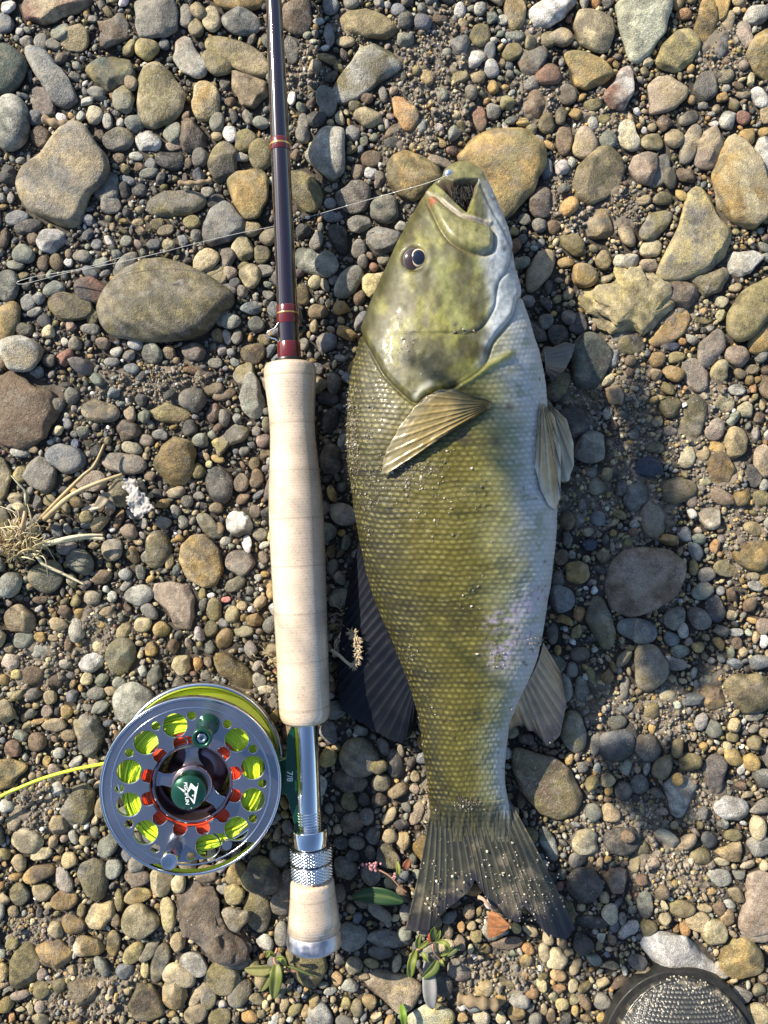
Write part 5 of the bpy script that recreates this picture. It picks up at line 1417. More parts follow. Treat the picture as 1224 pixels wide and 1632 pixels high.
    C = mixc(C, (.34, .31, .095), np.clip(fleck * sstep(.85, .6, nn) * .62, 0, 1))
    C = mixc(C, (.66, .68, .66), np.clip(fleck * sstep(.6, .85, nn) * .4, 0, 1))
    # head
    hm = sstep(-3, 4, sh_)
    Hc = np.broadcast_to(np.array([.105, .098, .024]), u.shape + (3,)).copy()
    hn = vnoise(u / 22, v / 34, 4, 31)
    Hc = mixc(Hc, (.26, .255, .060), sstep(.42, .70, hn))
    Hc = mixc(Hc, (.075, .068, .022), sstep(.50, .36, hn) * .8)
    Hc = mixc(Hc, (.20, .205, .135), sstep(.5, .7, vnoise(u / 30, v / 30, 3, 33)) * .3)
    streak = np.exp(-(seg_dist(u, v, [(700, 425), (715, 470), (735, 520)]) / 13) ** 2); Hc = mixc(Hc, (.30, .32, .11), streak * .7)
    for x, y_, rr in [(725, 470, 16), (700, 560, 30), (650, 470, 22)]:
        Hc = mixc(Hc, (.085, .08, .026), np.exp(-((u - x) ** 2 + (v - y_) ** 2) / rr ** 2) * .6)
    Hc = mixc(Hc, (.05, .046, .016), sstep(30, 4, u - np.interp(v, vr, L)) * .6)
    lim = np.interp(v, [267, 300, 340, 400, 450, 500, 550, 600], [752, 764, 772, 768, 775, 782, 770, 765])
    wh = sstep(-13, 17, u - lim + (hn - .5) * 26)
    Hc = mixc(Hc, (.50, .545, .58), wh * .92)
    Hc = mixc(Hc, (.23, .225, .09), sstep(-2, 6, smx) * .8); Hc = mixc(Hc, (.34, .31, .14), np.exp(-((seg_dist(u, v, [(720, 368), (770, 392)])) / 8) ** 2) * .7)
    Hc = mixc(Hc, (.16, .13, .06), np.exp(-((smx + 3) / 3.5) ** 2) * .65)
    Hc = mixc(Hc, (.55, .48, .40), np.exp(-(dl / 2.6) ** 2) * .8)
    Hc = mixc(Hc, (.42, .08, .05), np.exp(-((u - 693) ** 2 + (v - 326) ** 2) / 6 ** 2))
    Hc = mixc(Hc, (.26, .27, .09), np.exp(-((u - 700) ** 2 + (v - 308) ** 2) / 13 ** 2) * .8)
    Hc = mixc(Hc, (.22, .21, .09), sstep(295, 284, v) * .85)
    Hc *= (1 - (.15 + .3 * pw) * np.exp(-((sp + 1) / 2.0) ** 2) * sstep(630, 660, u))[..., None]  # groove shadow painted as a dark line along the cheek plate
    fine = vnoise(u / 5, v / 8, 4, 35); pore = vnoise(u / 2.6, v / 2.6, 2, 36)
    Hc = Hc * ((.52 + .96 * fine) * (.80 + .40 * pore))[..., None]
    cheek = sstep(430, 455, v) * sstep(535, 515, v) * sstep(640, 665, u) * sstep(785, 760, u) + sstep(540, 560, v) * sstep(625, 600, v) * .8
    cs = np.sin(u * 1.05 + np.sin(v * .3)) * np.sin(v * .95 + np.sin(u * .25))
    Hc = Hc * (1 + .13 * cheek * cs)[..., None]
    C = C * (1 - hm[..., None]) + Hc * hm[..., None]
    C *= (1 - .5 * np.exp(-((sh_ + 1) / 2.2) ** 2))[..., None]  # shadow and dirt of the groove painted along the gill cover edge
    C = mixc(C, (.62, .62, .50), np.exp(-(seg_dist(u, v, [(663, 632), (672, 620), (684, 612)]) / 5) ** 2) * .8)
    C = mixc(C, (.30, .28, .06), np.exp(-(dr / 7) ** 2) * .85)
    C = mixc(C, (.018, .012, .011), sstep(-1.5, 2.0, smo)); C = mixc(C, (.30, .20, .16), np.exp(-((smo - .5) / 1.3) ** 2) * .55)  # cavity blackened to stand for its deep shade, pink flesh at the rim
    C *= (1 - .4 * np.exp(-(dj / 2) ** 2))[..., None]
    # mauve scraped patch of the lower belly, dark specks
    for pl, wdt in [([(790, 990), (830, 975), (862, 945)], 14), ([(795, 1045), (825, 1025), (855, 1020)], 20)]:
        t = np.exp(-(seg_dist(u, v, pl) / wdt) ** 2) * sstep(.35, .6, vnoise(u / 9, v / 7, 3, 41))
        C = mixc(C, (.42, .37, .46), t * .85)
        C = mixc(C, (.20, .10, .09), t * sstep(.62, .75, vnoise(u / 6, v / 6, 2, 43)) * .7)
    sp_ = vnoise(u / 5, v / 5, 1, 50); big = vnoise(u / 60, v / 60, 2, 51)
    C *= (1 - .6 * sstep(.86, .93, sp_) * sstep(.45, .6, big))[..., None]
    for x, y_, rr in [(779, 562, 5), (771, 558, 6), (725, 520, 5), (800, 400, 4), (783, 320, 4), (790, 705, 9), (740, 695, 14), (812, 648, 6), (815, 1000, 4), (868, 895, 3)]:
        C = mixc(C, (.05, .04, .03), np.exp(-((u - x) ** 2 + (v - y_) ** 2) / rr ** 2) * .75)
    # caudal root turns smoky
    C = mixc(C, (.062, .060, .036), sstep(1268, 1318, v + (vnoise(u / 7, v / 30, 2, 90) - .5) * 60) * .92)
    C = C * (1 - .22 * sstep(.75, .5, nn))[..., None]; C = C * (1 - .14 * hm)[..., None]
    C = np.clip(C, .008, .8)
    Vf = V2.reshape(-1, 3); F = [grid_faces(nr, nc, True), np.arange(nc)[None, :], ((nr - 1) * nc + np.arange(nc))[None, ::-1]]
    n0 = np.cross(Vf[F[0][0, 1]] - Vf[F[0][0, 0]], Vf[F[0][0, 2]] - Vf[F[0][0, 0]])
    root = empty('fish', P(720, 780, 0.0), 'olive smallmouth bass lying on its side on the gravel, mouth open, beside the rod', 'fish')
    skin = attr_mat('fish_skin', .47, .10, .42, 2400, .12, .45)
    mid_f = F[0][(nr // 2) * nc + nt_ // 2]; nz = np.cross(Vf[mid_f[1]] - Vf[mid_f[0]], Vf[mid_f[2]] - Vf[mid_f[0]])[2]
    if nz < 0: F = [f[:, ::-1] for f in F]
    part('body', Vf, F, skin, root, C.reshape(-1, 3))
    # height of the upper side as seen in the photograph
    tu, tv, tz = u[:, :nt_].ravel(), v[:, :nt_].ravel(), V2[:, :nt_, 2].ravel()
    zm = np.zeros((1632, 1224)); iu, iv = np.clip(tu.astype(int), 0, 1223), np.clip(tv.astype(int), 0, 1631)
    order = np.argsort(tz); zm[iv[order], iu[order]] = tz[order]
    def zat(uu, vv):
        uu, vv = np.asarray(uu, float), np.asarray(vv, float); z = np.zeros(uu.shape)
        for dx in (-2, -1, 0, 1, 2):
            for dy in (-2, -1, 0, 1, 2):
                z = np.maximum(z, zm[np.clip(vv.astype(int) + dy, 0, 1631), np.clip(uu.astype(int) + dx, 0, 1223)])
        return z
    # ---------------- eye
    ez = float(zat(661, 415)); ec = P(661, 415, ez - .0012)
    def dome(cu, cv, z0, r_px, h, cols, name, parent, m, n=40, nrad=12, ry=1.0):
        c0 = P(cu, cv, z0); ks = S * (H - z0) / H; Vs, Cs = [c0 + [0, 0, h]], [cols(0.0)]
        for i in range(1, nrad + 1):
            q = i / nrad
            for j in range(n):
                a_ = j * 2 * math.pi / n
                Vs.append(c0 + [q * r_px * ks * math.cos(a_), q * r_px * ry * ks * math.sin(a_), h * math.sqrt(max(0, 1 - q * q)) ]); Cs.append(cols(q))
        Vs = np.array(Vs); F_ = [grid_faces(nrad, n, True) + 1, np.stack([np.zeros(n, int), 1 + np.arange(n), 1 + (np.arange(n) + 1) % n], -1)]
        F_[0] = F_[0][:, ::-1]; F_[0] = F_[0][:, ::-1] if False else F_[0]
        return part(name, Vs, F_, m, parent, np.array(Cs))
    glossy = attr_mat('wet_eye', .08, 1.0, 0, 1000, 0, .8)
    def iris(q):
        q_ = q
        if q_ < .80: return np.array([.016, .007, .005]) * (1 - q_ / .8) + np.array([.040, .019, .009]) * (q_ / .8)
        return np.array([.05, .04, .025])
    eye_o = dome(660, 415, ez - .0016, 21, .0038, iris, 'eye', root, glossy, 40, 12, 1.08)
    dome(667, 411, ez + .0014, 12.5, .0013, lambda q: np.array([.004, .006, .012]) if q < .84 else np.array([.62, .48, .34]), 'pupil', eye_o, glossy, 36, 14, 1.18)
    # ---------------- fins
    fin_m = attr_mat('fin_membrane', .34, .3, .25, 1500, .1, .5)
    dark_fin_m = attr_mat('dark_fin_membrane', .40, 0, .25, 1500, .1, .22)
    def fin(name, base, edge, nrays, ztop, c_ray, c_mem, c_edge, amp=.0004, ns=60, per=7, thick=.0006, curve=None, blotch=.3, seed=1, label=None, mud=0.0):
        base, edge = smooth_path(base, nrays * per + 1), np.array(edge, float)
        L_ = np.concatenate([[0], np.cumsum(np.hypot(*np.diff(edge, axis=0).T))]); tt = np.linspace(0, L_[-1], nrays * per + 1)
        edge = np.stack([np.interp(tt, L_, edge[:, 0]), np.interp(tt, L_, edge[:, 1])], -1)
        s_ = np.linspace(0, 1, ns)[:, None, None]
        jag = 1 + (vnoise(np.arange(len(edge)) / 2.3, np.zeros(len(edge)), 2, seed) - .5) * .035
        e2 = base + (edge - base) * jag[:, None]
        uv = base[None] * (1 - s_) + e2[None] * s_
        t = np.linspace(0, 1, nrays * per + 1)
        if curve is not None:
            nrm = np.array([-(edge - base)[:, 1], (edge - base)[:, 0]]).T
            uv = uv + nrm[None] * (curve * np.sin(math.pi * s_[..., 0])[..., None])
        ph = np.abs(((t * nrays) % 1) - .5) * 2          # 1 at a ray, 0 between
        sub = np.abs(((t * nrays * 2) % 1) - .5) * 2
        ss = s_[..., 0]
        ray = np.clip(ph[None] * (1 - ss * .55) + sub[None] * ss * .55, 0, 1) ** 2
        z = ztop(uv[..., 0], uv[..., 1], ss, t[None]) + amp * (ray - .5) * sstep(0, .08, ss) + (vnoise(uv[..., 0] / 25, uv[..., 1] / 25, 2, seed) - .5) * .0016 * ss
        Vt = P(uv[..., 0], uv[..., 1], z); Vb = Vt - np.array([0, 0, thick])
        col = np.asarray(c_mem) * (1 - ray[..., None]) + np.asarray(c_ray) * ray[..., None]
        e_ = sstep(.72, 1.0, ss)[..., None] * np.ones_like(ray)[..., None]; col = col * (1 - e_) + np.asarray(c_edge) * e_
        md = (sstep(.56, .72, vnoise(uv[..., 0] / 22, uv[..., 1] / 26, 4, seed + 9)) * mud)[..., None]; col = col * (1 - md) + np.array([.20, .165, .115]) * md
        bl = vnoise(uv[..., 0] / 14, uv[..., 1] / 14, 3, seed + 5)[..., None]; col = col * (1 - blotch + 2 * blotch * bl)
        n0_, m0 = ns, len(t); F_ = grid_faces(n0_, m0)
        nrmz = np.cross(Vt[0, 1] - Vt[0, 0], Vt[1, 0] - Vt[0, 0])[2]
        Va = np.concatenate([Vt.reshape(-1, 3), Vb.reshape(-1, 3)]); o_ = n0_ * m0
        rim = np.concatenate([np.arange(m0), np.arange(1, n0_) * m0 + m0 - 1, (n0_ - 1) * m0 + np.arange(m0 - 2, -1, -1), np.arange(n0_ - 2, 0, -1) * m0])
        r2 = np.roll(rim, -1); side = np.stack([rim, r2, r2 + o_, rim + o_], -1)
        Fa = np.concatenate([F_, F_[:, ::-1] + o_, side[:, ::-1]])
        o = part(name, Va, Fa, dark_fin_m if name == 'dorsal_fin' else fin_m, root, np.concatenate([col.reshape(-1, 3)] * 2))
        if label: o['label'] = label
        return o
    # pectoral fin lying on the flank
    zs = lambda uu, vv, s_, t: zat(uu, vv) + .0012 + .0022 * s_
    fin('pectoral_fin', [(784, 640), (783, 645), (781, 651)], [(748, 629), (722, 620), (700, 621), (678, 632), (660, 650), (640, 675), (624, 700), (613, 728), (606, 757), (622, 752), (642, 738), (664, 724), (690, 704), (716, 686)], 15, zs,
        (.28, .20, .062), (.17, .135, .055), (.22, .19, .11), .0006, 60, 7, .0005, None, .35, 3, 'amber pectoral fin spread on the flank')
    zl = lambda z0, z1: (lambda uu, vv, s_, t: z0 + (z1 - z0) * s_ + 0 * uu)
    fin('pelvic_fin', [(861, 646), (866, 644), (872, 648)], [(856, 700), (853, 745), (862, 780), (874, 805), (885, 814), (893, 792), (894, 720), (884, 665)], 7, lambda uu, vv, s_, t: np.maximum(zat(uu, vv) + .0012, .0385 - .006 * s_), (.46, .38, .25), (.27, .21, .12), (.45, .42, .36), .0012, 50, 8, .0008, None, .3, 8, 'nearer pale pelvic fin')
    fin('pelvic_fin', [(872, 642), (877, 642), (882, 648)], [(884, 700), (886, 745), (894, 768), (906, 766), (915, 742), (914, 705), (903, 668)], 7, zl(.031, .020), (.34, .26, .17), (.24, .21, .14), (.40, .38, .30), .0007, 40, 8, .0008, None, .3, 9, 'farther grey-brown pelvic fin')
    fin('pectoral_fin', [(866, 560), (868, 575), (870, 592)], [(900, 545), (917, 548), (912, 568), (900, 590), (880, 608)], 9, zl(.020, .010), (.055, .058, .065), (.028, .03, .038), (.05, .052, .06), .0006, 40, 7, .0006, None, .2, 10, 'dark pectoral fin sticking out from under the belly')
    fin('dorsal_fin', [(573, 860), (585, 905), (600, 955), (618, 1005), (640, 1055), (655, 1100), (662, 1120)], [(560, 905), (552, 950), (543, 1010), (536, 1068), (538, 1105), (545, 1133), (572, 1150), (600, 1167), (625, 1180), (640, 1186), (655, 1172), (664, 1150)], 22, zl(.020, .0105), (.013, .016, .023), (.005, .006, .010), (.008, .010, .015), .0004, 60, 7, .0006, None, .25, 11, 'blue-black dorsal fin fanned on the gravel')
    fin('anal_fin', [(866, 1024), (858, 1052), (846, 1078), (834, 1098), (822, 1125), (806, 1150)], [(893, 1070), (903, 1120), (893, 1172), (880, 1184), (870, 1190), (862, 1176), (850, 1165), (842, 1166), (835, 1155), (822, 1158), (810, 1168), (803, 1160)], 12, zl(.024, .012), (.40, .27, .15), (.23, .155, .09), (.13, .085, .07), .0008, 60, 7, .0006, None, .4, 12, 'brown anal fin with a ragged edge', .35)
    tz_ = lambda uu, vv, s_, t: .0141 - .0049 * s_ + .0004 * np.sin(math.pi * t)
    fin('tail_fin', [(688, 1283), (715, 1290), (750, 1292), (785, 1288), (811, 1272)], [(646, 1481), (664, 1485), (683, 1484), (696, 1466), (714, 1447), (732, 1434), (749, 1421), (757, 1402), (771, 1424), (786, 1450), (806, 1462), (829, 1470), (834, 1442), (851, 1462), (872, 1490), (890, 1494), (906, 1496), (917, 1480)], 20, tz_, (.085, .080, .045), (.034, .034, .024), (.026, .024, .030), .0007, 110, 9, .0007, -.012, .35, 13, 'smoky forked tail fin with a torn lower lobe', .5)
    # ---------------- mud and sand stuck to the fish
    r = np.random.default_rng(77); gr = []
    spots = [(562, 700, 10, 70, 420), (590, 690, 26, 50, 130), (668, 748, 60, 24, 330), (630, 765, 50, 40, 160), (650, 545, 20, 20, 40), (560, 640, 9, 60, 120), (700, 800, 60, 60, 120), (745, 1282, 20, 12, 110), (795, 1045, 12, 22, 70), (860, 1022, 14, 7, 80), (745, 528, 22, 5, 22), (660, 560, 30, 40, 16),
             (655, 1040, 10, 14, 30), (770, 900, 70, 150, 90), (700, 1150, 60, 120, 60), (640, 400, 25, 60, 40), (880, 700, 10, 60, 30), (585, 800, 12, 60, 120)]
    for x, y_, sx, sy, n in spots:
        uu, vv = x + r.normal(0, sx * .6, n), y_ + r.normal(0, sy * .6, n); zz = zat(uu, vv)
        for a_, b_, z_ in zip(uu, vv, zz):
            if z_ <= 0: continue
            R_ = r.choice([.5, .8, 1.25, 2.2], p=[.40, .38, .18, .04]); c_ = np.array([.20, .17, .13]) * r.uniform(.4, 1.5) if r.random() < .82 else np.array([.45, .42, .36])
            gr.append((I0[r.integers(8)] * R_ * S * r.uniform(.55, 1.25, 3) * np.array([1, 1, .6]) + P(a_, b_, z_ + R_ * .15 * S), ICO0F, c_))
    for x, y_, sx, sy, n in [(700, 1420, 40, 60, 90), (850, 1420, 50, 60, 150), (790, 1390, 60, 60, 60), (868, 1120, 22, 50, 90), (880, 730, 10, 50, 20)]:
        for a_, b_ in zip(x + r.normal(0, sx * .6, n), y_ + r.normal(0, sy * .6, n)):
            pt = np.array([a_]), np.array([b_])
            if not (inside(*pt, TAIL_PG)[0] or inside(*pt, ANAL_PG)[0]): continue
            R_ = r.choice([.5, .8, 1.3, 2.2], p=[.42, .36, .18, .04])
            z0 = .0155 if b_ > 1280 else .0195
            z0 = float(np.interp(b_, [1300, 1400, 1490], [.0150, .0122, .0100])) if b_ > 1280 else float(np.interp(a_, [830, 895], [.0215, .0128]))
            gr.append((I0[r.integers(8)] * R_ * S + P(a_, b_, z0), ICO0F, np.array([.50, .46, .36]) * r.uniform(.6, 1.2)))
    Vg, Fg, Cg = merge(gr)
    stuff('sand_grains', Vg, Fg, GRAIN, Cg, False, 'wet sand grains stuck to the flank and tail of the fish', 'sand')
    # ---------------- fly in the mouth with its bead head
    zbd = float(zat(716, 279)) + .0008 ; fl = []
    for _ in range(260):
        a0 = np.array([735 + r.normal(0, 7), 300 + r.normal(0, 6)]); a1 = a0 + np.array([r.normal(4, 9), r.uniform(8, 34)])
        z0 = float(zat(716, 284)) - .004 + r.uniform(0, .003); z1 = float(zat(740, 320)) + r.uniform(.001, .006)
        a1[0] = np.clip(a1[0], 722, 758); a1[1] = min(a1[1], 334)
        pth = smooth_path([P(*a0, z0), P(*(a0 * .5 + a1 * .5 + r.normal(0, 2, 2)), (z0 + z1) / 2 + .001), P(*a1, z1)], 5)
        fl.append((*tube(pth, .00016, 3), np.array([.012, .011, .010]) * r.uniform(.5, 2.2)))
    Vx, Fx, Cx = merge(fl)
    fly = empty('fishing_fly', P(725, 290, .032), 'black hairy fishing fly with a silver bead head, hooked in the open mouth', 'fishing fly')
    part('hackle', Vx, Fx, attr_mat('black_hackle', .5, 0, 0), fly, Cx)
    Vs, Fs = I3[0] * .0027 + P(715, 278, zbd), I3[1]
    part('bead_head', Vs, Fs, mat('bead_metal', (.62, .66, .75), .22, .85), fly)
    part('hook', *tube(smooth_path([P(716, 279, zbd), P(728, 292, zbd), P(738, 312, zbd - .002), P(746, 326, zbd - .003), P(752, 322, zbd)], 24), .0004, 6), mat('hook_steel', (.25, .25, .27), .3, .9), fly)
build_fish()
# ------------------------------------------------------------------ the fly rod
ZR = .0235
def build_rod():
    a0, a1 = P(436.5, 0, ZR), P(436.5 + .0435 * 1632, 1632, ZR)
    ax = (a1 - a0) / np.linalg.norm(a1 - a0); e1 = np.cross(ax, [0, 0, 1.0]); e1 /= np.linalg.norm(e1); e2 = np.array([0, 0, 1.0])
    kr = S * K(ZR)
    def at(v): return P(436.5 + .0435 * v, v, ZR)
    root = empty('fly_rod', at(900) * np.array([1, 1, 0]), 'dark maroon fly rod with pale cork grip lying left of the fish', 'fly rod')
    def lathe(name, prof, m, n=56, parent=root, knurl=None, sub=None, fl=True):
        """prof: (row in the photo, half width in photo pixels) along the rod"""
        rows = []
        th = np.arange(n) * 2 * math.pi / n
        for i, (v, hw) in enumerate(prof):
            rr = np.full(n, max(hw, .02) * kr)
            if knurl: rr = rr + knurl(i, th, v)
            rows.append(at(v) + rr[:, None] * (np.cos(th)[:, None] * e1 + np.sin(th)[:, None] * e2))
        V = np.concatenate(rows); F = [grid_faces(len(prof), n, True), np.arange(n)[None, ::-1], ((len(prof) - 1) * n + np.arange(n))[None, :]]
        c = np.cross(V[F[0][0, 1]] - V[F[0][0, 0]], V[F[0][0, 2]] - V[F[0][0, 0]])
        if c @ (V[0] - at(prof[0][0])) < 0: F = [f[:, ::-1] for f in F]
        return part(name, V, F, m, parent)
    def edgy(v0, v1, hw, e=.9):
        return [(v0, .1), (v0, hw - e), (v0 + e * .3, hw - e * .3), (v0 + e, hw), (v1 - e, hw), (v1 - e * .3, hw - e * .3), (v1, hw - e), (v1, .1)]
    blank_m = mat('maroon_blank', (.011, .002, .005), .10, 0, 1.0, .9); blank_m.node_tree.nodes['Principled BSDF'].inputs['Coat IOR'].default_value = 1.62
    wrap_m = mat('red_thread', (.16, .014, .012), .2, 0, 1.0, .5)
    b = wrap_m.node_tree.nodes['Principled BSDF']
    wv = wrap_m.node_tree.nodes.new('ShaderNodeTexWave'); wv.bands_direction = 'Y'; wv.inputs['Scale'].default_value = 700
    tcn = wrap_m.node_tree.nodes.new('ShaderNodeTexCoord'); wrap_m.node_tree.links.new(tcn.outputs['Object'], wv.inputs['Vector'])
    rmp = wrap_m.node_tree.nodes.new('ShaderNodeValToRGB'); rmp.color_ramp.elements[0].color = (.055, .005, .006, 1); rmp.color_ramp.elements[1].color = (.16, .013, .011, 1)
    wrap_m.node_tree.links.new(wv.outputs[0], rmp.inputs[0]); wrap_m.node_tree.links.new(rmp.outputs[0], b.inputs['Base Color'])
    gold_m = mat('gold_trim', (.80, .50, .16), .22, .8, .6)
    lathe('blank', [(-4200, 3.2), (-2000, 6.6), (-420, 10.5), (-200, 11.6), (0, 12.6), (120, 14), (235, 15.2), (400, 16), (560, 16.8), (574, 16.9)], blank_m, 48)
    lathe('thread_wrap', edgy(223, 242, 16.4), wrap_m, 48); lathe('trim_band', edgy(231, 234, 17.0, .4), gold_m, 48)
    lathe('thread_wrap', edgy(488, 517, 17.6), wrap_m, 48); lathe('trim_band', edgy(499.5, 502, 18.2, .4), gold_m, 48)
    lathe('thread_wrap', edgy(546, 574, 18.6), wrap_m, 48)
    lathe('winding_check', edgy(572, 580, 24), mat('black_rubber', (.012, .012, .013), .35), 48)
    hk = smooth_path([P(444.5, 513, .026), P(438, 523, .026), P(427, 529, .0255), P(428, 537, .0255), P(440, 541, .026), P(445, 548, .026)], 28)
    part('hook_keeper', *tube(hk, .00038, 6), mat('keeper_wire', (.75, .75, .76), .2, 1.0), root)
    # cork
    cork, t, bs = node_mat('cork')
    tc = t.nodes.new('ShaderNodeTexCoord'); mp = t.nodes.new('ShaderNodeMapping'); mp.inputs['Rotation'].default_value = (0, 0, math.radians(-2.5)); t.links.new(tc.outputs['Object'], mp.inputs['Vector'])
    def wave(scale, dist, ds):
        q = t.nodes.new('ShaderNodeTexWave'); q.bands_direction = 'Y'; q.inputs['Scale'].default_value = scale; q.inputs['Distortion'].default_value = dist
        q.inputs['Detail'].default_value = 3; q.inputs['Detail Scale'].default_value = ds; t.links.new(mp.outputs[0], q.inputs['Vector']); return q.outputs[0]
    def nz(scale, det=4):
        q = t.nodes.new('ShaderNodeTexNoise'); q.inputs['Scale'].default_value = scale; q.inputs['Detail'].default_value = det; t.links.new(tc.outputs['Object'], q.inputs['Vector']); return q.outputs[0]
    def mr(x, a, c, lo, hi):
        q = t.nodes.new('ShaderNodeMapRange'); q.inputs[1].default_value = a; q.inputs[2].default_value = c; q.inputs[3].default_value = lo; q.inputs[4].default_value = hi; t.links.new(x, q.inputs[0]); return q.outputs[0]
    def sc2(c, f):
        q = t.nodes.new('ShaderNodeVectorMath'); q.operation = 'SCALE'
        if isinstance(c, tuple): q.inputs[0].default_value = c
        else: t.links.new(c, q.inputs[0])
        t.links.new(f, q.inputs['Scale']); return q.outputs[0]
    c = sc2((.66, .53, .395), mr(wave(230, 2.5, 60), 0, 1, .94, 1.03))
    c = sc2(c, mr(wave(92, 5, 30), .0, .25, .94, 1.0))
    c = sc2(c, mr(wave(12.7, 0, 1), .0, .012, .80, 1.0))
    c = sc2(c, mr(nz(60, 6), .35, .65, .80, 1.12))
    c = sc2(c, mr(nz(800, 4), .34, .42, .76, 1.0))
    t.links.new(c, bs.inputs['Base Color']); bs.inputs['Roughness'].default_value = .42; bs.inputs['Coat Weight'].default_value = 1.0; bs.inputs['Coat Roughness'].default_value = .12; bs.inputs['Coat IOR'].default_value = 1.7
    bp = t.nodes.new('ShaderNodeBump'); bp.inputs['Strength'].default_value = .25; bp.inputs['Distance'].default_value = .0004; t.links.new(wave(230, 2.5, 60), bp.inputs['Height']); t.links.new(bp.outputs[0], bs.inputs['Normal'])
    gp = [(579, .1), (579, 33), (580, 36.5), (583, 39.5), (588, 41.3), (600, 41.6), (615, 40.6), (635, 38.6), (655, 37), (675, 36.1), (695, 36.1), (715, 37), (735, 38.6), (755, 40.2), (775, 41.6), (800, 42.9), (830, 43.6), (870, 43.7), (910, 43.2), (960, 42.4), (1010, 41.7), (1060, 41.2), (1110, 41), (1132, 40.8), (1140, 39.6), (1146, 37), (1150, 33), (1150, .1)]
    lathe('cork_grip', gp, cork, 72)
    steel = mat('polished_steel', (.66, .68, .72), .10, 1.0)
    seat = lathe('reel_seat', edgy(1146, 1322, 19.5, .6), steel, 64)
    for v in np.arange(1291, 1318, 4.4): lathe('thread_ring', [(v, 19.2), (v + 1.1, 20.3), (v + 2.2, 20.3), (v + 3.3, 19.2)], steel, 48, seat)
    lathe('sliding_hood', edgy(1318, 1346, 28.8, 2), steel, 64)
    kn, t, bs = node_mat('knurled_steel'); bs.inputs['Base Color'].default_value = (.62, .64, .68, 1); bs.inputs['Metallic'].default_value = 1; bs.inputs['Roughness'].default_value = .22
    def knurl(i, th, v): return .0006 * (np.abs(np.mod((th * 26 / math.pi + v * .42), 2) - 1) * np.abs(np.mod((th * 26 / math.pi - v * .42), 2) - 1) * 2 - .5)
    for v0, v1 in [(1348, 1371), (1373, 1397)]:
        pr = [(v0, .1), (v0, 28.5), (v0 + 1.5, 31.6)] + [(v, 32) for v in np.linspace(v0 + 2, v1 - 2, 26)] + [(v1 - 1.5, 31.6), (v1, 28.5), (v1, .1)]
        lathe('locking_ring', pr, kn, 200, knurl=lambda i, th, v, n_=len(pr): knurl(i, th, v) if 3 <= i < n_ - 3 else 0 * th)
    lathe('seat_collar', [(1396, .1), (1396, 27), (1399, 25), (1410, 23.6), (1410, .1)], steel, 56)
    lathe('fighting_butt', [(1402, .1), (1402, 32), (1404, 34), (1408, 35), (1430, 36.6), (1455, 39.5), (1479, 42.6), (1479, .1)], cork, 64)
    lathe('butt_cap', [(1478.5, .1), (1478.5, 42.4), (1479.5, 43.2), (1499, 44.8), (1502, 44.4), (1504, 42), (1505, 30), (1505, .1)], mat('brushed_aluminium', (.46, .46, .50), .42, 1.0, 0, .5, 300, .15), 64)
    return root, at, kr

# ------------------------------------------------------------------ the reel
def curve_mesh(name, loops, extrude, bevel=0.0, res=2):
    cu = bpy.data.curves.new(name, 'CURVE'); cu.dimensions = '2D'; cu.fill_mode = 'BOTH'; cu.extrude = extrude; cu.bevel_depth = bevel; cu.bevel_resolution = res
    for lp in loops:
        sp = cu.splines.new('POLY'); sp.points.add(len(lp) - 1); sp.use_cyclic_u = True
        sp.points.foreach_set('co', np.array([(x, y, 0, 1) for x, y in lp], np.float32).ravel())
    return obj_to_arrays(cu)
def obj_to_arrays(cu):
    o = bpy.data.objects.new('tmp', cu); sc.collection.objects.link(o)
    dg = bpy.context.evaluated_depsgraph_get(); ev = o.evaluated_get(dg); me = bpy.data.meshes.new_from_object(ev)
    V = np.array([v.co[:] for v in me.vertices]); by = {}
    for p in me.polygons: by.setdefault(len(p.vertices), []).append(list(p.vertices))
    F = [np.array(f) for f in by.values()]
    bpy.data.objects.remove(o); bpy.data.curves.remove(cu); bpy.data.meshes.remove(me)
    return V, F
def text_arrays(s, size, extrude, offset=0.0, shear=0.0, spacing=1.0):
    cu = bpy.data.curves.new('lettering', 'FONT'); cu.body = s; cu.size = size; cu.extrude = extrude; cu.offset = offset; cu.shear = shear; cu.align_x = 'CENTER'; cu.align_y = 'CENTER'; cu.resolution_u = 4; cu.space_character = spacing
    return obj_to_arrays(cu)
def circ(x, y, r, n=40): a = np.arange(n) * 2 * math.pi / n; return [(x + r * math.cos(t), y + r * math.sin(t)) for t in a]

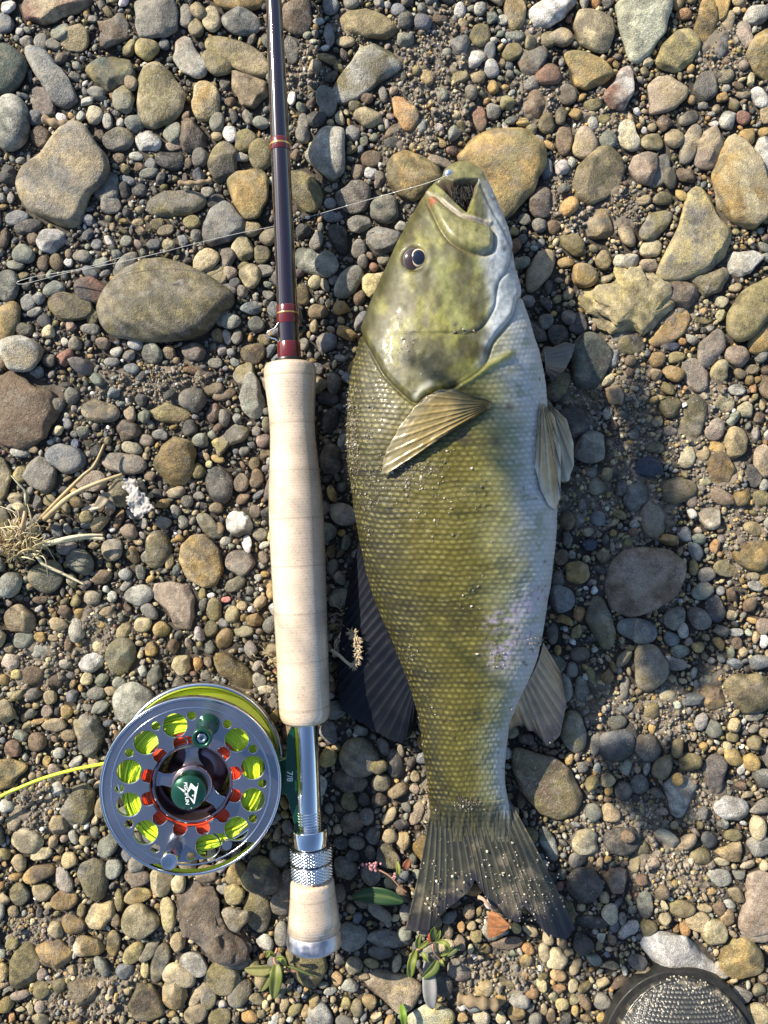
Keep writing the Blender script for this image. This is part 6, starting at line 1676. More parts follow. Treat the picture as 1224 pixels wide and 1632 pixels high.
def build_reel():
    O, Fp = P(321, 1215, .008), P(305, 1253, .046)
    az = (Fp - O) / np.linalg.norm(Fp - O); axx = np.array([1.0, 0, 0]); axx -= az * (axx @ az); axx /= np.linalg.norm(axx); ayy = np.cross(az, axx)
    B = np.stack([axx, ayy, az]); Wd = lambda L: np.asarray(L, float) @ B + O
    mm = .001
    root = empty('fly_reel', O * np.array([1, 1, 0]), 'round silver fly reel with green knobs and yellow-green line, left of the rod', 'fly reel')
    alu = mat('grey_aluminium', (.42, .42, .46), .22, .95, 0, .5, 30, .12)
    alu_lt = mat('bright_aluminium', (.62, .63, .67), .16, 1.0)
    green = mat('green_anodised', (.012, .075, .045), .25, .55, .4)
    hub_m = mat('smoked_aluminium', (.36, .27, .29), .20, .95)
    def lath(name, prof, m, n=96, parent=root, cx=0.0, cy=0.0, rfun=None):
        th = np.arange(n) * 2 * math.pi / n; rows = []
        for i, (r, z) in enumerate(prof):
            rr = np.full(n, max(r, .01)) + (rfun(i, th) if rfun else 0)
            rows.append(np.stack([cx + rr * np.cos(th), cy + rr * np.sin(th), np.full(n, z)], -1) * mm)
        V = Wd(np.concatenate(rows)); F = [grid_faces(len(prof), n, True)]
        if prof[0][0] < .02 or True:
            F += [np.arange(n)[None, ::-1], ((len(prof) - 1) * n + np.arange(n))[None, :]] if prof[0] != prof[-1] else []
        return part(name, V, F, m, parent)
    def ring(name, ri, ro, z0, z1, m, e=.5, parent=root):
        return lath(name, [(ri, z0 + e), (ri + e, z0), (ro - e, z0), (ro, z0 + e), (ro, z1 - e), (ro - e, z1), (ri + e, z1), (ri, z1 - e), (ri, z0 + e)], m, 128, parent)
    # frame
    ring('frame_ring', 41.2, 44.6, 0, 6.5, alu_lt, 1.0)
    holes = [circ(34.2 * math.cos(a), 34.2 * math.sin(a), 2.4, 18) for a in np.arange(24) * 2 * math.pi / 24] + [circ(22 * math.cos(a), 22 * math.sin(a), 5.2, 20) for a in np.arange(6) * 2 * math.pi / 6]
    V, F = curve_mesh('plate', [circ(0, 0, 41.3, 128)] + holes, .7); part('frame_plate', Wd((V + [0, 0, 2.0]) * mm), F, mat('line_reflection_plate', (.52, .56, .12), .22, .75), root)  # yellow-green reflection of the line is put into the plate's colour
    # spool face with its ports
    lob = []
    for t in np.arange(360) * 2 * math.pi / 360:
        ph = (t + math.pi / 12 + math.pi / 12) % (math.pi / 6) - math.pi / 12; R_, rho = 21.9, 3.7
        q = rho ** 2 - (R_ * math.sin(ph)) ** 2; r_ = 20.6
        if q > 0: r_ = max(r_, R_ * math.cos(ph) + math.sqrt(q))
        lob.append((r_ * math.cos(t), r_ * math.sin(t)))
    big = [circ(31.3 * math.cos(a), 31.3 * math.sin(a), 6.25, 40) for i, a in enumerate((np.arange(12) + .5) * math.pi / 6) if i not in (2, 8)]
    sml = [circ(34.9 * math.cos(a), 34.9 * math.sin(a), 2.45, 24) for a in np.arange(12) * math.pi / 6]
    V, F = curve_mesh('face', [circ(0, 0, 43.2, 160), lob] + big + sml, .8, .35, 2); part('spool_face', Wd((V + [0, 0, 36.9]) * mm), F, alu, root, smooth=False)
    ring('spool_rim', 42.9, 44.4, 33.5, 38.9, alu_lt, .5); ring('face_bead', 38.6, 39.3, 37.9, 38.35, alu_lt, .15)
    # wall of the arbor, drag housing, hub and spokes
    ring('arbor_ring', 18.3, 20.3, 12, 34.5, hub_m, .4)
    lath('drag_housing', [(.01, 2.6), (15.5, 2.6), (15.5, 15), (14.6, 16), (.01, 16)], hub_m, 72)
    lath('hub', [(.01, 15), (8.8, 15), (8.8, 33), (10.2, 34), (10.2, 37.2), (9.6, 38), (.01, 38)], hub_m, 72)
    for a in np.radians([92, 172, -38]):
        c_, s_ = math.cos(a), math.sin(a); lp = []
        for q, wd in [(8, 5.2), (11, 3.2), (15, 2.6), (18.6, 3.8)]: lp.append((q, wd))
        poly = [(q * c_ - wd * s_, q * s_ + wd * c_) for q, wd in lp] + [(q * c_ + wd * s_, q * s_ - wd * c_) for q, wd in lp[::-1]]
        V, F = curve_mesh('spoke', [poly], 1.2, .3); part('spoke', Wd((V + [0, 0, 31.5]) * mm), F, alu, root, smooth=False)
    # line and backing wound on the spool
    r = np.random.default_rng(3)
    def coil(rad, z, lr, tilt, ph, n=72, cy=0):
        t = np.arange(n + 1) * 2 * math.pi / n; pts = np.stack([rad * np.cos(t), rad * np.sin(t) + cy, z + tilt * np.sin(t + ph)], -1); return tube(Wd(pts * mm), lr * mm, 5, False)
    bk, ln = [], []
    for q in np.arange(20.8, 27.0, .62):
        bk.append((*coil(q, 34.0 + r.normal(0, .15), .36, r.uniform(0, .3), r.uniform(0, 6)), np.array([.78, .065, .012]) * r.uniform(.75, 1.1)))
    bk.append((*[x for x in _body_of(Wd, 20.4, 26.9, 6, 33.7)], np.array([.70, .055, .01])))
    for q in np.arange(26.6, 35.0, .82):
        g = r.random(); c_ = np.array([.72, .86, .03]) * (1 - g * .6) + np.array([.28, .70, .06]) * g * .6
        ln.append((*coil(q, 34.1 + r.normal(0, .25), .56, r.uniform(0, .5), r.uniform(0, 6), cy=r.normal(.5, .25)), c_))
        for zz in (31, 27.5, 23, 18, 12): ln.append((*coil(min(q, 34), zz, .6, .2, r.uniform(0, 6)), c_ * .95)) if q > 33 else None
    ln.append((*[x for x in _body_of(Wd, 26.4, 34.2, 6, 33.6)], np.array([.60, .74, .03])))
    for k in range(9):   # a few slack turns crossing the others
        t0 = r.uniform(-2.9, -.3) if k < 7 else r.uniform(0, 3); t = np.linspace(t0, t0 + r.uniform(.5, 1.1), 20); rad = np.linspace(r.uniform(28, 31), r.uniform(33, 37), 20)
        ln.append((*tube(Wd(np.stack([rad * np.cos(t), rad * np.sin(t), np.full(20, 34.9 + .05 * k)], -1) * mm), .55 * mm, 5), np.array([.60, .74, .03])))
    pl = attr_mat('plastic_line', .35, .2, 0)
    V, F, C = merge(bk); part('backing_coil', V, F, pl, root, C)
    V, F, C = merge(ln); part('line_coil', V, F, pl, root, C)
    # drag knob with its print
    lath('drag_knob', [(.01, 38), (8.2, 38), (8.5, 38.5)] + [(8.5, z) for z in np.linspace(39, 47, 14)] + [(8.4, 47.4), (7.9, 48.4), (.01, 48.4)], green, 160, rfun=lambda i, th: .16 * np.cos(th * 48 + (i % 2) * math.pi) if 3 <= i < 17 else 0 * th)
    white = mat('white_print', (.78, .80, .78), .5)
    kn = [o for o in root.children if o.name.startswith('drag_knob')][0]
    V, F = text_arrays('PISCIFUN', 2.9, .03, .05, .18, 1.0)
    V = V * np.array([.92, .80, 1]); V = np.stack([V[:, 1], -V[:, 0], V[:, 2]], -1)     # reads downwards
    a = math.radians(5.5); V = V @ np.array([[math.cos(a), math.sin(a), 0], [-math.sin(a), math.cos(a), 0], [0, 0, 1]])
    part('knob_lettering', Wd((V + [-1.0, .15, 48.44]) * mm), F, white, kn, smooth=False)
    px = lambda pts: [((x - 590) * 8.3 / 410, -(y - 740) * 8.3 / 410) for x, y in pts]
    loops = [px([(315, 550), (470, 640), (490, 650), (490, 715)]), px([(650, 490), (770, 610), (822, 545), (735, 990), (712, 990), (596, 800), (690, 885), (715, 930), (742, 690), (655, 620), (588, 720), (588, 640)])]
    V, F = curve_mesh('logo', loops, .03); part('knob_emblem', Wd((V + [0, 0, 48.44]) * mm), F, white, kn, smooth=False)
    V, F = curve_mesh('dot', [circ(*px([(695, 795)])[0], .42, 12), circ(*px([(818, 520)])[0], .2, 8), circ(*px([(660, 1093)])[0], .22, 8)], .03); part('knob_emblem', Wd((V + [0, 0, 48.44]) * mm), F, white, kn, smooth=False)
    # winding handle and counterweight
    a = math.radians(75); hx, hy = 31.3 * math.cos(a), 31.3 * math.sin(a)
    h = lath('winding_handle', [(.01, 37.6), (5.6, 37.6), (5.6, 39), (4.6, 40), (3.4, 44), (3.3, 52), (4.0, 57), (4.7, 58), (4.7, 59.2), (4.3, 59.8), (4.7, 60.4), (4.7, 62.2), (4.3, 62.8), (3.3, 62.8), (3.1, 61.6), (.01, 61.6)], green, 56, cx=hx, cy=hy)
    lath('handle_screw', [(.01, 61.4), (2.5, 61.4), (2.5, 62.3), (1.9, 62.5), (1.3, 61.6), (.01, 61.6)], alu_lt, 6, h, hx, hy)
    hx, hy = -hx, -hy
    lath('counterweight', [(.01, 37.6), (4.1, 37.6), (4.1, 53), (3.9, 54), (3.4, 54.5), (3.2, 54.2), (.01, 55.2)], alu_lt, 56, cx=hx, cy=hy)
    # foot
    zf = .0245; pts = [(468, 1152), (474.5, 1152), (476, 1240), (478.5, 1321), (473, 1321), (458.5, 1263), (447, 1262), (444, 1213), (457, 1208), (460, 1170)]
    Vp = np.array([P(x, y, zf)[:2] for x, y in pts]); V, F = curve_mesh('foot', [list(map(tuple, Vp))], .0016, .0004)
    ft = part('reel_foot', V + [0, 0, zf], F, green, root, smooth=False)
    post = [P(436, 1214, .010), P(436, 1262, .010)]
    V, F = curve_mesh('post', [[tuple(P(x, y, .016)[:2]) for x, y in [(428, 1212), (450, 1212), (450, 1262), (428, 1262)]]], .008, .0006); part('frame_post', V + [0, 0, .0145], F, green, root, smooth=False)
    V, F = text_arrays('7/8', .0043, .00003, .00006); V = np.stack([V[:, 1], -V[:, 0], V[:, 2]], -1)
    part('foot_lettering', V + P(461.5, 1237.5, zf + .0021), F, white, ft, smooth=False)
    return Wd
def _body_of(Wd, ri, ro, z0, z1, n=72):
    th = np.arange(n) * 2 * math.pi / n; rows = []
    for r_, z in [(ri, z0), (ro, z0), (ro, z1), (ri, z1), (ri, z0)]: rows.append(np.stack([r_ * np.cos(th), r_ * np.sin(th), np.full(n, z)], -1) * .001)
    return Wd(np.concatenate(rows)), [grid_faces(5, n, True)]
build_rod(); build_reel()

# ------------------------------------------------------------------ line and leader
def build_lines():
    lm = mat('yellow_green_line', (.58, .70, .03), .38, 0, .2)
    V, F = tube(smooth_path([P(186, 1210, .026), P(165, 1217, .022), P(120, 1226, .016), P(70, 1240, .0125), P(30, 1256, .0115), P(0, 1270, .0115), P(-60, 1310, .010), P(-160, 1350, .008)], 60), .00092, 8)
    thing('fly_line', V, F, lm, 'bright yellow-green fly line running from the reel to the left edge', 'fly line')
    cm = mat('clear_leader', (.62, .62, .58), .15, 0, .6, .8)
    V, F = tube(smooth_path([P(713, 279, .0405), P(680, 292, .031), P(620, 309, .020), P(560, 326, .0155), P(488, 347, .0135), P(462, 355, .0125), P(430, 362, .0125), P(380, 372, .0125), P(320, 386, .013), P(250, 404, .0145), P(180, 420, .0135), P(110, 434, .012), P(40, 452, .0115), P(28, 449, .0115), P(60, 440, .012), P(130, 428, .0125), P(200, 408, .0135)], 120), .00013, 6)
    o = thing('leader', V, F, cm, 'thin clear leader running from the fish mouth under the rod to the left', 'fishing line')
    kn = []
    for u_, v_, z_ in [(490, 346.5, .0137), (553, 328, .0157), (609, 312.5, .0192), (655, 300, .0252)]:
        kn.append((I2[0] * np.array([.0009, .0006, .0006]) * (1.5 if u_ < 500 else .8) + P(u_, v_, z_), I2[1]))
    V, F, _ = merge(kn); part('knot', V, F, cm, o)
build_lines()

# ------------------------------------------------------------------ the wading boot at the lower right
def build_boot():
    root = empty('wading_boot', P(1085, 1700, 0), 'dark rubber toe of a wading boot with sandy mesh, at the bottom edge', 'boot')
    cx, cy, _ = P(1087, 1556, .010); wid, ln = .043, .30
    nr, nc = 200, 180
    t = np.concatenate([np.linspace(0, .16, 170), np.linspace(.17, 1, 30)]); th = np.linspace(0, math.pi, nc)
    w_ = wid * np.minimum(1, (1 - (1 - np.clip(t * ln / .062, 0, 1)) ** 2.3) ** .5) * (1 - .10 * sstep(.3, .6, t)); hh = .013 + .026 * sstep(0, .22, t) + .055 * sstep(.38, .8, t)
    hh = hh * np.minimum(1, (1 - (1 - np.clip(t * ln / .030, 0, 1)) ** 2.2) ** .5 * .75 + .25)
    c, s = np.cos(th), np.sin(th)
    X = cx + w_[:, None] * np.sign(c) * np.abs(c) ** .8; Y = np.broadcast_to((cy - t * ln)[:, None], X.shape); Z = .004 + hh[:, None] * np.abs(s) ** .75
    V = np.stack([X, Y, Z], -1)
    d = (cy - Y); inn = .92 - ((np.abs(X - cx) / wid) ** 2 + np.clip(1 - d / .062, 0, 1) ** 2.3)
    up = sstep(-.03, .02, inn)
    st = np.stack([(X - cx) / .0021, Y / .0019], -1); ri = np.floor(st[..., 1]); fx = st[..., 0] + .5 * np.mod(ri, 2); fx = fx - np.floor(fx) - .5; fy = st[..., 1] - ri - .5
    dot = np.exp(-((fx / .30) ** 2 + (fy / .30) ** 2)) * up
    Z2 = Z + .0009 * dot - .0009 * np.exp(-(inn / .022) ** 2) + .0008 * (1 - up) + (vnoise(X / .004, Y / .004, 3, 61) - .5) * .0006
    Z2 -= .0007 * np.exp(-((inn + .15) / .018) ** 2)
    V[..., 2] = Z2
    C = np.broadcast_to(np.array([.017, .017, .016]), V.shape).copy(); C = C * (1 - dot[..., None]) + np.array([.13, .13, .125]) * dot[..., None]  # sunlit glints of the mesh bumps painted in as paler dots
    du = (sstep(.56, .72, vnoise(X / .0035, Y / .003, 4, 63)) * np.exp(-(inn / .05) ** 2) * .8)[..., None]
    C = C * (1 - du) + np.array([.30, .26, .19]) * du
    part('toe_upper', V.reshape(-1, 3), grid_faces(nr, nc)[:, ::-1], attr_mat('boot_rubber', .33, .15, .35, 2600, .08, .6), root, C.reshape(-1, 3))
    so = [(cx + (w_[i] + .002) * sg, Y[i, 0] + .0015) for sg, idx in ((1, range(0, nr, 4)), (-1, range(nr - 1, -1, -4))) for i in idx]
    V, F = curve_mesh('sole', [so], .0035, .0008); part('sole', V + [0, 0, .0045], F, mat('sole_rubber', (.018, .018, .017), .6, 0, 0, .4, 200, .3), root, smooth=False)
    # ankle shaft of the boot, out of frame below
    rows = [];  aa = np.arange(48) * 2 * math.pi / 48
    for z, r_ in [(.075, .040), (.11, .042), (.15, .044), (.19, .047), (.195, .044), (.19, .041), (.10, .038)]: rows.append(np.stack([cx + r_ * np.cos(aa), cy - .215 + r_ * 1.3 * np.sin(aa), np.full(48, z)], -1))
    V = np.concatenate(rows); part('ankle_shaft', V, grid_faces(len(rows), 48, True), mat('boot_cloth', (.03, .03, .03), .7, 0, 0, .4, 300, .3), root)
    r = np.random.default_rng(9); gr = []
    for _ in range(150):
        i, j = r.integers(0, 60), r.integers(30, nc - 30); p = V_at(Z2, X, Y, i, j); R_ = r.choice([.7, 1.1, 1.7]); gr.append((I0[r.integers(8)] * R_ * S + p, ICO0F, np.array([.42, .38, .30]) * r.uniform(.6, 1.2)))
    V, F, C = merge(gr); stuff('sand_grains', V, F, GRAIN, C, False, 'pale sand grains stuck to the boot toe', 'sand')
def V_at(Z, X, Y, i, j): return np.array([X[i, j], Y[i, j], Z[i, j]])
build_boot()

# ------------------------------------------------------------------ plants, dead leaves and twigs
def leaf(pts, wid, fold=.25, nseg=14, curl=0.0, nw=7):
    """a blade along a path of world points, folded along its midrib"""
    p = smooth_path(pts, nseg); t = np.linspace(0, 1, nseg)
    tg = np.gradient(p, axis=0); tg /= np.linalg.norm(tg, axis=1)[:, None]
    sd = np.cross(tg, [0, 0, 1.0]); sd /= np.linalg.norm(sd, axis=1)[:, None] + 1e-9; nm = np.cross(sd, tg)
    w_ = wid * np.sin(math.pi * np.clip(t * .94 + .05, 0, 1)) ** .75
    q = np.linspace(-1, 1, nw)
    V = p[:, None] + (w_[:, None] * q)[..., None] * sd[:, None] + (w_[:, None] * (np.abs(q) * fold - curl * q ** 2))[..., None] * nm[:, None]
    Vb = V - nm[:, None] * .00025
    F = grid_faces(nseg, nw); o_ = nseg * nw
    rim = np.concatenate([np.arange(nw), np.arange(1, nseg) * nw + nw - 1, (nseg - 1) * nw + np.arange(nw - 2, -1, -1), np.arange(nseg - 2, 0, -1) * nw]); r2 = np.roll(rim, -1)
    return np.concatenate([V.reshape(-1, 3), Vb.reshape(-1, 3)]), [np.concatenate([F, F[:, ::-1] + o_]), np.stack([rim, rim + o_, r2 + o_, r2], -1)], np.tile(np.abs(q), nseg * 2)

def leaf_mat(name, col, rib):
    m, t, b = node_mat(name); N, L = t.nodes, t.links
    a = N.new('ShaderNodeVertexColor'); a.layer_name = 'Col'; L.new(a.outputs[0], b.inputs['Base Color']); b.inputs['Roughness'].default_value = .55; b.inputs['Coat Weight'].default_value = .0
    b.inputs['Subsurface Weight'].default_value = 0.0
    tr = N.new('ShaderNodeBsdfTranslucent'); L.new(a.outputs[0], tr.inputs['Color']); mx = N.new('ShaderNodeMixShader'); mx.inputs[0].default_value = .25
    L.new(b.outputs[0], mx.inputs[1]); L.new(tr.outputs[0], mx.inputs[2]); L.new(mx.outputs[0], N['Material Output'].inputs['Surface'])
    return m
LEAF = leaf_mat('green_leaf', None, None)
def add_leaf(root, pts, wid, col, rib, fold=.25, curl=0.0, name='leaf'):
    V, F, q = leaf(pts, wid * .8, fold, 14, curl); r = np.random.default_rng(int(abs(V[0, 0]) * 1e6))
    f = np.exp(-(q / .18) ** 2)[:, None]; c = np.array(col) * (1 - f) + np.array(rib) * f
    c = c * (.82 + .36 * vnoise(V[:, 0] / .002, V[:, 1] / .002, 3, 5)[:, None])
    return part(name, V, F, LEAF, root, c)

def build_plants():
    G, Y_, RIB = (.075, .125, .022), (.20, .25, .035), (.33, .33, .12)
    stem_m = mat('pink_stem', (.36, .20, .13), .45)
    root = empty('plant_sprig', P(690, 1500, .0), 'small green sprig with yellow-green leaves and a red bud below the left tail lobe', 'plant', 'weed sprigs on the gravel')
    part('stem', *tube(smooth_path([P(664, 1514, .010), P(676, 1510, .012), P(688, 1503, .015), P(690, 1512, .016), P(694, 1521, .014), P(701, 1529, .012), P(698, 1537, .010), P(692, 1545, .008)], 30), .00055, 6), stem_m, root)
    part('bud', *(lambda V, F: (V * np.array([.0012, .0024, .0012]) + P(685, 1494, .018), F))(*I2), mat('red_bud', (.30, .03, .015), .5), root)
    for pts, w_, c in [([(663, 1513, .010), (656, 1535, .014), (654, 1558, .009)], .0030, Y_), ([(665, 1511, .011), (666, 1500, .016), (670, 1489, .020)], .0018, Y_), ([(667, 1512, .012), (676, 1505, .015), (684, 1497, .019)], .0015, Y_),
                       ([(692, 1498, .017), (691, 1488, .021), (692, 1478, .024)], .0030, G), ([(695, 1500, .017), (699, 1492, .022), (702, 1483, .024)], .0012, Y_), ([(694, 1502, .016), (706, 1500, .020), (713, 1508, .021), (712, 1518, .016), (701, 1524, .012)], .0019, Y_),
                       ([(673, 1517, .012), (678, 1526, .014), (683, 1535, .013)], .0014, Y_), ([(697, 1530, .011), (690, 1544, .011), (672, 1560, .008)], .0034, G), ([(702, 1528, .012), (705, 1535, .014), (708, 1541, .012)], .0010, Y_), ([(708, 1526, .009), (720, 1517, .010), (734, 1506, .009)], .0022, (.06, .09, .04))]:
        add_leaf(root, [P(*p) for p in pts], w_, c, RIB, .45)
    root = empty('plant_sprig', P(440, 1530, .0), 'small sprig with a drooping split-coloured leaf left of the butt cap', 'plant', 'weed sprigs on the gravel')
    part('stem', *tube(smooth_path([P(442, 1511, .011), P(437, 1528, .012), P(440, 1536, .013), P(452, 1544, .012), P(466, 1548, .011), P(478, 1546, .010)], 26), .0007, 6), stem_m, root)
    for pts, w_, c in [([(441, 1536, .013), (440, 1560, .016), (436, 1592, .010)], .0044, (.13, .17, .03)), ([(436, 1540, .012), (428, 1560, .011), (416, 1580, .009)], .0030, (.14, .15, .04)), ([(440, 1528, .014), (450, 1528, .018), (455, 1540, .013)], .0022, Y_), ([(438, 1524, .013), (430, 1518, .015), (424, 1526, .012)], .0017, Y_),
                       ([(455, 1538, .013), (475, 1545, .013), (502, 1557, .011)], .0012, (.10, .13, .04)), ([(434, 1544, .012), (415, 1546, .0115), (390, 1545, .010)], .0040, (.20, .19, .06))]:
        add_leaf(root, [P(*p) for p in pts], w_, c, RIB, .4)
    root = empty('plant_sprig', P(620, 1432, .0), 'dark green lance leaf with a pink flowering stalk between the butt and the tail', 'plant', 'weed sprigs on the gravel')
    add_leaf(root, [P(562, 1431, .007), P(590, 1426, .010), P(620, 1430, .012), P(645, 1438, .011)], .0058, (.022, .065, .022), (.10, .16, .05), .18)
    add_leaf(root, [P(633, 1373, .012), P(635, 1386, .013), P(634, 1400, .011)], .0016, (.24, .26, .05), RIB, .4)
    part('stem', *tube(smooth_path([P(594, 1382, .010), P(607, 1388, .011), P(622, 1397, .011), P(636, 1412, .010), P(648, 1422, .009)], 24), .0005, 6), stem_m, root)
    r = np.random.default_rng(2); fl = []
    for _ in range(34):
        x, y_ = (590 + r.normal(0, 9), 1380 + r.normal(0, 3.2)) if _ < 27 else (629 + r.normal(0, 1.5), 1397 + r.normal(0, 2.5))
        fl.append((I2[0] * .0007 * r.uniform(.7, 1.4) + P(x, y_, .011 + r.uniform(0, .002)), I2[1], np.array([.42, .20, .21]) * r.uniform(.6, 1.2)))
    V, F, C = merge(fl); part('flower_cluster', V, F, attr_mat('pink_petals', .5, 0, 0), root, C)
    for pts, w_, lab in [([(640, 1600, .006), (643, 1618, .012), (645, 1640, .010)], .0020, 'bright green blade at the bottom edge beside the mossy stone')]:
        V, F, q = leaf([P(*p) for p in pts], w_, .4); thing('grass_blade', V, F, LEAF, lab, 'grass', col=np.tile((.16, .27, .03), (len(V), 1)))
    # brown leaf in the tail notch
    root = empty('fallen_leaf', P(792, 1475, 0), 'small orange-brown three-cornered leaf with a stalk below the tail notch', 'leaf')
    pg = [tuple(P(x, y, .012)[:2]) for x, y in [(778, 1495), (777, 1478), (779, 1457), (786, 1451), (798, 1459), (811, 1471), (809, 1480), (800, 1488), (789, 1493)]]
    V, F = curve_mesh('blade', [pg], .0003, .0002); V[:, 2] += .0115 + (V[:, 0] - pg[0][0]) * .12 + .0012 * np.sin(V[:, 1] * 420)
    part('blade', V, F, mat('brown_leaf', (.30, .125, .045), .5, 0, .2, .5, 500, .35), root, smooth=False)
    part('stalk', *tube(smooth_path([P(787, 1452, .013), P(778, 1442, .015), P(770, 1433, .014), P(763, 1430, .012)], 14), np.linspace(.0006, .0012, 14), 6), mat('pale_stalk', (.42, .26, .18), .6), root)
    V, F, q = leaf([P(644, 1388, .010), P(648, 1378, .012), P(653, 1369, .011)], .0020, .3)
    thing('fallen_leaf', V, F, LEAF, 'tiny rusty leaf scrap against the left edge of the tail', 'leaf', col=np.tile((.28, .10, .05), (len(V), 1)))
    V, F, q = leaf([P(680, 1528, .006), P(684, 1560, .008), P(686, 1590, .009), P(690, 1608, .007)], .0040, .25)
    thing('fallen_leaf', V, F, LEAF, 'pale grey withered leaf hanging over the mossy yellow-green stone', 'leaf', col=np.array([.30, .30, .29]) * (.7 + .6 * vnoise(V[:, 0] / .002, V[:, 1] / .004, 3, 3)[:, None]))
    # curled silver-grey dead leaf
    root = empty('fallen_leaf', P(215, 790, 0), 'curled silvery dead leaf with crumpled edges, right of the dry grass', 'leaf')
    pg = [(195, 762), (205, 760), (216, 766), (219, 778), (228, 785), (238, 795), (245, 808), (240, 816), (230, 820), (224, 828), (214, 822), (206, 812), (200, 800), (204, 788), (196, 776)]
    xs, ys = np.arange(192, 248, 1.4), np.arange(757, 831, 1.4); U_, V_ = np.meshgrid(xs, ys); jit = (vnoise(U_ / 5, V_ / 5, 2, 70) - .5) * 7
    ins = (signed(U_, V_, pg) + jit) > 0
    z = .009 + .0042 * vnoise(U_ / 13, V_ / 13, 3, 71) + .0012 * vnoise(U_ / 3, V_ / 3, 2, 72); Vt = P(U_, V_, z).reshape(-1, 3); Fg = grid_faces(len(ys), len(xs)); keep = ins.ravel()[Fg].all(1)
    cl = np.array([.48, .46, .44]) * (.62 + .76 * vnoise(U_ / 3, V_ / 3, 3, 73)[..., None]); cl = cl.reshape(-1, 3)
    part('blade', np.concatenate([Vt, Vt - [0, 0, .0005]]), np.concatenate([Fg[keep], Fg[keep][:, ::-1] + len(Vt)]), LEAF, root, np.concatenate([cl, cl]))
    V, F, q = leaf([P(150, 813, .010), P(162, 800, .013), P(170, 792, .011), P(183, 812, .010)], .0030, .5, 16, .3); part('curl', V, F, LEAF, root, np.tile((.34, .29, .21), (len(V), 1)))
    V, F, q = leaf([P(132, 811, .009), P(150, 808, .011), P(168, 803, .012), P(184, 811, .009)], .0016, .4, 16); part('curl', V, F, LEAF, root, np.tile((.46, .41, .32), (len(V), 1)))
    # dry grass clump
    r = np.random.default_rng(31); root = empty('dry_grass', P(28, 885, 0), 'dry straw-coloured grass tuft with long stalks at the left edge', 'grass')
    straw = attr_mat('dry_straw', .55, .05, .2, 1200)
    def st(pts, rad, c, name='stalk', fl=1.0):
        p = smooth_path([P(*q) for q in pts], 26); V, F = tube(p, np.linspace(rad * 1.25, rad * .6, 26), 6)
        part(name, V, F, straw, root, np.array(c) * (.7 + .6 * vnoise(V[:, 0] / .0008, V[:, 1] / .003, 2, 9)[:, None]))
    S1, S2 = (.48, .39, .20), (.60, .53, .35)
    st([(66, 826, .010), (90, 800, .014), (130, 760, .015), (150, 742, .014), (166, 708, .011)], .0011, (.33, .25, .12))
    st([(70, 828, .010), (100, 800, .015), (125, 783, .016), (160, 768, .016), (195, 756, .013)], .0014, (.40, .31, .17))
    st([(30, 880, .009), (60, 870, .012), (90, 863, .014), (130, 856, .013), (166, 859, .012)], .0016, S2)
    st([(76, 866, .012), (110, 857, .015), (140, 853, .014), (164, 853, .012)], .0010, S2)
    st([(40, 886, .009), (56, 884, .012), (70, 900, .012), (100, 914, .011), (135, 932, .009)], .0010, S2)
    st([(44, 816, .012), (42, 800, .014), (41, 785, .015), (30, 772, .015), (18, 758, .013)], .0007, (.20, .21, .13))
    st([(28, 880, .008), (34, 850, .016), (38, 830, .021), (40, 815, .020)], .0016, (.40, .27, .15))
    for k in range(120):
        x, y_ = 30 + r.normal(0, 16), 868 + r.normal(0, 14); a_ = r.uniform(-2.7, .3); l = r.uniform(12, 48); bend = r.normal(0, .5)
        z0 = r.uniform(.004, .010)
        p = smooth_path([P(x, y_, z0), P(x + l * .5 * math.cos(a_), y_ + l * .5 * math.sin(a_), z0 + .006 + r.uniform(0, .006)), P(x + l * math.cos(a_ + bend), y_ + l * math.sin(a_ + bend), z0 + r.uniform(.002, .012))], 8)
        V, F = tube(p, np.linspace(.0004, .00012, 8) * r.uniform(.7, 1.6), 4); blades.append((V, F, np.array(S1 if r.random() < .6 else S2) * r.uniform(.7, 1.15)))
    for k in range(70):
        x, y_ = 15 + r.normal(0, 12), 872 + r.normal(0, 9); a_ = r.uniform(-3.1, .1); l = r.uniform(6, 24)
        p = smooth_path([P(x, y_, .008), P(x + l * .5 * math.cos(a_), y_ + l * .5 * math.sin(a_), .014), P(x + l * math.cos(a_), y_ + l * math.sin(a_), .012 + r.uniform(0, .006))], 6)
        V, F = tube(p, np.linspace(.0004, .0001, 6), 4); blades.append((V, F, np.array((.46, .33, .18)) * r.uniform(.7, 1.2)))
    V, F, C = merge(blades); stuff('blade_tuft', V, F, straw, C, parent=root)
    V, F, q = leaf([P(20, 806, .013), P(32, 808, .015), P(44, 816, .012)], .0022, .3); part('leaf', V, F, LEAF, root, np.tile((.50, .44, .26), (len(V), 1)))
    # dry seed head by the grip, rootlets, twigs
    root = empty('seed_head', P(560, 1040, 0), 'dry bent grass seed head lying on the dark dorsal fin beside the grip', 'seed head')
    p = smooth_path([P(528, 1036, .012), P(540, 1044, .014), P(552, 1055, .016), P(563, 1062, .016), P(567, 1055, .017), P(570, 1040, .018), P(568, 1020, .018), P(560, 1006, .017)], 40); part('stalk', *tube(p, np.linspace(.0010, .0005, 40), 6), mat('straw_stalk', (.55, .47, .30), .5), root)
    sd = []
    for k in range(190):
        q = p[r.integers(20, 40)]; a_ = r.uniform(0, 6.28); l = r.uniform(.0012, .0042); d_ = np.array([math.cos(a_) * .9, math.sin(a_) * .9, r.uniform(-.1, .7)]) * l
        sd.append((*tube(np.stack([q + d_ * .1, q + d_ * .6, q + d_]), np.array([.00030, .00035, .00008]), 4), np.array([.50, .40, .26]) * r.uniform(.6, 1.2)))
    V, F, C = merge(sd); part('husk', V, F, straw, root, C)
    cl = []
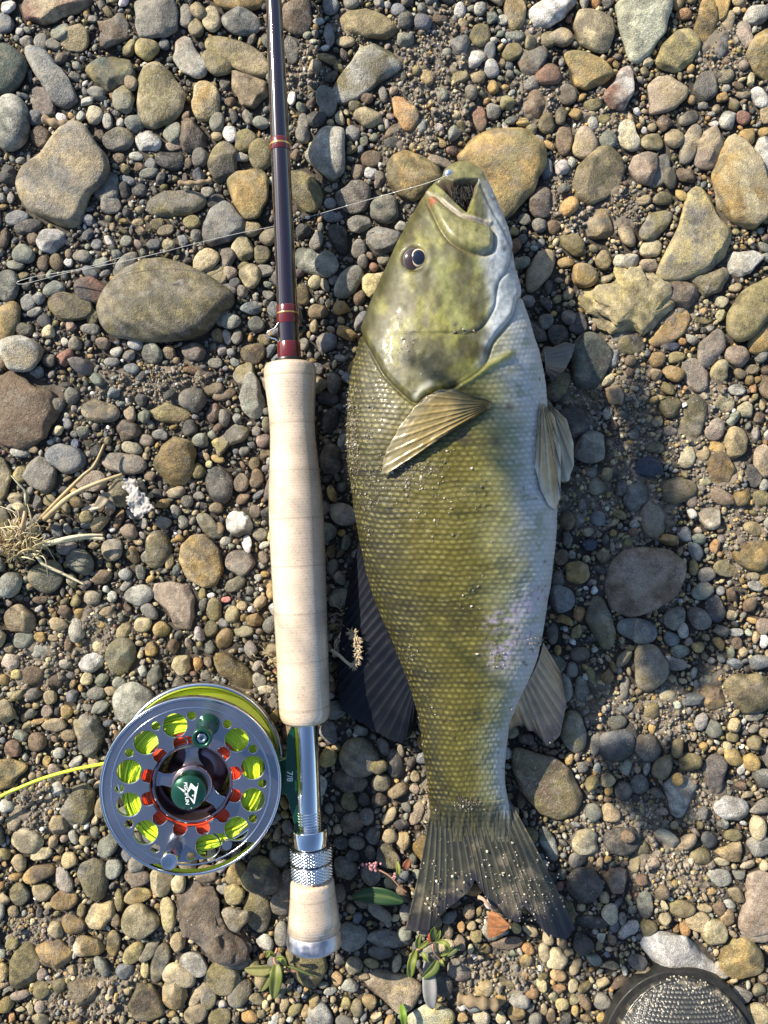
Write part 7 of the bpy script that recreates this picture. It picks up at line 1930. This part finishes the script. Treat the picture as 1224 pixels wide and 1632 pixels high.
    for cx_, cy_, n, sp_ in [(426, 1050, 9, 13), (555, 985, 12, 16), (545, 1030, 8, 14)]:
        for _ in range(n):
            a_ = r.uniform(0, 6.28); x, y_ = cx_ + r.normal(0, sp_ * .4), cy_ + r.normal(0, sp_ * .5); pts = [P(x, y_, .007)]
            for j in range(5): a_ += r.normal(0, .7); x += math.cos(a_) * sp_ * .35; y_ += math.sin(a_) * sp_ * .35; pts.append(P(x, y_, .008 + r.uniform(0, .004)))
            cl.append((*tube(smooth_path(pts, 18), .00024, 4), np.array([.36, .30, .19]) * r.uniform(.5, 1.2)))
    V, F, C = merge(cl); stuff('rootlets', V, F, straw, C, True, 'fine dry rootlets tangled on the gravel on both sides of the cork grip', 'roots')
    tw = mat('weathered_wood', (.22, .165, .10), .75, 0, 0, .3, 250, .35, .5, 900)
    for pts, rad, lab in [([(70, 190, .006), (95, 198, .008), (122, 196, .006)], .0022, 'short brown driftwood stick above the large flat grey stone'),
                          ([(730, 1592, .006), (760, 1597, .009), (792, 1602, .007)], .0030, 'olive-brown stick lying near the bottom edge below the tail'),
                          ([(285, 292, .007), (312, 292, .009), (338, 288, .008)], .0014, 'grey split twig above the long blunt olive-grey stone')]:
        V, F = tube(smooth_path([P(*q) for q in pts], 18), rad * (1 + .25 * np.sin(np.arange(18) * 1.3)), 9); thing('stick', V, F, tw, lab, 'stick')
blades = []
build_plants()

# ------------------------------------------------------------------ added unseen shrub off the left edge, leaves set along sun rays for shade
def build_shade_shrub():
    r = np.random.default_rng(44); base = np.array([-.98, .74, 0.0])
    root = empty('shade_shrub', base, 'added shrub out of view beyond the left edge, leaves placed to cast shade', 'shrub')
    sunv = np.array(tosun); bark = mat('shade_shrub_bark', (.10, .075, .05), .8, 0, 0, .3, 120, .35)
    areas = [([(1000, 530), (1050, 640), (1100, 880), (1155, 980), (1143, 1075), (1060, 1130), (1030, 1060), (1010, 900), (995, 700)], 210),
             ([(1010, 1190), (1090, 1200), (1105, 1320), (1060, 1340), (980, 1290), (950, 1230)], 46), ([(900, 1390), (1000, 1380), (1020, 1460), (1040, 1520), (960, 1560), (900, 1500)], 60),
             ]
    lv, tips = [], []
    for pg, n in areas:
        pa = np.array(pg, float); k = 0; pts = []
        while k < n:
            q = r.uniform(pa.min(0), pa.max(0))
            if signed(np.array([q[0]]), np.array([q[1]]), pg)[0] < 14: continue
            c = P(q[0], q[1], 0) + sunv * r.uniform(.78, .98); pts.append(c); k += 1
            a_ = r.uniform(0, 6.28); d_ = np.array([math.cos(a_), math.sin(a_), r.uniform(-.5, .3)]); d_ /= np.linalg.norm(d_); l = r.uniform(.016, .030)
            V, F, w_ = leaf([c - d_ * l * .5, c + np.array([0, 0, .002]), c + d_ * l * .5], r.uniform(.0045, .0075), .15, 7, .1, 3)
            lv.append((V, F, np.array([.055, .085, .022]) * r.uniform(.7, 1.4)))
        tips.append(np.array(pts))
    V, F, C = merge(lv); stuff('leaves', V, F, LEAF, C, parent=root)
    top = base + np.array([.05, -.03, .30])
    part('stem', *tube(smooth_path([base, base + np.array([.01, .0, .15]), top], 14), np.linspace(.014, .010, 14), 8), bark, root)
    for pts in tips:
        c = pts.mean(0); mid = (top + c) / 2 + np.array([0, 0, .05])
        part('limb', *tube(smooth_path([top, mid, c], 20), np.interp(np.linspace(0, 1, 20), [0, .12, .3, 1], [.008, .003, .0006, .0005]), 6), bark, root)
        tw = [tube(smooth_path([c + (mid - c) * r.uniform(0, .25), (c + q) / 2 + r.normal(0, .006, 3), q], 7), np.linspace(.0005, .0004, 7), 4) for q in pts[::4]]
        V, F, _ = merge(tw); stuff('twigs', V, F, bark, parent=root)
build_shade_shrub()
